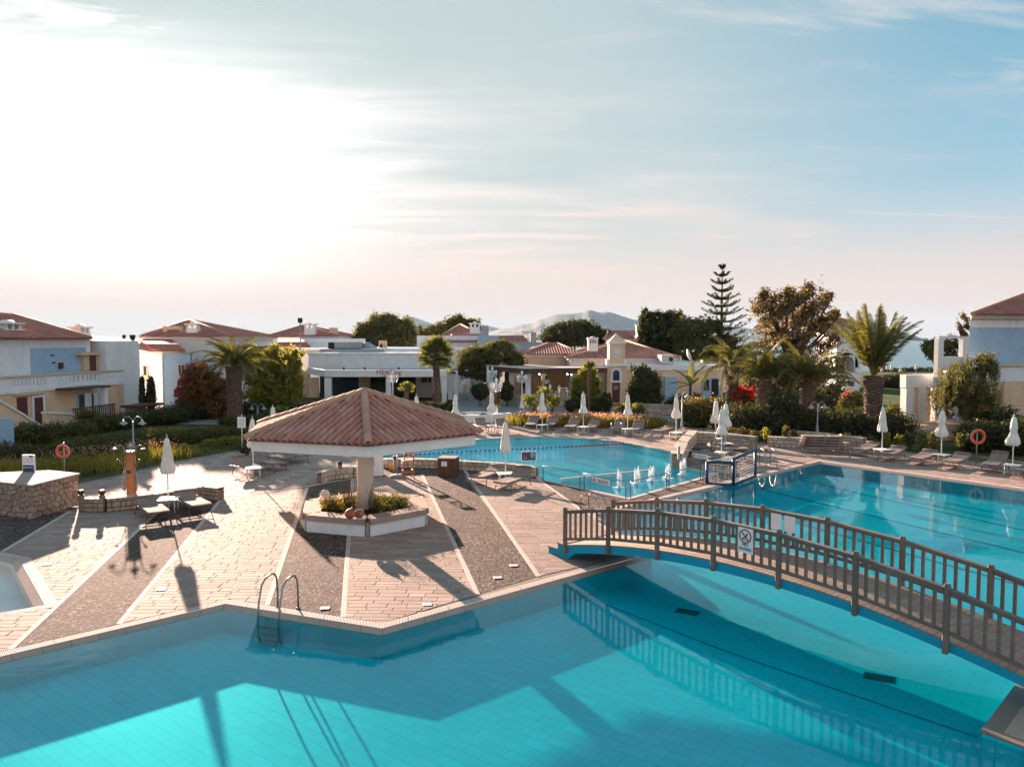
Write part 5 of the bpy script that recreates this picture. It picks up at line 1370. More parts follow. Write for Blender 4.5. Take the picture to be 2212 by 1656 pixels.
# ---- grill house
YG = 71.0
gh = E('grill_house', 'long white flat roofed grill house with deep canopy and dark open front', 'restaurant', tuple(at(800, 865, YG)), world=True); gh.location.z = 0
X = lambda px, Y=YG: (px - 1106) / F * Y / (math.cos(TH) + 0 * TH) * math.cos(TH) if False else at(px, 800, Y).x
fg = Fac((X(666), YG), (X(964.5), YG)); zc1 = at(800, 799, YG).z; zc0 = at(800, 814, YG).z
fg.pbox('canopy_fascia', mWhite, gh, fg.hit(702, 810)[0], fg.L, zc0, zc1, -.3, 0)
fg.pbox('canopy_slab', mRoofFlat, gh, fg.hit(702, 810)[0], fg.L - .1, zc0 + .35, zc1 - .18, -7.5, -.3)
pA = at(664, 797, YG + 6.5); pB = at(702, 801, YG); ff_ = Fac((pA.x, pA.y), (pB.x, pB.y)); ff_.pbox('side_fascia', mWhite, gh, 0, ff_.L, zc0, zc1 - .01, -.3, 0)
YU = YG + 7.6
a, b = at(666, 762, YU), at(907, 762, YU); zu = a.z
MB().prism([(a.x, YU), (b.x, YU), (b.x, YU + 16), (a.x, YU + 16)], zc0, zu).build('upper_wall', mWhite, gh)
MB().prism([(a.x - .1, YU - .1), (b.x + .1, YU - .1), (b.x + .1, YU), (a.x - .1, YU)], zu - .12, zu + .02).build('parapet_cap', mWhite2, gh)
a2, b2 = at(907, 757, YU + 6), at(1010, 757, YU + 6); MB().prism([(a2.x - 14, YU + 6), (b2.x, YU + 6), (b2.x, YU + 26), (a2.x - 14, YU + 26)], -.05, at(930, 752, YU + 6).z).build('rear_wall', mWhite, gh)
for i, r_ in enumerate(((701, 816, 715.5, 880), (833.5, 816, 844.5, 880), (954, 812, 964.5, 880))): fg.part('canopy_column', mWhite, gh, r_, -.5, -.05)
fi = Fac((X(640, YU), YU - .5), (X(1000, YU), YU - .5))
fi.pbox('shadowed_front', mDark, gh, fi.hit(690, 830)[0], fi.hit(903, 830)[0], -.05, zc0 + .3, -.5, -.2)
for r_ in ((665, 815, 688, 875), (775, 815, 800, 870), (898, 812, 905, 870)): fi.part('front_pier', mOchre if r_[0] != 898 else mWhite, gh, r_, -.2, .15)
fi.part('side_wall', mWhite, gh, (905, 812, 950, 868), -.3, -.1)
for r_, m_ in (((910, 815, 923, 826), mPurple), ((925.5, 815, 931, 826), mBlack)): fi.part('wall_poster', m_, gh, r_, -.1, -.03)
for r_ in ((700, 846, 775, 872), (801, 846, 833, 872), (846, 846, 896, 872)): fi.part('window', mGlass, gh, (r_[0], 824, r_[2], 862), -.19, -.12)
for r_ in ((590, 805, 612, 880), (622, 812, 636, 880), (640, 812, 652, 880)):
    fi.part('side_door', mBrown, gh, r_, .2, .5)
fi.part('side_building', mOchre, gh, (575, 800, 664, 880), -1.0, .2)
for px_ in (743, 861.5, 788): c = at(px_, 797, YG + 2); MB().box((c.x, c.y, c.z - .1), (.14, .14, .55)).build('roof_spigot', mBlack, gh)
for k in range(4):
    a_, b_ = at(908 + k * 14, 767 - k, YU + 5.9), at(921 + k * 15, 789, YU + 2.5); MB().tube([a_, b_], .05, 5).build('awning_strut', mRoofFlat, gh)
c0, c1 = at(886, 788, YG + 2), at(985, 786, YG + 4); MB().prism([(X(940, YG + 4), YG + 3.2), (X(987, YG + 5), YG + 3.2), (X(987, YG + 5), YG + 9), (X(940, YG + 4), YG + 9)], zc0 + .15, zc0 + .35).build('pergola_roof', mBrown, gh)
for px_ in (973, 985): p_ = at(px_, 860, YG + 3.6); MB().cbox((p_.x, p_.y, 1.4), (.42, .42, 2.8)).build('pergola_column', mWhite, gh)
# lettering on the fascia
zt = at(845, 806, YG).z; th_ = 10.5 * YG / F
for txt, sz, px_, py_, m_ in (('MEATing', .62, 840.0, 808.8, mTerra), ('Grill House', .24, 836.5, 814.3, mTerra)):
    p_ = at(px_, py_, YG); o = add_text(txt, sz, m_, gh, (p_.x - gh.location.x, YG - .03 - gh.location.y, p_.z - gh.location.z), (R(90), 0, 0))
bk = MB(); 
# machines on the roof
e = E('roof_air_plant', 'grey air handling unit with ducts on the grill house roof', 'air conditioner', tuple(at(795, 760, YU + 4)), world=True)
zr = zu - .35
def rb(name, r, Y, d, mat, par):
    x0, y0, x1, y1 = r; a, b = at(x0, y1, Y), at(x1, y0, Y); return MB().cbox(((a.x + b.x) / 2, Y + d / 2, (a.z + b.z) / 2), (b.x - a.x, d, b.z - a.z)).build(name, mat, par)
rb('cabinet', (722.5, 738.5, 781, 757), YU + 6, 2.5, mGreyMetal, e); rb('intake', (709, 739, 722, 754), YU + 6, 2.2, mDark, e); rb('base_unit', (716, 754, 822, 762), YU + 4, 2.5, mGreyMetal, e)
c = at(781, 750, YU + 7); MB().tube([c + Vector((0, 0, .1)), c + Vector((.8, 0, .15)), c + Vector((1.4, 0, -.25)), c + Vector((1.5, 0, -.8))], .42, 12).build('duct', mGreyMetal, e)
rb('low_duct', (690, 754, 716, 763), YU + 4, 1.6, mGreyMetal, e)
e = E('roof_skylight', 'row of grey metal ducts along the left end of the white parapet', 'duct', tuple(at(675, 760, YU + 3)), world=True)
rb('duct_box', (660, 755, 690, 763), YU + 3, 1.6, mUnit, e); rb('duct_end', (650, 757, 659, 763), YU + 3, 1.2, mGreyMetal, e)
e = E('rooftop_kiosk', 'small square buff roof hatch with dark door on the white roof', 'roof hatch', tuple(at(825, 750, YU + 9)), world=True)
rb('hatch_wall', (818, 735.5, 833, 753), YU + 9, 1.0, mOchreTrim, e); rb('hatch_door', (820.5, 743, 826, 753), YU + 8.93, .05, mBlack, e)

# ---- restaurant with pergola, clock tower and flat wing
YT = 69.5
rs = E('clock_tower', 'ochre clock tower with pyramid top, arched window and dark door', 'tower', tuple(at(1333, 866, YT)), world=True); rs.location.z = 0
ft = Fac((X(1300, YT), YT), (X(1400, YT), YT))
ft.part('lower_stage', mOchre, rs, (1311.5, 790, 1353.5, 872), -2.0, 0)
ft.part('upper_stage', mOchre, rs, (1317.3, 742, 1351.5, 786), -1.85, -.25, 0)
ft.part('ledge', mWhite, rs, (1309.5, 785, 1355.5, 790.5), -2.1, .12, 0)
ft.part('top_cornice', mWhite, rs, (1315.5, 738.5, 1353.5, 742.4), -1.95, -.12, 0)
a, b = at(1316, 739, YT), at(1353.5, 739, YT); cy = YT + 1.05; zb_ = a.z; zt2 = at(1334.7, 719.5, cy).z; hw = (b.x - a.x) / 2; cx = (a.x + b.x) / 2
MB().add([(cx - hw, cy - .92, zb_), (cx + hw, cy - .92, zb_), (cx + hw, cy + .92, zb_), (cx - hw, cy + .92, zb_), (cx, cy, zt2)], [(0, 1, 4), (1, 2, 4), (2, 3, 4), (3, 0, 4)]).build('pyramid_roof', mOchre, rs)
def arch_ring(mb, f_, cx_, cz, r0, r1, zb, d0, d1, n=12):
    P = [(cx_ - r1, zb)] + [(cx_ - r1 * math.cos(math.pi * k / n), cz + r1 * math.sin(math.pi * k / n)) for k in range(n + 1)] + [(cx_ + r1, zb)]
    Q = [(cx_ - r0, zb)] + [(cx_ - r0 * math.cos(math.pi * k / n), cz + r0 * math.sin(math.pi * k / n)) for k in range(n + 1)] + [(cx_ + r0, zb)]
    for i in range(len(P) - 1):
        a, b, c, d = P[i], P[i + 1], Q[i + 1], Q[i]
        vs = [f_.w(a[0], d1, a[1]), f_.w(b[0], d1, b[1]), f_.w(c[0], d1, c[1]), f_.w(d[0], d1, d[1])] + [f_.w(p[0], d0, p[1]) for p in (a, b, c, d)]
        mb.add(vs, [(3, 2, 1, 0), (0, 1, 5, 4), (2, 3, 7, 6)])
def arch_fill(mb, f_, cx_, cz, r, zb, d, n=12):
    P = [f_.w(cx_ - r, d, zb)] + [f_.w(cx_ - r * math.cos(math.pi * k / n), d, cz + r * math.sin(math.pi * k / n)) for k in range(n + 1)] + [f_.w(cx_ + r, d, zb)]
    mb.add(P, [tuple(reversed(range(len(P))))])
def disc(name, f_, px, py, r, d, mat, parent, n=28, th=.03):
    s_, z_ = f_.hit(px, py, d); P = [(s_ + r * math.cos(2 * math.pi * k / n), z_ + r * math.sin(2 * math.pi * k / n)) for k in range(n)]
    vs = [f_.w(a, d, z) for a, z in P] + [f_.w(a, d - th, z) for a, z in P]
    return MB().add(vs, [tuple(reversed(range(n)))] + [((k + 1) % n, k, n + k, n + (k + 1) % n) for k in range(n)]).build(name, mat, parent)
pk = YT / F
ck = disc('clock_face', ft, 1333.0, 760.3, 10.0 * pk, -.20, mWhite2, rs); disc('clock_ring', ft, 1333.0, 760.3, 7.4 * pk, -.17, mGreyMetal, rs); disc('clock_dial', ft, 1333.0, 760.3, 5.6 * pk, -.14, mSignW, rs)
s_, z_ = ft.hit(1333.0, 760.3, -.12)
mb = MB(); ft.box(mb, s_ - .012, s_ + .012, z_ - .20, z_ + .02, -.13, -.115); ft.box(mb, s_ - .012, s_ + .016, z_, z_ + .12, -.13, -.115); mb.build('clock_hand', mBlack, rs)
for k in range(12):
    a = k * math.pi / 6; ft.box(mb2 := MB(), s_ + .185 * math.sin(a) - .012, s_ + .185 * math.sin(a) + .012, z_ + .185 * math.cos(a) - .012, z_ + .185 * math.cos(a) + .012, -.14, -.128); mb2.build('hour_mark', mBlack, rs)
s0_, zb_ = ft.hit(1331, 824); _, zc_ = ft.hit(1331, 806); mb = MB(); arch_ring(mb, ft, s0_, zc_, .30, .50, zb_ + .1, 0, .06); ft.box(mb, s0_ - .5, s0_ + .5, zb_ - .08, zb_ + .1, 0, .08); fr = mb.build('window', mWhite2, rs)
mb = MB(); arch_fill(mb, ft, s0_, zc_, .31, zb_ + .1, .02); p_ = mb.build('pane', mGlass, rs); p_.parent = fr
dr = ft.part('door', mRedDoor, rs, (1322.5, 825.5, 1339, 869), -.02, .05)
for k in range(3):
    for j in range(3): mb = MB(); c_, z2 = ft.hit(1331, 834 + 3 * j, .05); ft.box(mb, c_ - .18 + .12 * k, c_ - .10 + .12 * k, z2 - .04, z2 + .04, .05, .06); o = mb.build('lattice', mOchreTrim, rs); o.parent = dr
for px_ in (1313.5, 1351): ft.part('pinnacle', mWhite, rs, (px_ - 3.4, 776, px_ + 3.4, 785), -.9, -.2, 0)
rw = E('restaurant_wing', 'long ochre flat roofed wing with white parapet right of the clock tower', 'restaurant', tuple(at(1450, 865, YT)), world=True); rw.location.z = 0
ft.part('wall', mOchre, rw, (1353.6, 799, 1562, 875), -10, -.6, -.6); ft.part('parapet', mWhite, rw, (1353.6, 788.5, 1564, 800), -10.1, -.5, -.5)
z_ = at(1400, 779.5, YT + 10).z
a, b = at(1380, 779, YT + 10), at(1566, 779, YT + 10); MB().prism([(a.x, YT + 10), (b.x, YT + 10), (b.x, YT + 10.4), (a.x, YT + 10.4)], 2, z_).build('rear_parapet', mWhite, rw)
window(ft, rw, (1434, 813, 1460, 866), mShut, -.5, fw=2)
fd = ft.part('french_door', mShut, rw, (1516, 816, 1557, 870), -.6, -.52, -.5)
for r_, m_ in (((1520, 820, 1532, 843), mGlass), ((1517.5, 845, 1535, 869), mShut), ((1537, 818, 1552, 870), mDark)): o = ft.part('door_panel', m_, rw, r_, -.52, -.47, -.5); o.parent = fd
e = E('air_conditioner', 'white boxed air conditioner with round black fan on the flat roof', 'air conditioner', tuple(at(1440, 785, YT + 2)), world=True)
ft.part('casing', mUnit, e, (1429, 766.5, 1456.5, 785.5), -3.4, -1.6, -1.6); disc('fan_grille', ft, 1449.5, 776, 4.8 * pk, -1.57, mBlack, e)
e = E('satellite_dish', 'white satellite dish tilted on the restaurant roof', 'satellite dish', tuple(at(1490, 783, YT + 3)))
o = MB().lathe([(0, .0), (.25, .03), (.48, .12), (.62, .24)], 20, cap=False).build('dish', mUnit, e); o.rotation_euler = (R(20), R(68), 0); o.location = (-.25, 0, .65)
MB().tube([(0, 0, -.3), (0, 0, .5), (-.1, 0, .7)], .04, 6).build('mast', mGreyMetal, e)
e = E('small_roof_unit', 'small low grey unit at the right end of the restaurant roof', 'air conditioner', tuple(at(1525, 783, YT + 3)), world=True)
ft.part('casing', mUnit, e, (1519, 777, 1534, 784.5), -4, -3, -3)
MB().tube([at(1356, 783, YT + 2), at(1366, 785, YT + 2), at(1362, 787, YT + 1.5)], .03, 5).build('bracket', mBlack, e)
# main hipped roofs
rm = E('restaurant_hall', 'restaurant hall with two red hipped roofs and white cornice behind the pergola', 'restaurant', tuple(at(1300, 860, 73)), world=True); rm.location.z = 0
hip_px(rm, 1224, 1470, 772.5, 1350, 737.5, 73, 16, wallmat=mWhite, sp=.26)
hip_px(rm, 1127, 1262, 765.5, 1193, 742.8, 77, 13, wallmat=mOchre, sp=.26, ridge=1.0)
c = at(1280, 752, 76); MB().cbox((c.x, c.y, c.z + .3), (.95, .8, 1.5)).build('chimney', mWhite, rm)
c2 = at(1280, 731.5, 76); MB().cbox((c.x, c.y, c2.z), (1.05, .9, .15)).tube([(c.x, c.y - .4, c2.z + .02), (c.x, c.y + .4, c2.z + .02)], .22, 8).build('chimney_cap', mWhite, rm)
for k in (-1, 0, 1): MB().box((c.x + k * .22, c.y - .41, c2.z - .3), (.10, .04, .28)).build('chimney_vent', mBlack, rm)
# pergola
pg = E('pergola', 'wide flat pergola with pale roof sheets, dark beams and white square columns', 'pergola', tuple(at(1180, 860, 69)), world=True); pg.location.z = 0
zp = 3.36; zfl = .78
def gp(px, py, z=zp): p = g(px, py, z); return p
zps = (64.5, 82)
q1, q2, q3, q4, q5 = at(1137, 797, 66.5), at(1311, 789, 68.6), at(1300, 779.5, 78), at(1183, 779, 80), at(1052, 784, 74)
zp = 3.25
def fl(p): return (p.x, p.y)
quad_ = [(q1.x, 66.5), (q2.x, 68.6), (at(1315, 780, 78).x, 78), (at(1180, 780, 80).x, 80), (at(1052, 784, 74).x, 74)]
MB().prism(quad_, zp, zp + .05).build('roof_sheet', mReed, pg)
for i in (4, 0): 
    a_, b_ = quad_[i], quad_[(i + 1) % 5]; p0, p1 = (*a_, 0), (*b_, 0); d = Vector((b_[0] - a_[0], b_[1] - a_[1])); rz_ = math.atan2(d.y, d.x); c_ = ((a_[0] + b_[0]) / 2, (a_[1] + b_[1]) / 2)
    MB().cbox((c_[0], c_[1], zp - .2), (d.length, .25, .38), rz_).build('beam', mBrown, pg)
    MB().cbox((c_[0], c_[1] - .02, zp + .07), (d.length + .1, .35, .05), rz_).build('edge_board', mWhite2, pg)
for k in range(9):
    f_ = (k + .5) / 9; a_ = Vector(quad_[0]).lerp(Vector(quad_[1]), f_); b_ = Vector(quad_[4]).lerp(Vector(quad_[3]), f_) if False else Vector(quad_[3]).lerp(Vector(quad_[2]), f_)
    d = b_ - a_; MB().box(((a_.x + b_.x) / 2, (a_.y + b_.y) / 2, zp - .08), (.12, d.length, .14), math.atan2(d.y, d.x) - math.pi / 2).build('rafter', mBrown, pg)
for px_, Y in ((1056.5, 73.5), (1105, 70.5), (1141, 67.6), (1175, 73), (1162, 78), (1290, 69.3), (1240, 74)):
    p_ = at(px_, 850, Y); MB().cbox((p_.x, Y, (zfl + zp - .4) / 2 + .0), (.46, .46, zp - .4 - zfl + .78), 0).build('column', mWhite, pg)
tp = [(q1.x - .2, 66.3), (q2.x - 1, 68.2), (at(1315, 780, 78).x, 80), (at(1100, 780, 80).x, 80), (at(1052, 784, 74).x - .3, 73.6)]
MB().prism(tp, -.05, zfl).build('terrace', mStoneP, pg)
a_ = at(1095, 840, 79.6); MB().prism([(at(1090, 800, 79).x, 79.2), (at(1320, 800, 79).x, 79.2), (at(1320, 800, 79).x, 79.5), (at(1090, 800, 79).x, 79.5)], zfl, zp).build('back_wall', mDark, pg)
for r_ in ((1105, 1125), (1150, 1160), (1207, 1216), (1228, 1240)): 
    a_, b_ = at(r_[0], 830, 79.1), at(r_[1], 830, 79.1); MB().prism([(a_.x, 79.1), (b_.x, 79.1), (b_.x, 79.19), (a_.x, 79.19)], zfl, zp - .3).build('back_panel', mOchre, pg)
for k, (px_, py_) in enumerate(((1124, 799.5), (1165, 808), (1225.5, 808), (1234, 809), (1183, 802))):
    p_ = at(px_, py_, 71.5); o = MB().lathe([(0, -.07), (.07, 0), (0, .07)], 8, tuple(p_)).build('hanging_bulb', M('bulb_glow', (1, .8, .55), .3, 0, 1, 0, 1, .3, emit=6.0) if k == 0 else bpy.data.materials['bulb_glow'], pg)
# tables and chairs on the terrace
def chair(px, Y, rz, lab):
    p_ = at(px, 850, Y); e = E('dining_chair', lab, 'chair', (p_.x, Y, zfl), rz, 'white wooden chairs on the restaurant terrace')
    MB().cbox((0, 0, .45), (.44, .44, .04)).build('seat', mWhite2, e)
    for x in (-.19, .19):
        MB().box((x, -.19, .22), (.04, .04, .44)).build('leg', mWhite2, e); MB().box((x, .19, .47), (.04, .04, .94)).build('leg', mWhite2, e)
    mb = MB(); mb.box((0, .19, .92), (.42, .03, .07))
    for k in range(4): mb.box((-.14 + .093 * k, .19, .68), (.03, .02, .42))
    mb.build('backrest', mWhite2, e)
for i, (px_, Y, rz_) in enumerate(((1204, 67.9, -1.4), (1212, 68.9, 1.2), (1226, 68.2, 1.5), (1188, 69.5, .4), (1168, 68.6, -1.0), (1250, 70, 2.0))):
    chair(px_, Y, rz_, ['white slatted chair at the left front table of the terrace', 'white chair just behind the left front terrace table', 'white chair at the right end of the terrace table', 'white chair in the middle of the terrace below the waiter', 'white chair near the second white pergola column', 'white chair beside the yellow conical tree on the terrace'][i])
for i, (px_, Y) in enumerate(((1216, 68.0), (1178, 69.0))):
    p_ = at(px_, 850, Y); e = E('dining_table', ['white table nearest the front edge of the terrace', 'white table left of the waiter on the terrace'][i], 'table', (p_.x, Y, zfl), 0, 'white dining tables on the terrace')
    MB().cbox((0, 0, .74), (.9, .8, .04)).build('table_top', mWhite2, e)
    for x in (-.38, .38):
        for y in (-.33, .33): MB().box((x, y, .36), (.05, .05, .72)).build('leg', mWhite2, e)
# waiter
p_ = at(1180.5, 840, 68.5)
wt = E('person', 'waiter in white shirt and dark apron leaning forward on the terrace', 'person', (p_.x, 68.5, zfl), R(170))
bm = bmesh.new(); sv = bm.verts.layers.skin.verify()
J = {'pel': (0, 0, .95, .15), 'sp': (0, .06, 1.18, .15), 'ch': (0, .15, 1.38, .17), 'nk': (0, .22, 1.52, .065), 'hd': (0, .27, 1.60, .085), 'ht': (0, .28, 1.72, .085), 'lh': (-.11, 0, .9, .10), 'lk': (-.13, .03, .5, .07), 'la': (-.14, -.02, .09, .045), 'lt': (-.15, .14, .04, .04), 'rh': (.11, 0, .9, .10), 'rk': (.13, .06, .5, .07), 'ra': (.14, 0, .09, .045), 'rt': (.15, .16, .04, .04), 'ls': (-.2, .15, 1.42, .07), 'le': (-.27, .22, 1.16, .05), 'lw': (-.2, .42, 1.02, .033), 'ld': (-.18, .5, .99, .035), 'rs': (.2, .15, 1.42, .07), 're': (.3, .2, 1.16, .05), 'rw': (.24, .42, 1.04, .033), 'rd': (.22, .5, 1.0, .035)}
V_ = {}
for k, (x, y, z, r_) in J.items(): v_ = bm.verts.new((x, y, z)); v_[sv].radius = (r_, r_); V_[k] = v_
V_['pel'][sv].use_root = True
for a_, b_ in (('pel', 'sp'), ('sp', 'ch'), ('ch', 'nk'), ('nk', 'hd'), ('hd', 'ht'), ('pel', 'lh'), ('lh', 'lk'), ('lk', 'la'), ('la', 'lt'), ('pel', 'rh'), ('rh', 'rk'), ('rk', 'ra'), ('ra', 'rt'), ('ch', 'ls'), ('ls', 'le'), ('le', 'lw'), ('lw', 'ld'), ('ch', 'rs'), ('rs', 're'), ('re', 'rw'), ('rw', 'rd')): bm.edges.new((V_[a_], V_[b_]))
me = bpy.data.meshes.new('body'); bm.to_mesh(me); bm.free(); body = link('body', me, mSkin, wt)
body.modifiers.new('s', 'SKIN'); body.modifiers.new('d', 'SUBSURF').levels = 1; body.modifiers['d'].render_levels = 1
MB().lathe([(.10, 1.62), (.11, 1.70), (.085, 1.78), (0, 1.81)], 12, (0, .275, 0)).build('hair', mHair, wt)
sh = MB(); sh.tube([(0, .02, .93), (0, .07, 1.18), (0, .15, 1.38), (0, .20, 1.47)], [.185, .19, .21, .12], 14)
for s in (-1, 1): sh.tube([(s * .14, .15, 1.42), (s * .215, .16, 1.40), (s * .25, .2, 1.24)], [.09, .09, .07], 8)
sh.build('shirt', mShirt, wt)
MB().tube([(0, .03, .55), (0, .05, .95), (0, .09, 1.15)], [.21, .205, .20], 14).build('apron', mApron, wt)
for s in (-1, 1): MB().tube([(s * .11, 0, .92), (s * .13, .04, .5), (s * .14, -.01, .08)], [.12, .09, .065], 8).build('trouser_leg', mApron, wt)

# ---- white house behind the palms
hw_ = E('arched_balcony_house', 'white house with big round arched balcony seen between the date palms', 'house', tuple(at(1835, 850, 88)), world=True); hw_.location.z = 0
fw_ = Fac((X(1800, 88), 88), (X(1870, 88), 88)); pkk = 88 / F
s0_ = fw_.hit(1812, 800)[0]; s1_ = fw_.hit(1857, 800)[0]; zE = at(1830, 703, 88).z
cA, zA = fw_.hit(1829, 786)
zg = -.1
fw_.pbox('end_pier', mWhite, hw_, s1_ - .55, s1_, zg, zE, -6, 0); fw_.pbox('left_pier', mWhite, hw_, s0_ - .3, cA - .95, zg, zE, -6, 0)
fw_.pbox('upper_wall', mWhite, hw_, cA - .95, s1_ - .55, zA + 1.0, zE, -6, 0); fw_.pbox('balcony_wall', mWhite, hw_, cA - .95, s1_ - .55, at(1830, 818, 88).z - .25, at(1830, 805, 88).z, -6, 0)
fw_.pbox('inner_wall', mWhite, hw_, cA - .95, s1_ - .55, zg, zE - .1, -6, -2.0)
mb = MB(); arch_ring(mb, fw_, cA, zA, .88, 1.3, zA - .4, -.3, .0); mb.build('arch', mWhite, hw_)
fw_.pbox('balcony_door', mGlass, hw_, cA - .1, cA + .6, at(1830, 805, 88).z, zA + .2, -2, -1.93); fw_.pbox('ochre_panel', mOchre, hw_, cA - .85, cA + .3, at(1830, 818, 88).z, at(1830, 807, 88).z, 0, .05)
for k in range(2): fw_.pbox('panel_slot', mBlack, hw_, cA - .55 + .45 * k, cA - .4 + .45 * k, at(1830, 816, 88).z, at(1830, 809, 88).z, .05, .07)
fw_.pbox('lower_window', mGlass, hw_, cA - .7, cA + .4, at(1830, 830, 88).z, at(1830, 822, 88).z, -2, -1.93); fw_.pbox('lower_door', mShut, hw_, cA + .6, cA + .85, 0, at(1830, 822, 88).z, -2, -1.9)
fw_.pbox('side_wing', mWhite, hw_, s1_, s1_ + 1.7, zg, at(1870, 770, 88).z, -9, -3.5); fw_.pbox('side_window', mGlass, hw_, s1_ + .2, s1_ + 1.0, 1.2, 3.0, -3.5, -3.45)
fw_.pbox('step', mWhite, hw_, s0_, cA + .4, -.1, .5, 0, 1.6)
hip_px(hw_, 1740, 1861, 703.5, 1797, 681, 87.5, 9, wall=False, sp=.3)

# ---- house on the right
YH = 48.5
hr = E('ochre_blue_house', 'two storey house with red tiled roof, blue upper wall and ochre base at right edge', 'house', tuple(at(2150, 920, YH)), world=True); hr.location.z = 0
pa, pb = at(2092, 800, YH), at(2330, 800, YH + 1.5); fh = Fac((pa.x, pa.y), (pb.x, pb.y))
zeave = fh.hit(2095, 679)[1]; zband = fh.hit(2095, 707)[1]; zbal = fh.hit(2150, 787)[1]; zlow = fh.hit(2150, 822)[1]
BK = Vector((7.2, 10.5)); fl_, fr_ = fh.w(0, 0, 0), fh.w(9.5, 0, 0); SK = [(fl_.x, fl_.y), (fr_.x, fr_.y), (fr_.x + BK.x, fr_.y + BK.y), (fl_.x + BK.x, fl_.y + BK.y)]
MB().prism(SK, zband, zeave).build('upper_wall', mWhite, hr); fl_, fr_ = fh.w(.02, -.02, 0), fh.w(9.5, -.02, 0); MB().prism([(fl_.x, fl_.y), (fr_.x, fr_.y), (fr_.x + BK.x, fr_.y + BK.y), (fl_.x + BK.x, fl_.y + BK.y)], -.1, zband).build('blue_wall', mBlueWall, hr)
sx = fh.hit(2085, 850, 1.4)[0]
fh.pbox('ochre_wall', mOchre, hr, sx + 1.0, 9.5, -.1, zlow, -1, 1.4); fh.pbox('balcony_parapet', mWhite, hr, sx + .2, 9.5, zlow, zbal - .08, 1.2, 1.42); fh.pbox('balcony_floor', mWhite, hr, sx + .2, 9.5, zlow, zlow + .15, -1, 1.2)
fh.pbox('parapet_cap', mOchreTrim, hr, sx + 2.2, 9.5, zbal - .08, zbal + .06, 1.12, 1.5); fh.pbox('cornice', mWhite, hr, .0, 8.6, zeave - .25, zeave - .02, 0, .12)
fh.pbox('cornice_line', mOchreTrim, hr, -.03, 8.6, zeave - .33, zeave - .27, 0, .14)
c0_, c1_ = fh.w(-.3, .5, 0), fh.w(11, .5, 0); cr = [c0_, c1_, Vector((c1_.x + 7.6, c1_.y + 11.5, 0)), Vector((c0_.x + 7.6, c0_.y + 11.5, 0))]
ap_ = Vector(((c0_.x + c1_.x) / 2 + 3.2, c0_.y + 6, 0)); ap2 = ap_ + Vector((1.6, 0, 0))
# roof height so that its hip passes the measured picture point (2212,643)
zr_ = 0
q_ = fh.w(2.6, -2.7, 0)
hip_roof(hr, [(p.x, p.y) for p in cr], zeave, (ap_.x, ap_.y), (ap2.x, ap2.y), zeave + 2.15, mRoof, sp=.27, r=.10)
# pergola frame and white portico
fpz = Fac((at(2026, 800, 46).x, 46), (at(2095, 800, 47).x, 47))
pf = E('white_pergola', 'white square pergola posts and beam standing beside the blue house wall', 'pergola', tuple(fpz.w(0, 0, 0)), world=True)
for r_ in ((2026.5, 731, 2038, 830), (2080, 731, 2093, 800)): fpz.part('post', mWhite, pf, r_, -.3, 0)
fpz.part('beam', mWhite, pf, (2030, 726, 2095, 731), -.3, 0); fpz.part('parapet', mWhite, pf, (2038, 770, 2078, 800), -.3, -.1); fpz.part('lower_wall', mWhite, pf, (2030, 800, 2093, 930), -1.2, -.9)
YP = 46.3
fp = Fac((at(1955, 860, YP).x, YP), (at(2080, 860, YP).x, YP + 1.0))
po = E('white_portico', 'white walled portico with tall open slots on an ochre terrace', 'portico', tuple(fp.w(0, 0, 0)), world=True)
fp.part('lintel', mWhite, po, (1957.5, 809, 2030, 837), -.5, 0)
fp.part('portico_pier', mWhite, po, (1957.5, 837, 1974, 912), -.5, 0); fp.part('portico_pier', mWhite, po, (1987, 837, 2001, 910), -.5, 0, 0); fp.part('portico_pier', mWhite, po, (2021, 837, 2034, 908), -.5, 0, 0)
mPeach = M('peach_tone', (.78, .56, .42), .85, .06, 2, .2, 40, .15)
for r_ in ((1974, 837, 1981.5, 911), (2001, 837, 2010, 909)): fp.part('pier_side', mPeach, po, r_, -.95, -.12, -.12)  # separate peach coloured boxes, set back beside the white piers
fp.part('parapet_pier', mWhite, po, (2054, 902, 2078, 924), -.5, .6, .6)
zt_ = fp.hit(2000, 912, .3)[1]
fp.pbox('terrace', mOchre, po, -.4, fp.hit(2100, 900)[0], -.05, zt_, -3.5, 1.6); fp.pbox('retaining_wall', mStone, po, -.9, fp.hit(2075, 900)[0] + .6, -.05, zt_ - .25, 1.6, 2.0)
# ================================================================ furniture round the pools
UM = [umbrella_proto(0), umbrella_proto(1), umbrella_proto(2)]; TB = table_proto(); used = set()
def umb(px, py, v, lab, table=None, rz=0.0):
    p = g(px, py, 2.62); place(UM[v], used, (p.x, p.y, 0), rz, lab)
    if table: place(TB, used, (p.x, p.y, 0), rz * .3 + .1, table)
umb(360, 938, 2, 'closed white umbrella in the left foreground between two loungers', 'square white table round the left foreground umbrella pole', .3)
umb(545, 898, 2, 'closed white umbrella left of the pavilion roof beside a small sign', 'square white table partly hidden by the left end of the pavilion roof', 1.0)
umb(589, 873, 0, 'umbrella of which only the tip shows above the left tiles of the pavilion', None, 2.0)
umb(1092, 905, 2, 'large closed umbrella between two loungers right of the pavilion', 'square white table round the umbrella pole right of the pavilion', .2)
umb(984, 848, 0, 'closed umbrella on the grey path beyond the right slope of the tiled roof', None, 1.2)
umb(899.5, 851, 0, 'umbrella of which only the upper half shows above the tiles near the fan palm', None, 2.2)
umb(1062, 843, 1, 'closed umbrella in front of the white rendered wall and ornate lamp post', 'square white table at the left end of the far lounger row', .8)
umb(1171.5, 842.6, 1, 'closed umbrella in front of the three small palms', 'square white table between the first loungers before the grass strip', 2.0)
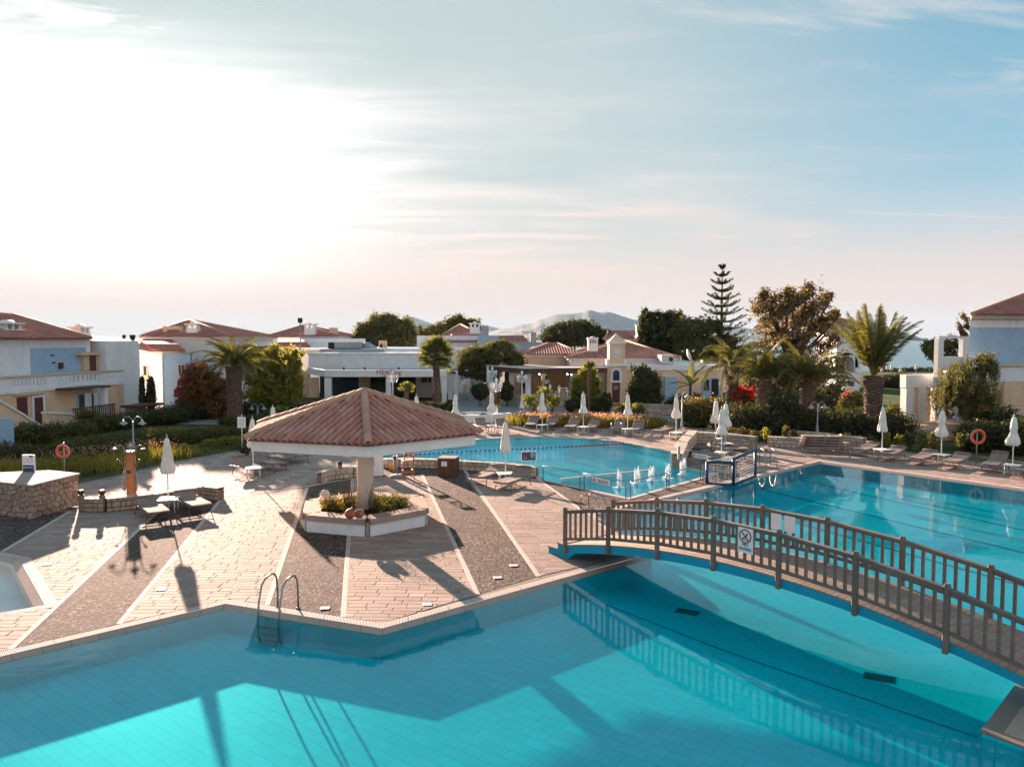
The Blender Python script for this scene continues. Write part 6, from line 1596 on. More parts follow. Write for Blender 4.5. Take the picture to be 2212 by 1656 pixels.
umb(1260.4, 845, 0, 'closed umbrella in front of the yellow green conical tree', 'square white table between the middle loungers before the grass strip', 2.8)
umb(1356.4, 847.6, 0, 'closed umbrella just left of the big dark round bush', 'square white table between the loungers behind the pool ladder', .5)
umb(1461.3, 852.6, 1, 'closed umbrella beside the green street lamp and the flowering hedge', 'square white table between two flat loungers beside the street lamp', 1.4)
umb(1547, 860, 1, 'closed umbrella with a crooked hem left of the overlapping pair', 'square white table before the stone wall at the dark hedge', 2.6)
umb(1568.5, 866.4, 1, 'closed umbrella partly hidden behind another one at the stone wall', 'square white table behind the loungers inside the stone wall', .9)
umb(1560, 877.6, 0, 'front closed umbrella of the overlapping pair at the stone wall', 'square white table in the middle of the loungers inside the stone wall', 3.0)
umb(1908, 874, 2, 'closed umbrella in front of the thick trunked right hand date palm', 'square white table between the two left loungers of the right row', .4)
umb(2036.5, 880.7, 1, 'closed umbrella in front of the weeping pepper tree', 'square white table between the middle loungers of the right row', 1.7)
umb(2191.5, 894, 1, 'closed umbrella at the right edge beside the orange lifebuoy', 'square white table at the right edge of the lounger row', 2.4)
far_l = ['leftmost distant umbrella on the beach lawn beside the palm fronds', 'distant umbrella just right of the leftmost one on the beach lawn', 'distant umbrella nearest the camera of the left beach group', 'distant umbrella fourth from the left on the beach lawn', 'distant umbrella fifth from the left on the beach lawn', 'distant umbrella alone in the middle of the beach lawn', 'distant umbrella farthest right on the beach lawn near the pine']
for (px_, pt, pb_), lab in zip(((1897, 786, 808), (1902.5, 782, 806), (1905, 789, 812), (1916.5, 785, 809), (1925, 786, 811), (1945, 789, 815), (1978.5, 785, 808)), far_l):
    Y = 170; c = at(px_, pb_, Y); o = place(UM[0], used, (c.x, Y, -1.95), px_, lab, 'small white umbrellas on the distant beach lawn'); s = (pb_ - pt) * Y / F / 2.6; o.scale = (s * 1.5, s * 1.5, s); o.location.z = c.z
LD = [lounger_proto(0.02), lounger_proto(R(11)), lounger_proto(R(27))]
def lounger(fx, fy, hx, hy, v, lab, z=0.0, rr=0.0, tilt=None, fixed=None):
    a, b = g(fx, fy, .36 + z), g(hx, hy, .36 + z); d = b - a; c = (a + b) / 2
    o = place(LD[v], used, (c.x, c.y, z), math.atan2(-d.x, d.y) + rr, lab); return o
LS = [(346, 1108, 312, 1081, 1, 'brown lounger left of the white table in the left foreground'), (441, 1093, 391, 1068, 1, 'brown lounger right of the white table in the left foreground'),
 (579, 1012, 503, 1000, 2, 'lounger with raised back nearest the viewer left of the pavilion'), (618, 1002, 541, 991, 1, 'second lounger from the viewer under the left pavilion eave'), (629, 989, 555, 980, 1, 'third lounger from the viewer under the left pavilion eave'), (664, 985, 596, 975, 0, 'farthest lounger of the group under the left pavilion eave'),
 (1023, 1032, 1083, 1012, 1, 'lounger left of the table just right of the pavilion'), (1077, 1044, 1140, 1024, 2, 'lounger with raised back right of the table beside the blue pool sign'),
 (1047, 925, 1033, 913, 2, 'lounger left of the table beside the white rendered wall'), (1092, 927, 1077, 914, 2, 'lounger right of the table beside the white rendered wall'),
 (1140, 919, 1157, 908, 2, 'lounger at the left end of the row before the grass strip'), (1180, 920, 1198, 909, 2, 'lounger second from the left before the grass strip'), (1224, 924, 1248, 912, 2, 'lounger third from the left before the grass strip'), (1269, 925, 1291, 913, 2, 'lounger fourth from the left before the grass strip'), (1322, 928, 1346, 916, 2, 'lounger behind the steel pool ladder on the far pool side'), (1362, 930, 1387, 918, 2, 'lounger right of the pool ladder on the far pool side'),
 (1415, 931, 1450, 923, 0, 'flat lounger left of the street lamp table'), (1448, 937, 1494, 926, 0, 'flat lounger right of the street lamp table'), (1508, 941, 1540, 933, 0, 'flat lounger left of the table at the dark hedge'), (1563, 943, 1592, 936, 0, 'flat lounger right of the table at the dark hedge'),
 (1606, 962, 1532, 957, 2, 'rearmost lounger inside the low stone wall'), (1610, 968, 1536, 968, 1, 'second lounger from the back inside the low stone wall'), (1620, 984, 1560, 976, 1, 'lounger beside the front umbrella inside the low stone wall'), (1596, 992, 1518, 981, 1, 'front lounger inside the low stone wall by the water goal'),
 (1845, 973, 1895, 961, 1, 'leftmost lounger of the row along the right pool edge'), (1901, 984, 1951, 969, 1, 'second lounger from the left along the right pool edge'), (1966, 993, 2021, 977, 1, 'lounger left of the table before the pepper tree'), (2038, 1001, 2092, 983, 1, 'lounger right of the table before the pepper tree'), (2124, 1010, 2174, 986, 2, 'lounger with raised back left of the lifebuoy umbrella'), (2198, 1022, 2246, 999, 1, 'lounger cut off by the right picture edge')]
for l in LS: lounger(*l)
for k in range(5):
    a, b = g(1742, 966 + 0, .36), g(1815, 969, .36); d = b - a; c = (a + b) / 2
    o = place(LD[0], used, (c.x + .04 * k, c.y + .5, .01 + .13 * k), math.atan2(-d.x, d.y) + .03 * k, ['bottom', 'second', 'middle', 'fourth', 'top'][k] + ' lounger of the stack against the pale stone wall', 'loungers stacked against the pale stone wall')

# ---- stone walls (each stone its own piece, coped)
def stone_wall(name, label, pts, h, th, mat, seed=0, cap=True, sz=.24, cat='wall', pale=True):
    """pts: ground points of the face line"""
    e = E(name, label, cat, (pts[0][0], pts[0][1], 0), world=True); rnd = random.Random(seed); nst = 0; fld = MB(); core = MB()
    for a, b in zip(pts, pts[1:]):
        a = Vector(a[:2]); b = Vector(b[:2]); d = b - a; L = d.length; d = d / L; rz = math.atan2(d.y, d.x); n = Vector((-d.y, d.x)); c = (a + b) / 2
        core.box((c.x, c.y, h / 2 - .03), (L - .04, th - .06, h - .06), rz)
        for sd in (-1, 1):
            z = 0.0
            while z < h - .04:
                hh = min(rnd.uniform(.7, 1.15) * sz * .75, h - z); x = -rnd.uniform(0, sz)
                if h - z - hh < .07: hh = h - z
                while x < L:
                    w_ = rnd.uniform(.6, 1.6) * sz; x0, x1 = max(x, 0), min(x + w_, L)
                    if x1 - x0 > .03:
                        p = a + d * ((x0 + x1) / 2) + n * sd * (th / 2 - .035); mbx = MB() if nst < 140 else fld
                        mbx.cbox((p.x, p.y, z + hh / 2), (x1 - x0 - .018, .08 + rnd.uniform(0, .035), hh - .018), rz + rnd.uniform(-.03, .03), .028)
                        if nst < 140: mbx.build('stone', mat, e)
                        nst += 1
                    x += w_
                z += hh
        if cap:
            x = 0
            while x < L:
                w_ = rnd.uniform(.3, .6); w_ = min(w_, L - x); p = a + d * (x + w_ / 2); fld.cbox((p.x, p.y, h + .012), (w_ - .015, th + rnd.uniform(-.01, .03), .05), rz + rnd.uniform(-.02, .02), .012); x += w_
    core.build('mortar_core', mMortar, e)
    if fld.v: fld.build('stone_field', mat, e)['kind'] = 'stuff'
    return e
def G(*a): return [g(*p) for p in a]
stone_wall('low_stone_wall', 'low curved rubble wall in the left foreground behind the two loungers', G((185, 1103), (230, 1104), (330, 1094), (440, 1075), (478, 1079)), .42, .36, mStone, 1)
stone_wall('low_stone_wall', 'short pale rubble wall with a bollard left of the pavilion column', G((690, 1044), (712, 1036), (760, 1031), (795, 1025)), .42, .34, mStoneP, 2)
stone_wall('low_stone_wall', 'low pale rubble wall between the stool and the middle pool', G((826, 1010), (880, 1009), (943, 1011), (1000, 1015), (1100, 1021), (1161, 1029)), .38, .30, mStoneP, 3)
stone_wall('pool_corner_wall', 'thick stone wall rising beside the middle pool towards the right loungers', G((1462, 1010), (1476, 978), (1497, 954)), .62, .55, mStoneP, 4)
stone_wall('stone_wall', 'stone wall behind the loungers inside the corner by the umbrellas', G((1497, 956), (1560, 960), (1633, 968)), .60, .38, mStoneP, 5)
stone_wall('stone_wall', 'front pale rubble wall carrying the stacked loungers', G((1658, 964), (1740, 968), (1832, 979)), .52, .34, mStoneP, 6)
stone_wall('stone_wall', 'rear pale rubble wall behind the stacked loungers', G((1690, 953), (1780, 960), (1868, 972)), .62, .34, mStoneP, 7)
stone_wall('garden_wall', 'rubble garden wall below the yellow conical tree', G((1225, 884), (1298, 889), (1306, 866)), .75, .35, mStoneP, 8, sz=.32)
stone_wall('garden_wall', 'rubble garden wall below the big dark round bush', G((1372, 892), (1470, 897)), .75, .35, mStoneP, 9, sz=.32)
# bar counter in the left foreground
ct = E('stone_counter', 'angular rubble stone counter with smooth pale top at the left edge', 'counter', (0, 0, 0))
T_ = [g(-2, 1039, 1.13), g(68, 1047, 1.13), g(173, 1021.5, 1.13), g(108, 1015, 1.13), g(-2, 1026, 1.13)]
Lx = [at(-60, 1030, T_[0].y)]; T_[0] = g(-60, 1034, 1.13); T_[4] = g(-60, 1022, 1.13)
cc_ = sum(T_, Vector()) / 5; ct.location = (cc_.x, cc_.y, 0); ct['_w'] = 1
ct_pts = [(p.x, p.y) for p in T_]
MB().prism(ct_pts, 1.07, 1.13).build('counter_top', mCapG, ct)
cin = [(cc_.x + (x - cc_.x) * .94, cc_.y + (y - cc_.y) * .94) for x, y in ct_pts]; MB().prism([(cc_.x + (x - cc_.x) * .97, cc_.y + (y - cc_.y) * .97) for x, y in cin], 0, 1.07).build('mortar_core', mMortar, ct)
def rubble_face(a, b, h, parent, mat, seed, sz=.2, cap=260):
    """irregular stones: polygon cells cut against neighbours, pushed out of the mortar"""
    rnd = random.Random(seed); d = b - a; L = d.length; d = d / L; nrm = Vector((d.y, -d.x)); 
    if nrm.dot(Vector((-a.x, -a.y))) < 0: nrm = -nrm
    S = {}
    for i in range(-1, int(L / sz) + 2):
        for j in range(-1, int(h / sz) + 2): S[i, j] = ((i + rnd.uniform(.1, .9)) * sz, (j + rnd.uniform(.1, .9)) * sz * .9)
    k_ = 0
    for (i, j), p in S.items():
        poly = [(max(p[0] - .3, 0), max(p[1] - .3, 0)), (min(p[0] + .3, L), max(p[1] - .3, 0)), (min(p[0] + .3, L), min(p[1] + .3, h)), (max(p[0] - .3, 0), min(p[1] + .3, h))]
        if poly[1][0] <= poly[0][0] or poly[2][1] <= poly[1][1]: continue
        for di in (-2, -1, 0, 1, 2):
            for dj in (-2, -1, 0, 1, 2):
                q = S.get((i + di, j + dj))
                if q is None or (di == 0 and dj == 0) or len(poly) < 3: continue
                mx, my = (p[0] + q[0]) / 2, (p[1] + q[1]) / 2; nx, ny = p[0] - q[0], p[1] - q[1]; l_ = math.hypot(nx, ny); nx /= l_; ny /= l_; mx += nx * .009; my += ny * .009; o_ = []
                for k in range(len(poly)):
                    A, B = poly[k - 1], poly[k]; sa_ = (A[0] - mx) * nx + (A[1] - my) * ny; sb_ = (B[0] - mx) * nx + (B[1] - my) * ny
                    if (sa_ >= 0) != (sb_ >= 0): t_ = sa_ / (sa_ - sb_); o_.append((A[0] + (B[0] - A[0]) * t_, A[1] + (B[1] - A[1]) * t_))
                    if sb_ >= 0: o_.append(B)
                poly = o_
        if len(poly) < 3 or parea(poly) < .002: continue
        pr_ = rnd.uniform(.03, .07); cx_ = sum(q[0] for q in poly) / len(poly); cz_ = sum(q[1] for q in poly) / len(poly); m = len(poly)
        W3 = lambda s_, z_, o_: Vector((a.x + d.x * s_ + nrm.x * o_, a.y + d.y * s_ + nrm.y * o_, z_))
        vs = [W3(x, z, -.03) for x, z in poly] + [W3(x, z, pr_ * .6) for x, z in poly] + [W3(x + (cx_ - x) * .22, z + (cz_ - z) * .22, pr_) for x, z in poly]
        fs = [tuple(range(2 * m, 3 * m))] + [(r_ + i_, r_ + (i_ + 1) % m, r_ + m + (i_ + 1) % m, r_ + m + i_) for r_ in (0, m) for i_ in range(m)]
        MB().add(vs, fs).build('stone', mat, parent); k_ += 1
rubble_face(Vector(cin[0]), Vector(cin[1]), 1.07, ct, mStone, 3); rubble_face(Vector(cin[1]), Vector(cin[2]), 1.07, ct, mStone, 4)
# bollards
def bollard(px, py, lab, h=.74, r=.095):
    c = g(px, py); e = E('bollard', lab, 'bollard', tuple(c), 0, 'short round wooden bollards')
    MB().lathe([(r * 1.05, 0), (r, .1), (r, h - .16)], 14).build('post', mWoodG, e); MB().lathe([(r * .75, h - .16), (r * .75, h - .13), (r * 1.05, h - .12), (r * 1.05, h - .04), (r * .7, h)], 14).build('lamp_head', mBrown, e)
bollard(176.6, 1105, 'left of the two wooden bollards beside the stone counter'); bollard(221.7, 1105, 'right of the two wooden bollards beside the stone counter'); bollard(735, 1034, 'wooden bollard in the short wall left of the pavilion column'); bollard(854, 1020, 'wooden bollard at the pool wall behind the stool')
# shower column
c = g(284.5, 1072); e = E('shower_column', 'round orange wood outdoor shower column with two bent chrome shower heads', 'shower', tuple(c))
MB().lathe([(.18, 0), (.17, .02), (.165, 1.62)], 20).build('column', mTeak, e); MB().lathe([(.19, 1.62), (.19, 1.68), (.12, 1.70)], 20).build('collar', mSteel, e)
MB().lathe([(.13, 1.86), (.04, 1.93), (.02, 2.0), (0, 2.02)], 16).tube([(0, 0, 1.7), (0, 0, 1.88)], .03, 8).build('lamp_cap', mLampG, e)
for s in (-1, 1):
    MB().tube([(s * .2, -.05, .25), (s * .2, -.05, 1.7), (s * .24, -.05, 1.86), (s * .36, -.08, 1.92), (s * .50, -.1, 1.88), (s * .53, -.1, 1.82)], .016, 8).lathe([(0, 0), (.02, .03), (.10, -.0), (.10, -.02)], 12, (s * .53, -.1, 1.79)).build('shower_pipe', mSteel, e)
    MB().tube([(s * .21, -.08, 1.0), (s * .30, -.1, 1.28), (s * .38, -.14, 1.38)], .014, 6).tube([(s * .38, -.14, 1.38), (s * .44, -.18, 1.38)], .035, 8).build('hand_shower', mSteel, e)
    MB().tube([(s * .2, -.08, 1.1), (s * .17, -.13, .7), (s * .26, -.13, .28), (s * .30, -.1, .45), (s * .24, -.1, .95)], .009, 5).build('hose', mLampG, e)
MB().box((0, -.165, .95), (.16, .03, .12)).tube([(-.2, -.1, .93), (.2, -.1, .93)], .015, 6).build('valve_box', mSteel, e)
# lifebuoys
def lifebuoy(px, py, pb, lab, z=1.3, lean=0.0, k=1.0):
    c = g(px, py, z); e = E('lifebuoy', lab, 'lifebuoy', (c.x, c.y, 0), 0, 'orange lifebuoys on posts')
    mb = MB(); mb.tube([(.29 * k * math.cos(a * math.pi / 16), -.07, z + .29 * k * math.sin(a * math.pi / 16)) for a in range(32)], .062 * k, 10, closed=True); mb.build('ring', mOrange, e)
    MB().tube([(.35 * k * math.cos(a * math.pi / 8 + .1), -.08, z + .35 * k * math.sin(a * math.pi / 8 + .1)) for a in range(16)], .012, 5, closed=True).build('rope', mNet, e)
    MB().tube([(lean, 0, 0), (0, 0, z + .35)], .028, 8).build('post', mGreyMetal, e)
lifebuoy(138, 974, 0, 'orange lifebuoy on a post in the left garden bed', k=.8); lifebuoy(2110.7, 942.5, 0, 'orange lifebuoy on a post before the dark bushes at the right')
# signs
def sign_text(parent, lines, x, z0, sz, mat, dy):
    for i, t_ in enumerate(lines): add_text(t_, sz, mat, parent, (x, dy, z0 - i * sz * 1.25), (R(90), 0, 0))
c = g(63, 1044, 0); c = at(62.5, 1005, 27.3); e = E('pool_rules_sign', 'upright sign with pool map above a navy POOL RULES panel beside the counter', 'sign', (c.x, c.y, 0), R(-6))
MB().box((0, 0, .865), (.46, .05, 1.73)).build('panel', mSignW, e); MB().box((0, -.03, 1.04), (.40, .012, .66)).build('blue_panel', mBluF if False else mNavy, e)
for k in range(2): MB().tube([((-.1 + .17 * k) + .08 * math.cos(a * .6), -.032, 1.53 + .075 * math.sin(a * .6)) for a in range(11)], .008, 4, closed=True).build('map_outline', mLampG, e)
MB().box((.11, -.03, 1.68), (.12, .01, .06)).build('emblem', mBlack, e)
add_text('POOL RULES', .06, mSignW, e, (0, -.04, 1.27), (R(90), 0, 0)); MB().tube([(-.1, -.04, 1.2), (-.1, -.04, 1.08)], .012, 4).tube([(.02, -.04, 1.2), (.12, -.04, 1.08)], .012, 4).build('pictogram', mRed, e)
c = g(523.5, 977, 0); e = E('small_notice', 'small white notice on a thin post left of the pavilion roof', 'sign', tuple(c), 0)
MB().tube([(0, 0, 0), (0, 0, 1.95)], .025, 6).build('post', mSignW, e); MB().box((0, -.03, 1.55), (.42, .03, .55)).build('panel', mSignW, e)
for k in range(4): MB().box((0, -.05, 1.70 - .09 * k), (.28, .008, .018)).build('text_line', mLampG, e)
c = g(1142, 1018, .0); e = E('pool_sign', 'navy pool sign with red and white round symbols at the middle pool edge', 'sign', (c.x, c.y, 0), R(2))
MB().tube([(-.2, 0, 0), (-.2, 0, .62)], .012, 6).tube([(.2, 0, 0), (.2, 0, .62)], .012, 6).build('leg', mSteel, e); MB().box((0, 0, .68), (.66, .03, .42)).build('frame', mSignW, e); MB().box((0, -.018, .68), (.61, .01, .37)).build('panel', mNavy, e)
for x, m_ in ((-.16, mRed), (.16, mSignW)): MB().tube([(x + .075 * math.cos(a * .45), -.028, .74 + .075 * math.sin(a * .45)) for a in range(14)], .012, 5, closed=True).build('round_symbol', m_, e)
MB().tube([(-.21, -.028, .69), (-.11, -.028, .79)], .010, 4).build('slash', mRed, e); MB().lathe([(0, -.02), (.03, 0), (0, .03)], 8, (.16, -.028, .75)).build('swimmer', mSignW, e)
add_text('DEPTH', .045, mSignW, e, (-.16, -.026, .58), (R(90), 0, 0)); add_text('POOL RULES', .032, mSignW, e, (.16, -.026, .60), (R(90), 0, 0))
# bar stool, umbrella foot, towel box
c = g(881, 1033); e = E('bar_stool', 'orange wooden bar stool with crossed backrest under the pavilion', 'bar stool', tuple(c), R(200))
for x in (-.19, .19):
    MB().tube([(x * 1.15, -.22, 0), (x, -.17, .74)], .022, 6).build('leg', mTeak, e); MB().tube([(x * 1.15, .22, 0), (x, .18, .74), (x, .25, 1.16)], .024, 6).build('leg', mTeak, e)
MB().cbox((0, 0, .76), (.44, .42, .05)).build('seat', mTeak, e)
MB().tube([(-.2, -.21, .25), (.2, -.21, .25)], .016, 6).tube([(-.2, .21, .3), (.2, .21, .3)], .016, 6).tube([(-.2, -.2, .36), (-.2, .2, .36)], .016, 6).tube([(.2, -.2, .36), (.2, .2, .36)], .016, 6).build('footrest', mTeak, e)
MB().cbox((0, .245, 1.14), (.42, .03, .10)).cbox((0, .215, .92), (.42, .025, .04)).tube([(-.18, .22, .94), (.18, .24, 1.10)], .014, 5).tube([(.18, .22, .94), (-.18, .24, 1.10)], .014, 5).build('backrest', mTeak, e)
c = g(858.5, 1030); e = E('parasol_base', 'round stone umbrella foot with an empty white tube beside the stool', 'umbrella stand', tuple(c))
MB().lathe([(.30, 0), (.31, .07), (.24, .11), (.05, .12)], 22).build('base', mConc, e); MB().tube([(0, 0, .1), (0, 0, .95)], .028, 8).build('tube', mGreyMetal, e)
c = g(969, 1027); e = E('towel_box', 'dark brown square towel box with white label beside the pool wall', 'box', tuple(c), R(-12))
MB().cbox((0, 0, .38), (.74, .74, .76)).build('body', mBrown, e); MB().cbox((0, 0, .785), (.80, .80, .05)).build('lid', mTeak if False else mWoodG, e); MB().box((-.08, -.376, .56), (.24, .01, .20)).build('label', mSignW, e); MB().box((-.08, -.385, .76), (.05, .02, .09)).build('hasp', mSteel, e)
for k in range(3): MB().box((-.08, -.383, .61 - .05 * k), (.16, .004, .012)).build('text_line', mLampG, e)
c = g(814, 1027); e = E('white_pillar', 'square white rendered pillar between the column and the pool', 'pillar', tuple(c), R(4)); MB().cbox((0, .15, .45), (.50, .5, .9)).build('shaft', mWhite2, e); MB().cbox((-.17, -.12, .62), (.14, .06, .3)).build('meter_box', mGreyMetal, e); MB().cbox((0, .15, .92), (.56, .56, .05)).build('cap', mWhite2, e)
c = g(851, 1012); e = E('yellow_bucket', 'small yellow bucket standing at the stone wall behind the stool', 'bucket', tuple(g(846, 1014))); MB().lathe([(.10, 0), (.14, .26), (.15, .27)], 14).build('body', M('yellow_plastic', (.75, .42, .03), .5, .05), e)
MB().tube([(-.14, 0, .27), (0, .0, .36), (.14, 0, .27)], .008, 5).build('handle', mGreyMetal, e)
# small white deck plates
for i, (px_, py_) in enumerate(((702, 1313), (923, 1305), (1075, 1247), (1110, 1221), (349, 1272), (103, 1218), (1430, 1036), (1447, 1033))):
    c = g(px_, py_, .004); e = E('deck_plate', ['small white printed plate set in the pebbles left of the front strip', 'white plate in the stone slabs at the pool corner', 'red printed white plate in the pebble strip by the coping', 'white plate in the pebble strip above the red printed one', 'white plate in the slabs left of the pool ladder', 'white plate in the slabs beside the small pool', 'left white plate on the pebbles beside the goal', 'right white plate on the pebbles beside the goal'][i], 'plate', tuple(c), R(5), 'small white plates set in the deck'); MB().cbox((0, 0, .006), (.20, .15, .012), 0, .004).build('plate', mSignW, e); MB().box((0, 0, .0125), (.13, .03, .002)).build('print', mRed if i in (2, 1) else mLampG, e)

# ---- ladders
def ladder(name, label, p_in, dir_, w_=.5, h=.72, reach=.62, depth=.8, steps=3, group='steel pool ladders'):
    """p_in: ground point of the deck feet centre; dir_: towards the water"""
    e = E(name, label, 'pool ladder', (p_in.x, p_in.y, 0), math.atan2(dir_.y, dir_.x), group)
    for s in (-1, 1):
        y = s * w_ / 2; pts = [(0, y, 0), (0, y, h * .5), (.03, y, h * .82), (.12, y, h * .97), (.26, y, h), (reach - .18, y, h * .96), (reach - .03, y, h * .82), (reach + .08, y, h * .4), (reach + .12, y, 0), (reach + .12, y, -depth * .8), (reach + .02, y, -depth)]
        MB().tube(pts, .021, 8).build('hand_rail', mSteel, e); MB().lathe([(.05, 0), (.05, .012), (.03, .03)], 10, (0, y, 0)).build('foot_flange', mSteel, e)
    for k in range(steps): MB().cbox((reach + .12, 0, -.20 - .14 * k), (.09, w_, .03)).build('tread', mSteel, e)
pf_ = (g(600, 1312) + g(646, 1313)) / 2; pf_ = g(627, 1309); dd_ = (Vector(g2(556, 1365)) - Vector(g2(600, 1312)));
ladder('pool_ladder', 'curved steel pool ladder at the near pool edge in front', g(622, 1311), Vector((-.28, -1)).normalized(), .50, .78, .62, .52)
ladder('pool_ladder', 'steel pool ladder on the far side of the middle pool', g(1331, 938), Vector((-.12, -1)).normalized(), .6, .75, .55, .6)
ladder('pool_ladder', 'steel pool ladder by the right corner of the large pool', g(1652, 1003), (Vector(g2(1690, 1020)) - Vector(g2(1652, 1003))).normalized(), .5, .78, .7, .5)
ladder('pool_ladder', 'steel handrails beside the left end of the footbridge', g(1262, 1096), (Vector(g2(1300, 1103)) - Vector(g2(1262, 1096))).normalized(), .45, .5, .7, .5)
# ---- rails round the jet pool with warning signs
def rail_(label, a, b, h=.62, sign=None, group='low steel rails round the jet pool'):
    e = E('steel_rail', label, 'railing', (a.x, a.y, 0), math.atan2((b - a).y, (b - a).x), group); L = (b - a).length
    MB().tube([(0, 0, 0), (0, 0, h - .05), (.05, 0, h), (L - .05, 0, h), (L, 0, h - .05), (L, 0, 0)], .02, 8).build('rail', mSteel, e)
    if sign:
        MB().box((sign * L, -.025, h - .17), (.95, .012, .20)).build('sign_panel', mSignW, e)
        add_text('Please do not enter\nBitte nicht betreten', .066, mBlack, e, (sign * L + .12, -.034, h - .155), (R(90), 0, 0))
        MB().tube([(sign * L - .36 + .06 * math.cos(a_ * .6), -.034, h - .17 + .06 * math.sin(a_ * .6)) for a_ in range(11)], .010, 5, closed=True).tube([(sign * L - .40, -.034, h - .20), (sign * L - .32, -.034, h - .14)], .008, 4).build('swimmer_symbol', mBlack, e)
rail_('low steel rail along the near left edge of the jet pool', g(1173, 1038), g(1253, 1054)); rail_('low steel rail with a warning sign at the near corner of the jet pool', g(1262, 1056), g(1352, 1077), sign=.42)
rail_('low steel rail between the jet pool and the large pool', g(1362, 1076), g(1440, 1055)); rail_('low steel rail ending at the water goal', g(1445, 1054), g(1513, 1037))
rail_('low steel rail with a warning sign before the stone wall', g(1476, 1001), g(1560, 1016), .66, sign=.45); rail_('short steel rail between the jet pool and the goal', g(1518, 1036), g(1546, 1027))
c = g(1466, 992, .62); e = E('skimmer_post', 'small steel post standing on the stone wall end', 'post', (c.x, c.y, .62)); MB().cbox((0, 0, .28), (.10, .10, .56)).build('post', mGreyMetal, e); MB().cbox((0, 0, .58), (.13, .13, .04)).build('cap', mSignW, e)
# ---- water jets
for i, (px_, py_) in enumerate(((1338, 1052), (1376, 1043), (1409, 1037), (1442, 1031), (1475, 1024))):
    c = g(px_, py_, -.10); e = E('water_jet', ['water jet nearest the warning sign', 'second water jet from the left', 'middle water jet of the row', 'fourth water jet from the left', 'water jet nearest the stone wall'][i] + ' in the shallow pool', 'water jet', tuple(c), i * 1.3, 'white water jets in the shallow pool')
    rnd = random.Random(i); mb = MB()
    h_ = [.75, .72, .66, .64, .8][i]
    for k in range(7 if i != 4 else 10):
        x, y = rnd.uniform(-.05, .05), rnd.uniform(-.05, .05); hk = h_ * rnd.uniform(.55, 1.0); mb.tube([(x, y, 0), (x * 1.6 + .01, y * 1.5, hk * .5), (x * 2.0, y * 2, hk)], [.075, .06, .018], 7)
    for k in range(16): a = rnd.uniform(0, 6.28); r_ = rnd.uniform(.05, .16); z_ = rnd.uniform(.1, h_); mb.lathe([(0, -.02), (.016, 0), (0, .02)], 5, (r_ * math.cos(a), r_ * math.sin(a), z_))
    mb.build('spray', mFoam, e)
    mb = MB(); mb.lathe([(.22, .0), (.16, .008), (.06, .03), (0, .03)], 20, wob=lambda a, f: 1 + .25 * math.sin(5 * a + i) + .15 * math.sin(9 * a)); mb.build('foam', mFoam, e)
    MB().lathe([(.03, -.2), (.035, -.04), (.02, -.02)], 10, (0, 0, .0)).build('nozzle', mBlack, e)
# ---- water goal
ga, gb, gc_ = g(1527, 1044, .0), g(1584, 1048, .0), g(1631, 1031, .0)
e = E('water_goal', 'blue padded water polo goal with loose white net at the pool edge', 'goal', tuple(ga)); O_ = ga
A0 = ga - O_; B0 = gb - O_; C0 = gc_ - O_; up_ = Vector((0, 0, 1))
for nm, pts in (('side_frame', [A0 + up_ * .9, A0, B0, B0 + up_ * .9 + Vector((0, 0, .22)) * 0, A0 + up_ * .9]), ('front_frame', [B0 + up_ * .02, B0 + up_ * 1.05, C0 + up_ * 1.18, C0 + up_ * .05, B0 + up_ * .02])):
    for p, q in zip(pts, pts[1:]): MB().tube([p, q], .065, 8).build(nm, mNavy, e)
mb = MB(); rnd = random.Random(5)
def netface(a, b, c, d, n=11, m=9):
    def P(u, v): 
        p = a.lerp(b, u).lerp(d.lerp(c, u), v); s_ = math.sin(math.pi * u) * math.sin(math.pi * v); return p + Vector((rnd.uniform(-.015, .015), .10 * s_ + rnd.uniform(-.02, .02), -.06 * s_))
    g_ = [[P(i / n, j / m) for j in range(m + 1)] for i in range(n + 1)]
    for i in range(n + 1):
        for j in range(m + 1):
            if i < n: mb.tube([g_[i][j], g_[i + 1][j]], .0065, 3, cap=False)
            if j < m: mb.tube([g_[i][j], g_[i][j + 1]], .0065, 3, cap=False)
netface(A0, B0, B0 + up_ * .9, A0 + up_ * .9); netface(B0, C0, C0 + up_ * 1.15, B0 + up_ * 1.05); netface(A0 + up_ * .9, B0 + up_ * .95, C0 + up_ * 1.15, A0.lerp(C0, .5) + up_ * 1.0, 9, 6)
mb.build('net', mNet, e)
# ---- lane rope
pts = [g(*p, -.085) for p in ((824, 1000), (872, 983), (972, 976), (1092, 970.5), (1250, 963.5), (1368, 956.5))]
e = E('lane_rope', 'blue and red floating lane rope across the middle pool', 'lane rope', (pts[0].x, pts[0].y, 0), world=True)
L_ = []; 
for a, b in zip(pts, pts[1:]):
    n = max(2, int((b - a).length / .24))
    L_ += [a.lerp(b, i / n) for i in range(n)]
MB().tube(pts, .01, 4).build('cord', mNet, e)
for mt, nm, test in ((mRed, 'red_float', lambda f: f < .22 or f > .72), (mBluF, 'blue_float', lambda f: .22 <= f <= .72)):
    mb = MB(); N_ = len(L_)
    for i, p in enumerate(L_[:-1]):
        if test(i / N_): q = L_[i + 1]; d = (q - p).normalized(); mb.tube([p + d * .02, p + d * .20], .042, 7)
    mb.build(nm, mt, e)['kind'] = 'stuff'
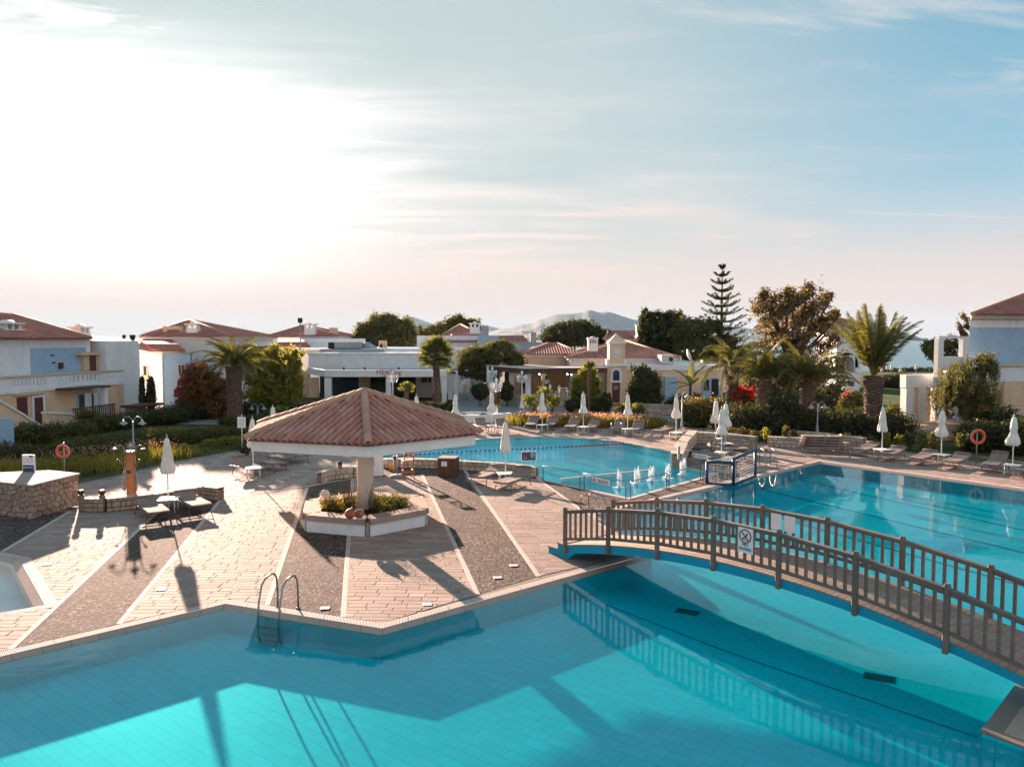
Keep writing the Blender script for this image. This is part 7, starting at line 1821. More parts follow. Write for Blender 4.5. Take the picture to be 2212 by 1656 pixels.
# ---- lamps
def ornate(px, pyb, lab, hh, Y=None):
    c = g(px, pyb); e = E('ornate_lamp_post', lab, 'street lamp', tuple(c), .5, 'ornate white multi lantern lamp posts')
    MB().lathe([(.24, 0), (.24, .15), (.17, .25), (.13, .6), (.08, .9), (.11, .95), (.055, 1.05), (.05, hh * .62), (.08, hh * .64), (.045, hh * .67), (.04, hh)], 14).build('post', mLampW, e)
    def lantern(x, y, z):
        MB().lathe([(.05, z), (.06, z + .03), (.12, z + .28), (.15, z + .30), (.10, z + .38), (.03, z + .44), (.015, z + .52), (0, z + .53)], 6, (x, y, 0), smooth=False).build('lantern', mLampW, e); MB().lathe([(.062, z + .04), (.118, z + .27)], 6, (x, y, 0), smooth=False).build('lantern_glass', mLampGlass, e)
    lantern(0, 0, hh)
    for k in range(4):
        a = k * math.pi / 2; u_ = Vector((math.cos(a), math.sin(a), 0)); z = hh - .38
        MB().tube([(0, 0, z), u_ * .16 + Vector((0, 0, z - .14)), u_ * .34 + Vector((0, 0, z - .12)), u_ * .40 + Vector((0, 0, z + .02))], .022, 6).tube([u_ * .1 + Vector((0, 0, z + .1)), u_ * .2 + Vector((0, 0, z - .05)), u_ * .3 + Vector((0, 0, z + .04))], .014, 5).build('arm', mLampW, e); lantern(u_.x * .40, u_.y * .40, z + .02)
ornate(849, 884, 'ornate white lamp before the grill house entrance', 2.75); ornate(1127.5, 882, 'ornate white lamp beside the pergola terrace columns', 2.7); ornate(1072, 905, 'ornate white lamp wound with ivy at the white flower bed', 2.55); ornate(1063.5, 872, 'ornate white lamp farthest back left of the pergola', 2.9)
def street(px, pyb, top, lab, heads=(-1, 1), spread=.35, mat=mLampG):
    c = g(px, pyb); d = c.y; hh = H + ray(px, top).z * d / ray(px, top).y; e = E('street_lamp', lab, 'street lamp', tuple(c), 0, 'grey street lamps with curved arms')
    MB().lathe([(.10, 0), (.085, .5), (.04, .9), (.035, hh - .25)], 10).build('pole', mat, e)
    for s in heads:
        MB().tube([(0, 0, hh - .45), (s * .05, 0, hh - .15), (s * .2, 0, hh), (s * spread, 0, hh - .06), (s * (spread + .04), 0, hh - .2)], .018, 6).build('arm', mat, e)
        MB().lathe([(.03, .0), (.06, -.08), (.20, -.2), (.20, -.215)], 14, (s * (spread + .04), 0, hh - .16)).build('lamp_shade', mat, e); MB().lathe([(.0, -.30), (.07, -.26), (.08, -.2)], 10, (s * (spread + .04), 0, hh - .16)).build('bulb_glass', mLampGlass, e)
street(289, 985, 899, 'double armed lamp behind the shower column', spread=.42); street(1765, 946, 867, 'double armed lamp before the middle right date palm'); street(1473, 934, 844, 'lamp behind the umbrella at the flowering hedge', heads=(1, -1), spread=.3); street(557, 905, 872, 'low double lamp half hidden left of the grill house', spread=.4)

# white flower bed rims, round planters
def rim(label, pts, h, th, mat=mWhite2, name='planter_wall'):
    P = G(*pts); e = E(name, label, 'planter', (P[0].x, P[0].y, 0), world=True)
    for a, b in zip(P, P[1:]):
        d = b - a; c = (a + b) / 2; MB().cbox((c.x, c.y, h / 2), (d.length + th * .9, th, h), math.atan2(d.y, d.x), .03).build('wall_segment', mat, e)
rim('curved white rendered bed wall behind the left far loungers', ((985, 912), (1040, 913), (1099, 908)), .55, .4); rim('low white bed rim at the ornate lamp', ((965, 903), (1020, 898), (1062, 900)), .35, .3)
rim('low white planter under the left round bush', ((1022, 861), (1052, 864), (1062, 860)), .4, .25); rim('low white planter under the right round bush', ((1074, 866), (1105, 864), (1112, 858)), .45, .25)
e = E('blue_menu_stand', 'small pale blue menu stand before the left round bush', 'stand', tuple(g(1048, 868))); MB().tube([(0, 0, 0), (0, 0, 1.0)], .02, 6).build('post', mGreyMetal, e); MB().box((0, 0, 1.1), (.40, .05, .3), 0).build('board', mShut, e)
e = E('ornamental_urn', 'dark amphora shaped urn with white rim before the terrace wall', 'urn', tuple(g(1232, 892))); MB().lathe([(.12, 0), (.3, .25), (.34, .5), (.2, .8), (.16, .9)], 16).build('body', mBrown, e); MB().lathe([(.17, .9), (.24, .95), (.2, 1.0)], 16).build('rim', mWhite2, e)
e = E('restaurant_gate', 'white gate post with buff panel at the passage behind the fan palm', 'gate', tuple(g(1005, 850))); MB().cbox((0, 0, .5), (.5, .2, 1.0)).build('panel', mOchreTrim, e); MB().cbox((-.4, 0, .8), (.12, .12, 1.6)).build('gate_post', mWhite2, e)
e = E('red_barrel', 'plum coloured barrel by the grill house wall', 'barrel', tuple(g(941, 872))); MB().lathe([(.3, 0), (.38, .5), (.3, 1.0)], 16).build('body', mPurple, e)
# ================================================================ plants
def hedge(label, pts, h, w_, mat, n, size, seed=0, name='hedge', group=None, flowers=None, **k):
    P = G(*pts); b = Vector((P[0].x, P[0].y, 0)); e = E(name, label, 'hedge', tuple(b), world=True, group=group); L = []; rnd = random.Random(seed)
    for a, c in zip(P, P[1:]):
        m = max(1, int((c - a).length / (w_ * .6)))
        for i in range(m): p = a.lerp(c, (i + .5) / m); hh = h * rnd.uniform(.82, 1.12); L.append((p.x, p.y + rnd.uniform(-.1, .1), hh * .45, w_ * .62, w_ * .55, hh * .58))
    crown(e, L, n, size, mat, seed, name='foliage', off=tuple(b), shell=.55, gap=-.75, lump=.12, **k)
    mb = MB()
    for l in L: mb.lathe([(0, -.7), (.6, -.4), (.75, 0), (.55, .45), (0, .65)], 7, (0, 0, 0)); 
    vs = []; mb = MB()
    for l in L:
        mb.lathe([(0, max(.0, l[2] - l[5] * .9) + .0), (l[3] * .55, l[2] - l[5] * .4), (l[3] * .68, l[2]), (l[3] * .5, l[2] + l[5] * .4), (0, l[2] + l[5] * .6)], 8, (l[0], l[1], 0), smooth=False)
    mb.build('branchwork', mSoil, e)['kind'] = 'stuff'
    if flowers:
        fm, fn, fs = flowers; L2 = [(l[0], l[1], l[2] + l[5] * .25, l[3], l[4], l[5] * .9) for l in L]; crown(e, L2, fn, fs, fm, seed + 3, name='blossom', off=tuple(b), shell=.85, gap=.15, aspect=1.2)
    return e
# left garden
hedge('dark clipped hedge below the stairs of the left house', ((-30, 968), (90, 958), (200, 950)), 1.15, 1.5, lHedge, 15000, .050, 1)
hedge('long dark hedge band in the middle of the left garden', ((-30, 1000), (120, 990), (260, 972), (340, 955)), .85, 2.0, lHedge, 22000, .048, 2)
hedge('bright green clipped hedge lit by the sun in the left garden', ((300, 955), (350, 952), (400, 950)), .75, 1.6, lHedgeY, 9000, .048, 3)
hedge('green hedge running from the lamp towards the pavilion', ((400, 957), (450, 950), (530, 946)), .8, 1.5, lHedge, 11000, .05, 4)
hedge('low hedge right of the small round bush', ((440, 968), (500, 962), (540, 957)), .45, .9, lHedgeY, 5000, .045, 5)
hedge('tall dark hedge before the terrace of the left house', ((200, 935), (260, 925), (330, 915), (400, 912)), 1.1, 1.4, lHedge, 11000, .055, 6)
hedge('dark hedge at the foot of the bougainvillea', ((340, 918), (420, 905), (500, 900), (560, 902)), 1.3, 1.8, lDark, 10000, .06, 7)
hedge('low sunlit hedge behind the left palm', ((480, 922), (540, 918), (600, 912)), .8, 1.3, lHedge, 7000, .055, 8)
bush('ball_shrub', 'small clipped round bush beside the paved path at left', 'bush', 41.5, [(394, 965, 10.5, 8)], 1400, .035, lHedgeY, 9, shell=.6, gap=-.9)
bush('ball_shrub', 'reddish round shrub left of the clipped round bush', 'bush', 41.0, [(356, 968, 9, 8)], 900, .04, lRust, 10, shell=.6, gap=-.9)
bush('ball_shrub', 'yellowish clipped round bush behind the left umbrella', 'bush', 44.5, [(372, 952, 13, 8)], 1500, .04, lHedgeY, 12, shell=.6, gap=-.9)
grass_clump('flower_border', 'feathery sunlit plants along the left garden edge', 'flower bed', [tuple(p) for p in G((0, 1022), (40, 1018), (90, 1012), (140, 1018), (190, 1016), (240, 1008), (280, 998), (320, 990), (360, 985), (10, 1030))], 12000, .60, lGrass, 11, (lPinkF, 260, .03, .6), width_pts=.75)
grass_clump('flower_border', 'purple flower spikes between the lifebuoy and the lamp', 'flower bed', [tuple(p) for p in G((150, 1000), (200, 996), (250, 990), (300, 982), (340, 978))], 3500, .55, lHedge, 13, (lPinkF, 420, .035, .6), width_pts=.6)
grass_clump('ground_cover', 'grey green ground cover spilling beside the paved path', 'ground cover', [tuple(p) for p in G((380, 985), (420, 975), (460, 970), (500, 965), (530, 960))], 5000, .22, lHedge, 14, None, width_pts=.6)
grass_clump('spiky_plant', 'thin spiky dark plant beside the left end of the pavilion', 'plant', [tuple(g(530, 985))], 90, .9, lDark, 15, None, width_pts=.08, spread=.5, wid=.02)
def yucca(label, px, py, h, n, L, seed=0):
    c = g(px, py); e = E('yucca', label, 'yucca', tuple(c)); rnd = random.Random(seed); MB().tube([(0, 0, 0), (.05, 0, h)], [.12, .10], 8).build('trunk', mPalmBark, e)
    rng = np.random.default_rng(seed); d = rng.normal(size=(n, 3)); d[:, 2] = np.abs(d[:, 2]) * .8 - .15; d /= np.linalg.norm(d, axis=1, keepdims=True)
    leafmesh('leaf', np.array([(.05, 0, h)]) + d * L * .5, np.cross(d, rng.normal(size=(n, 3))), np.full(n, L * .5), 16, rng.random(n), lPalm, e, None, 'stuff', axis=d)
yucca('spiky yucca before the terrace railing of the left house', 187, 938, 1.0, 240, .85, 2)
for i, (px_, w_, t_) in enumerate(((307, 5, 812), (326, 10.5, 816))):
    Y = 57; b = at(px_, 890, Y); bush('cypress', ['slim dark cypress at the corner of the left house', 'thicker dark cypress right of the slim one'][i], 'cypress', Y, [(px_, 835, w_ * .7, 22), (px_, 862, w_, 30)], 5000, .07, lDark, 16 + i, shell=.6, gap=-.9)
e = bush('bougainvillea', 'large rounded bougainvillea with pink flowers on its left side', 'bush', 57, [(440, 840, 44, 44), (415, 862, 33, 34), (472, 850, 32, 45), (425, 808, 28, 24), (455, 880, 45, 25)], 26000, .075, lBoug, 18, flowers=(lPink, 4200, .075, [(390, 852, 11, 34), (403, 820, 14, 20), (428, 792, 20, 10), (398, 885, 18, 8), (440, 885, 14, 6)]), lump=.25)
date_palm('date palm with spreading fronds beside the left bougainvillea', g(508, 912), Vector((0, 0, at(508, 790, g(508, 912).y).z)), 0, 46, 'arch', (8, 86), .50, 1.0, 1)
tree('broadleaf_tree', 'sunlit yellow green tree between the left palm and grill house', 'tree', (585, 905), 62, [(590, 778, 44, 30), (560, 805, 44, 42), (622, 812, 34, 45), (580, 855, 60, 40), (636, 780, 16, 22), (600, 752, 14, 10), (645, 765, 13, 14), (555, 757, 16, 12), (522, 800, 13, 20), (548, 770, 24, 18)], 30000, .095, lYel, 20, gap=-.1, lump=.4)
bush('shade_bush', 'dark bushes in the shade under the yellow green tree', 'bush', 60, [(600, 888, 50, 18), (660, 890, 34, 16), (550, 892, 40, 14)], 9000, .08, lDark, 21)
c = g(606, 918); fan_palm('small sunlit fan palm with yellow fronds left of the pavilion roof', at(606, 890, 50), .35, .55, .5, 26, .12, 31).location.z = .35
c = at(946, 886, 63); c.z = 0; fan_palm('tall fan palm with thick shaggy trunk beside the grill house', c, 4.45, .95, .90, 56, .28, 32, elev=(-42, 86), group='tall fan palm' , lean=(-.15, 0))
c = at(878, 864, 58); c.z = 0; fan_palm('small fan palm between the lamp and the grill house entrance', c, 2.15, .36, .36, 20, .15, 33, elev=(-15, 70))
# centre
for i, (px_, tx, ty, rr_, cx_) in enumerate(((1166, 1145, 866, .55, 0), (1176, 1175, 852, .62, 0), (1187, 1196, 868, .5, 0))):
    b = at(px_, 904, 56); b.z = 0; t_ = at(tx, ty + 4, 56); fan_palm(['small palm leaning left in the trio behind the umbrella', 'middle upright palm of the trio behind the umbrella', 'small palm leaning right in the trio behind the umbrella'][i], b, t_.z, rr_ * .75, rr_ * .7, 20, .13, 40 + i, elev=(-30, 75), lean=(t_.x - b.x, 0))
for i, (px_, ty) in enumerate(((1346, 889), (1378, 892))):
    b = at(px_ + 4, 915, 53.5); b.z = 0; t_ = at(px_, ty, 53.5); fan_palm(['left low palm behind the umbrella at the dark bush', 'right low palm behind the umbrella at the dark bush'][i], b, t_.z, .42, .42, 22, .11, 45 + i, elev=(-20, 75), lean=(t_.x - b.x, 0))
b = at(1272, 904, 57); b.z = 0; t_ = at(1271.5, 794, 57); fan_palm('thin tall palm trunk with tiny crown before the conical tree', b, t_.z, .36, .3, 14, .085, 48, elev=(10, 80))
bush('conical_tree', 'yellow green conical conifer before the pergola', 'tree', 62, [(1270, 808, 17, 20), (1267, 832, 28, 26), (1266, 856, 32, 24)], 20000, .075, lYel, 50, shell=.65, gap=-.8)
bush('shade_bush', 'dark shrubs at the foot of the conical tree', 'bush', 60.5, [(1240, 872, 22, 12), (1280, 875, 30, 13), (1310, 868, 14, 20)], 7000, .07, lDark, 51)
bush('round_tree', 'big dark rounded bush right of the clock tower', 'bush', 62, [(1393, 836, 35, 38), (1393, 862, 37, 24), (1385, 806, 18, 14)], 24000, .08, lDark, 52, shell=.6, gap=-.8, lump=.1)
bush('upright_shoots', 'small upright leafy shoots above the dark rounded bush', 'shrub', 64.5, [(1364, 797, 2.2, 9), (1371, 798, 2.2, 10), (1388, 794, 3.0, 12), (1395, 797, 3, 10), (1404, 801, 2, 7)], 1300, .07, lHedge, 53, shell=.2, gap=-.9)
c = at(1490, 862, 64); c.z = 0; e = E('banana_plant', 'banana plant with broad torn leaves before the ochre wing', 'banana plant', tuple(c))
MB().tube([(0, 0, 0), (.05, 0, 2.2)], [.16, .1], 8).build('stem', mBark, e)
for i, (az, el, L) in enumerate(((.2, 68, 2.0), (2.8, 60, 1.9), (1.2, 85, 2.1), (0, 35, 1.7), (3.2, 20, 1.9), (4.2, 55, 1.4), (5.4, 45, 1.5), (2.9, -5, 1.5))):
    mb = MB(); n = 10; vs = []; fs = []
    for k in range(n + 1):
        f_ = k / n; wd = .24 * math.sin(math.pi * min(1, f_ * .92 + .05)) ** .6; zz = -.35 * f_ ** 2.5 * L
        vs += [(f_ * L, -wd, zz + wd * .4), (f_ * L, 0, zz), (f_ * L, wd, zz + wd * .4)]
    for k in range(n): fs += [(k * 3, k * 3 + 1, k * 3 + 4, k * 3 + 3), (k * 3 + 1, k * 3 + 2, k * 3 + 5, k * 3 + 4)]
    me = mb.add(vs, fs, True).mesh('leaf'); at_ = me.attributes.new('tint', 'FLOAT', 'POINT'); at_.data.foreach_set('value', np.full(len(vs), .2 + .1 * i).astype(np.float32)); o = link('leaf', me, lBanana, e); o.location = (.05, 0, 2.0); o.rotation_euler = (0, -R(el), az)
bush('shade_bush', 'shrubs below the banana plant', 'bush', 60, [(1470, 868, 26, 18), (1500, 868, 22, 20), (1448, 878, 18, 14), (1540, 872, 20, 14)], 9000, .07, lHedge, 54)
bush('round_bush', 'clipped dark round bush in the white planter left of the path', 'bush', 67.5, [(1037, 841, 16, 14), (1037, 851, 15, 11)], 6000, .08, lDark, 55, shell=.7, gap=-.9); bush('round_bush', 'clipped dark round bush beside the pergola steps', 'bush', 67.5, [(1094, 842, 14, 14), (1094, 853, 13, 11)], 6000, .08, lDark, 56, shell=.7, gap=-.9)
bush('ivy', 'brown green ivy wound round the ornate lamp post', 'climber', 56.5, [(1072, 868, 9, 13), (1074, 853, 7, 8)], 1800, .05, lRust, 57)
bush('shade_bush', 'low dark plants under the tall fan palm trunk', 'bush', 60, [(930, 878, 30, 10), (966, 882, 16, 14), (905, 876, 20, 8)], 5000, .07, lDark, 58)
bush('bed_plant', 'small green plants inside the white rimmed bed', 'plant', 54.5, [(1000, 897, 8, 5), (1045, 898, 8, 6), (970, 899, 6, 4)], 1500, .05, lHedge, 59)
tree('olive_tree', 'wide grey green tree beside the pergola over the path', 'tree', (1048, 850), 75, [(1030, 772, 40, 24), (1075, 762, 42, 22), (1112, 778, 24, 18), (1008, 795, 24, 22), (1048, 800, 38, 22), (1085, 745, 22, 10)], 26000, .095, lOlive, 60, gap=-.3, lump=.3, trunk_r=.22)
grass_clump('ornamental_grass', 'long bed of sunlit grass with pink flowers behind the loungers', 'flower bed', [tuple(g(1140 + 26 * k, 916 + .55 * k + (k % 2))) for k in range(11)], 24000, .75, lGrass, 61, (lPinkF, 1500, .05, .75), width_pts=.55, wid=.02)
# right garden
hedge('flowering hedge with pinkish top beside the street lamp', ((1482, 922), (1520, 920), (1556, 922)), 1.7, 2.2, lHedge, 12000, .06, 62, flowers=(lPinkF, 500, .05))
hedge('dark tall hedge at the feet of the date palms', ((1560, 935), (1640, 938), (1720, 938), (1800, 938), (1880, 944), (1950, 950)), 1.9, 2.8, lDark, 24000, .07, 63)
hedge('low orange lit hedge behind the stone corner wall', ((1560, 946), (1620, 950), (1650, 955)), .65, 1.0, lRust, 6000, .045, 64)
hedge('dark bushes under the ochre wall at the right edge', ((2085, 968), (2150, 975), (2260, 985)), 1.6, 2.0, lDark, 14000, .06, 65)
hedge('round topped dark shrubs against the ochre wall', ((2100, 945), (2140, 948), (2200, 950)), 2.0, 1.6, lDark, 9000, .06, 66)
bush('bougainvillea', 'bright red bougainvillea between the date palm trunks', 'bush', 51, [(1608, 868, 22, 28), (1615, 892, 20, 18)], 9000, .06, lRust, 67, flowers=(lRedF, 3200, .055, [(1608, 862, 24, 28), (1596, 848, 12, 10), (1620, 890, 16, 16)]))
bush('bougainvillea', 'dark shrub with scattered red flowers beside the thick palm', 'bush', 54, [(1845, 862, 26, 16), (1830, 880, 22, 18)], 7000, .065, lHedge, 68, flowers=(lRedF, 260, .06, [(1842, 860, 26, 18)]))
bush('rose_bush', 'leafy bush with purple flowers at the left end of the portico', 'bush', 47.5, [(1942, 892, 24, 20), (1930, 905, 18, 16), (1955, 905, 14, 14)], 8000, .055, lHedge, 69, flowers=(lPinkF, 120, .05, [(1958, 895, 14, 16)]))
rnd = random.Random(8)
for i, px_ in enumerate((1632, 1657, 1697, 1715, 1790, 1806, 1830, 1852, 1885, 1914, 1940, 1967, 1994, 2018, 2075)):
    yb = 957 + (px_ - 1632) * .042; c = g(px_, yb); hh = rnd.uniform(.55, 1.0); Yc = c.y; pk_ = F / Yc
    bush('small_shrub', ['leftmost young shrub beside the stone wall end', 'second young shrub before the reddish lit soil', 'young shrub at the left end of the pale stone wall', 'young shrub behind the pale stone wall near the lamp', 'young shrub just right of the double armed lamp', 'young shrub above the stack of loungers', 'yellowish shrub above the right end of the lounger stack', 'shrub at the right end of the pale stone wall', 'shrub behind the leftmost lounger of the right row', 'yellow shrub behind the umbrella of the right row', 'shrub right of the second lounger on the right', 'shrub behind the gap between the tables', 'tall yellow shrub left of the pepper tree umbrella', 'shrub just left of the pepper tree umbrella', 'last young shrub left of the lifebuoy'][i], 'shrub', Yc,
         [(px_, yb - hh * pk_ * .55, 7 + rnd.uniform(0, 4), hh * pk_ * .45), (px_ + rnd.uniform(-5, 5), yb - hh * pk_ * .85, 5, hh * pk_ * .2)], 700, .055, lYel if i % 3 == 1 or i in (6, 9, 12) else lHedge, 70 + i, group='young shrubs in a row along the right garden bed')
def dp(label, px, pyb, top, tr, nfr, kind, elev, sc_, seed):
    b = g(px, pyb); t_ = at(px, top, b.y); return date_palm(label, b, Vector((0, 0, t_.z)), 0, nfr, kind, elev, tr, sc_, seed)
dp('leftmost right hand date palm half hidden behind the umbrellas', 1580, 922, 789, .42, 38, 'arch', (-2, 80), 1.0, 3)
dp('date palm beside the red bougainvillea', 1648, 936, 823, .44, 42, 'arch', (28, 88), .98, 4)
dp('date palm behind the double armed street lamp', 1742, 938, 825, .44, 42, 'arch', (22, 88), 1.02, 5)
dp('thick trunked date palm with upright fronds against the sea', 1884, 945, 812, .51, 30, 'up', (62, 89), 1.34, 6)
tree('reddish_tree', 'large rusty leaved tree behind the date palms', 'tree', (1700, 900), 72, [(1665, 665, 42, 34), (1712, 660, 34, 30), (1760, 672, 42, 44), (1700, 705, 78, 50), (1650, 640, 10, 16), (1700, 630, 9, 14), (1747, 628, 12, 20), (1790, 652, 10, 24), (1806, 690, 10, 20), (1782, 725, 32, 48), (1690, 765, 80, 60), (1792, 790, 34, 60), (1660, 830, 60, 50), (1740, 850, 75, 50)], 52000, .12, lRust, 80, gap=.05, lump=.45, trunk_r=.4)
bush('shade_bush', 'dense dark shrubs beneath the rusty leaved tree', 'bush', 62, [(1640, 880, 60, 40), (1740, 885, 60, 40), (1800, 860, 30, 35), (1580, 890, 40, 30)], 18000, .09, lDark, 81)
tree('dark_conifer_group', 'dark narrow evergreens left of the tall araucaria', 'tree', (1420, 800), 90, [(1397, 705, 18, 34), (1418, 700, 16, 28), (1450, 692, 34, 18), (1430, 735, 42, 38), (1470, 705, 22, 18)], 26000, .14, lDark, 82, gap=-.2, lump=.35)
tree('broadleaf_tree', 'brown green rounded trees behind the satellite dish', 'tree', (1510, 800), 86, [(1492, 718, 40, 32), (1530, 715, 34, 26), (1510, 752, 52, 34), (1560, 750, 40, 30)], 26000, .13, lOlive, 83, gap=-.2, lump=.3)
tree('olive_shrub', 'pale green olive bushes along the back of the flat roof', 'tree', (1530, 790), 84, [(1517, 770, 20, 14), (1552, 766, 20, 18), (1535, 776, 28, 10)], 9000, .10, lHedgeY, 84, lump=.3)
tree('umbrella_pine', 'wide dark umbrella pine behind the red hipped roofs', 'pine tree', (1240, 770), 96, [(1240, 708, 44, 16), (1205, 722, 34, 18), (1282, 722, 32, 18), (1240, 728, 62, 20), (1190, 742, 20, 10), (1296, 742, 18, 12)], 26000, .13, lDark, 85, gap=-.15, lump=.25, trunk_r=.3)
tree('broadleaf_tree', 'big round green tree on the skyline behind the grill house', 'tree', (830, 760), 108, [(830, 706, 46, 28), (798, 718, 34, 24), (866, 716, 32, 28), (776, 736, 20, 14), (885, 732, 18, 20), (835, 738, 60, 22)], 34000, .15, lOlive, 86, gap=-.3, lump=.3, trunk_r=.35)
tree('broadleaf_tree', 'smaller green trees on the skyline behind the fan palm', 'tree', (985, 750), 110, [(988, 696, 28, 15), (965, 712, 34, 16), (1016, 706, 22, 16), (925, 718, 24, 16), (990, 720, 44, 16)], 20000, .15, lOlive, 87, gap=-.25, lump=.35)
tree('wind_bent_pine', 'wind bent pine on the shore behind the white posts', 'pine tree', (2024, 835), 78, [(2014, 752, 20, 18), (2030, 742, 18, 12), (2060, 752, 28, 24), (2045, 775, 26, 16)], 14000, .11, lOlive, 88, gap=-.2, lump=.35, trunk_r=.25)
tree('dry_tree', 'thin pinkish tree beside the corner of the blue house', 'tree', (2078, 760), 56, [(2082, 700, 12, 26), (2078, 725, 11, 14)], 3200, .085, lRust, 89, gap=-.1, lump=.4, trunk_r=.1)
hedge('dark hedge on the far lawn left of the portico', ((1900, 836), (1930, 836), (1960, 838)), 1.6, 3, lDark, 7000, .12, 90)
c0_, c1_ = at(1890, 797, 205), at(2060, 797, 205); e = E('shore_hedge', 'low dark hedge line between the beach lawn and the sea', 'hedge', (c0_.x, 205, -3.0), world=True)
crown(e, [(c0_.x + (c1_.x - c0_.x) * k / 16, 205, -2.4, 1.2, 1, .8) for k in range(17)], 5000, .2, lDark, 91, name='foliage', off=(c0_.x, 205, -3.0))
# weeping pepper tree
Y = 44.6; b = at(2105, 905, Y); b.z = 0
e = tree('pepper_tree', 'weeping pepper tree with hanging strands before the ochre wall', 'tree', (2100, 940), Y, [(2062, 805, 32, 22), (2118, 788, 32, 26), (2085, 842, 58, 38), (2050, 850, 34, 30), (2110, 880, 40, 34), (2135, 800, 24, 30), (2072, 880, 38, 30)], 26000, .065, lOlive, 92, gap=-.1, lump=.35, trunk_r=.22, aspect=3.2)
rng = np.random.default_rng(92); P_, A_ = [], []
for k in range(190):
    px_ = rng.uniform(2012, 2166); topy = 770 + abs(px_ - 2092) * .55 + rng.uniform(-8, 50); top = at(px_, topy, Y + rng.uniform(-1.3, 1.0)); L = rng.uniform(.6, 2.4)
    nn = int(L * 26); z = np.linspace(0, L, nn); P_.append(np.c_[top.x + rng.normal(size=nn) * .035 + .1 * np.sin(z * 2 + k), top.y + rng.normal(size=nn) * .035, top.z - z])
P_ = np.concatenate(P_); ax = rng.normal(size=P_.shape) * .4 + np.array([0, 0, -1]); leafmesh('hanging_strand', P_, rng.normal(size=P_.shape), np.full(len(P_), .06), 3.2, rng.random(len(P_)) * .6 + .2, lOlive, e, tuple(e.location), 'stuff', axis=ax)
# araucaria
Y = 86; b = at(1557, 800, Y); b.z = 0; topz = at(1557, 573, Y).z
e = E('araucaria', 'tall tiered araucaria pine standing above all other trees', 'pine tree', tuple(b), world=True)
MB().tube([(b.x, Y, 0), (b.x, Y, topz * .6), (b.x, Y, topz)], [.28, .16, .03], 8).build('trunk', mBark, e)
rng = np.random.default_rng(3); LP, LA = [], []; nt_ = 11
for i in range(nt_):
    f_ = i / (nt_ - 1); z = 5.2 + (topz - .4 - 5.2) * f_; R_ = 2.95 * (1 - f_) ** .78 + .35; nb = 6 if f_ < .7 else 4
    for k in range(nb):
        a = k * 2 * math.pi / nb + i * .5 + rng.uniform(-.15, .15); u_ = np.array([math.cos(a), math.sin(a), 0]); L = R_ * rng.uniform(.85, 1.1); mb = MB(); pts = []
        for j in range(6): s = j / 5; pts.append((b.x + u_[0] * L * s, Y + u_[1] * L * s, z + .25 * s + .30 * s * s * L * .5 - .25 * math.sin(s * math.pi) * L * .25))
        mb.tube(pts, [.05, .045, .035, .03, .02, .015], 4, cap=False); mb.build('branch', mBark, e)
        for j in range(2, 21):
            s = j / 20; q = s * 5; i0 = min(int(q), 4); p = np.array(pts[i0]) * (1 - q + i0) + np.array(pts[i0 + 1]) * (q - i0); m = 4
            side = np.array([-u_[1], u_[0], 0]); LP.append(p + rng.normal(size=(m, 3)) * .06 + side * rng.uniform(-.32, .32, (m, 1)) * (1.15 - s) * min(1, R_) + np.array([0, 0, .12])); LA.append(u_ + rng.normal(size=(m, 3)) * .3 + np.array([0, 0, .9]))
LP = np.concatenate(LP); LA = np.concatenate(LA); leafmesh('needle_tuft', LP, rng.normal(size=LP.shape), np.full(len(LP), .14), 2.6, rng.random(len(LP)) * .6, lDark, e, tuple(b), 'stuff', axis=LA)

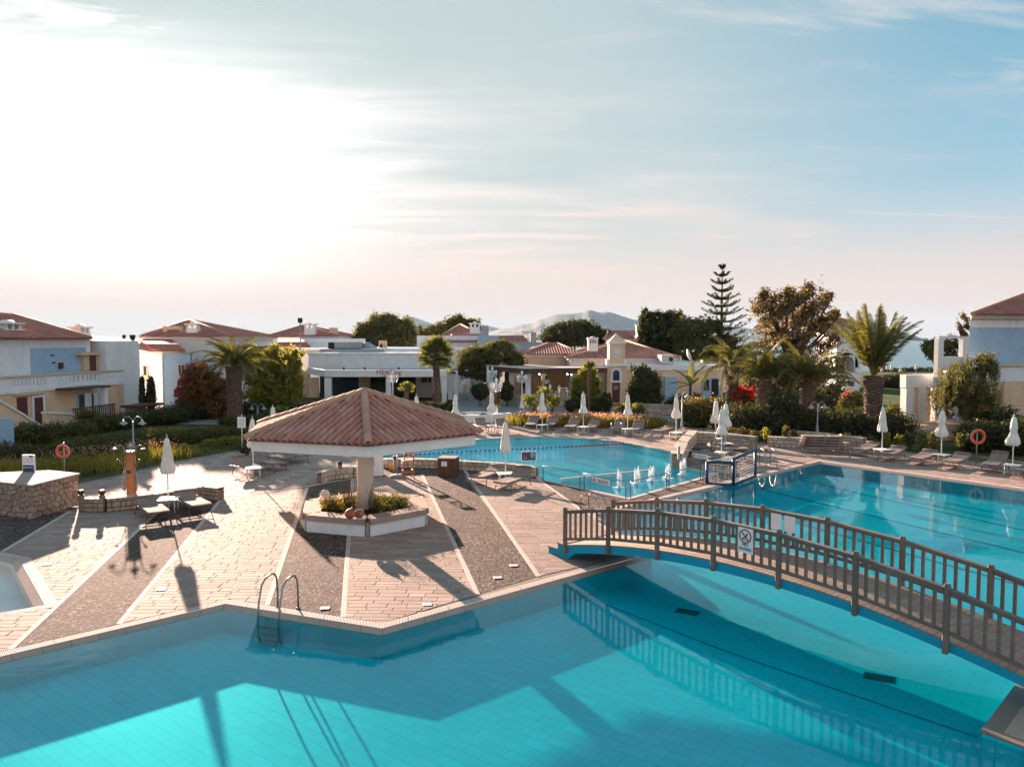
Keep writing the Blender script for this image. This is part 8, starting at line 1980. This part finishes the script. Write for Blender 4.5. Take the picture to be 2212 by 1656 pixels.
# ================================================================ mountains across the sea
mMt, t = newmat('mountain_rock')
co = t.n('ShaderNodeTexCoord').outputs['Object']; a = t.noise(co, .004, 8, .6).outputs[0]
c = t.ramp(a, [(.3, (.06, .08, .09)), (.7, (.12, .13, .13))]); pr = t.n('ShaderNodeBsdfPrincipled', ins={'Base Color': c, 'Roughness': .95, 'Specular IOR Level': .1}); out(t, pr.outputs[0])
def ridge(name, pts, Y, depth, seed, foot=733.5):
    """a ridge line measured in the picture becomes a mountain with real depth"""
    rng = np.random.default_rng(seed); xs_ = np.linspace(pts[0][0], pts[-1][0], 150); ys_ = np.interp(xs_, [p[0] for p in pts], [p[1] for p in pts]) + rng.normal(size=150) * .25
    M_ = 26; vs = []; fs = []
    for j in range(M_ + 1):
        v_ = j / M_; s = 1 - abs(v_ * 2 - 1); yy = Y + (v_ - .5) * depth
        for i, (x, y) in enumerate(zip(xs_, ys_)):
            hgt = max(at(x, y, Y).z + 3.9, 1.0); wx = at(x, y, Y).x * yy / Y
            er = 1 - .30 * (1 - s) * abs(math.sin(i * .23 + 2.2 * math.sin(j * .3 + i * .05))) if 0 < s < 1 else 1
            vs.append((wx + (rng.normal() * 8 if s < 1 else 0), yy + rng.normal() * 8, -8 + (hgt + 4) * (s ** .8) * er))
    n = len(xs_)
    for j in range(M_):
        for i in range(n - 1): fs.append((j * n + i, j * n + i + 1, j * n + n + i + 1, j * n + n + i))
    o = MB().add(vs, fs, True).build(name, mMt); o['kind'] = 'structure'; return o
ridge('mountain', [(1000, 733), (1040, 722), (1080, 711), (1105, 707), (1128, 699.8), (1148, 698.6), (1163, 691), (1180, 687.3), (1198, 679), (1230, 677), (1255, 674.8), (1273, 669), (1295, 674.8), (1312, 673), (1326, 676), (1346, 683.5), (1376, 692.3), (1400, 697), (1440, 705), (1500, 712), (1600, 722), (1680, 733)], 9000, 3600, 1)
ridge('mountain_range', [(700, 733), (740, 726), (758, 721), (800, 712), (850, 690), (870, 684), (886, 682), (905, 689), (928, 697), (950, 698), (1000, 703), (1041, 699.5), (1065, 706), (1093, 713), (1120, 705), (1150, 700), (1230, 706), (1330, 700), (1376, 690), (1393, 684.8), (1403, 686), (1440, 692), (1500, 694), (1560, 700), (1640, 712), (1760, 725), (1800, 733)], 14500, 4200, 2)
ridge('headland', [(1640, 732), (1700, 722), (1760, 705), (1800, 696), (1848, 690.3), (1873, 691), (1904, 701), (1942, 714.4), (1968, 724), (1992.7, 731), (2005, 733)], 5200, 2200, 3)
ridge('island', [(-60, 733), (60, 728), (140, 722), (200, 724), (260, 729), (330, 733)], 16000, 3000, 4)
# ================================================================ air between here and the mountains
mHz = bpy.data.materials.new('haze'); mHz.use_nodes = True; mHz.node_tree.nodes.clear(); th = NT(mHz.node_tree)
pv = th.n('ShaderNodeVolumePrincipled', ins={'Color': (.33, .50, .66, 1), 'Density': 3.6e-5, 'Anisotropy': .0})
th.n('ShaderNodeOutputMaterial', ins={'Volume': pv.outputs[0]})
MB().box((0, 10700, 260), (70000, 22000, 560)).build('haze', mHz)['kind'] = 'stuff'
sc.cycles.volume_bounces = 0; sc.cycles.max_bounces = 8; sc.cycles.transparent_max_bounces = 16
for o in bpy.data.objects:
    if '_w' in o: del o['_w']
for o in [UM[0], UM[1], UM[2], TB] + LD:
    if o.get('label') == 'x':
        for c in list(o.children): bpy.data.objects.remove(c)
        bpy.data.objects.remove(o)
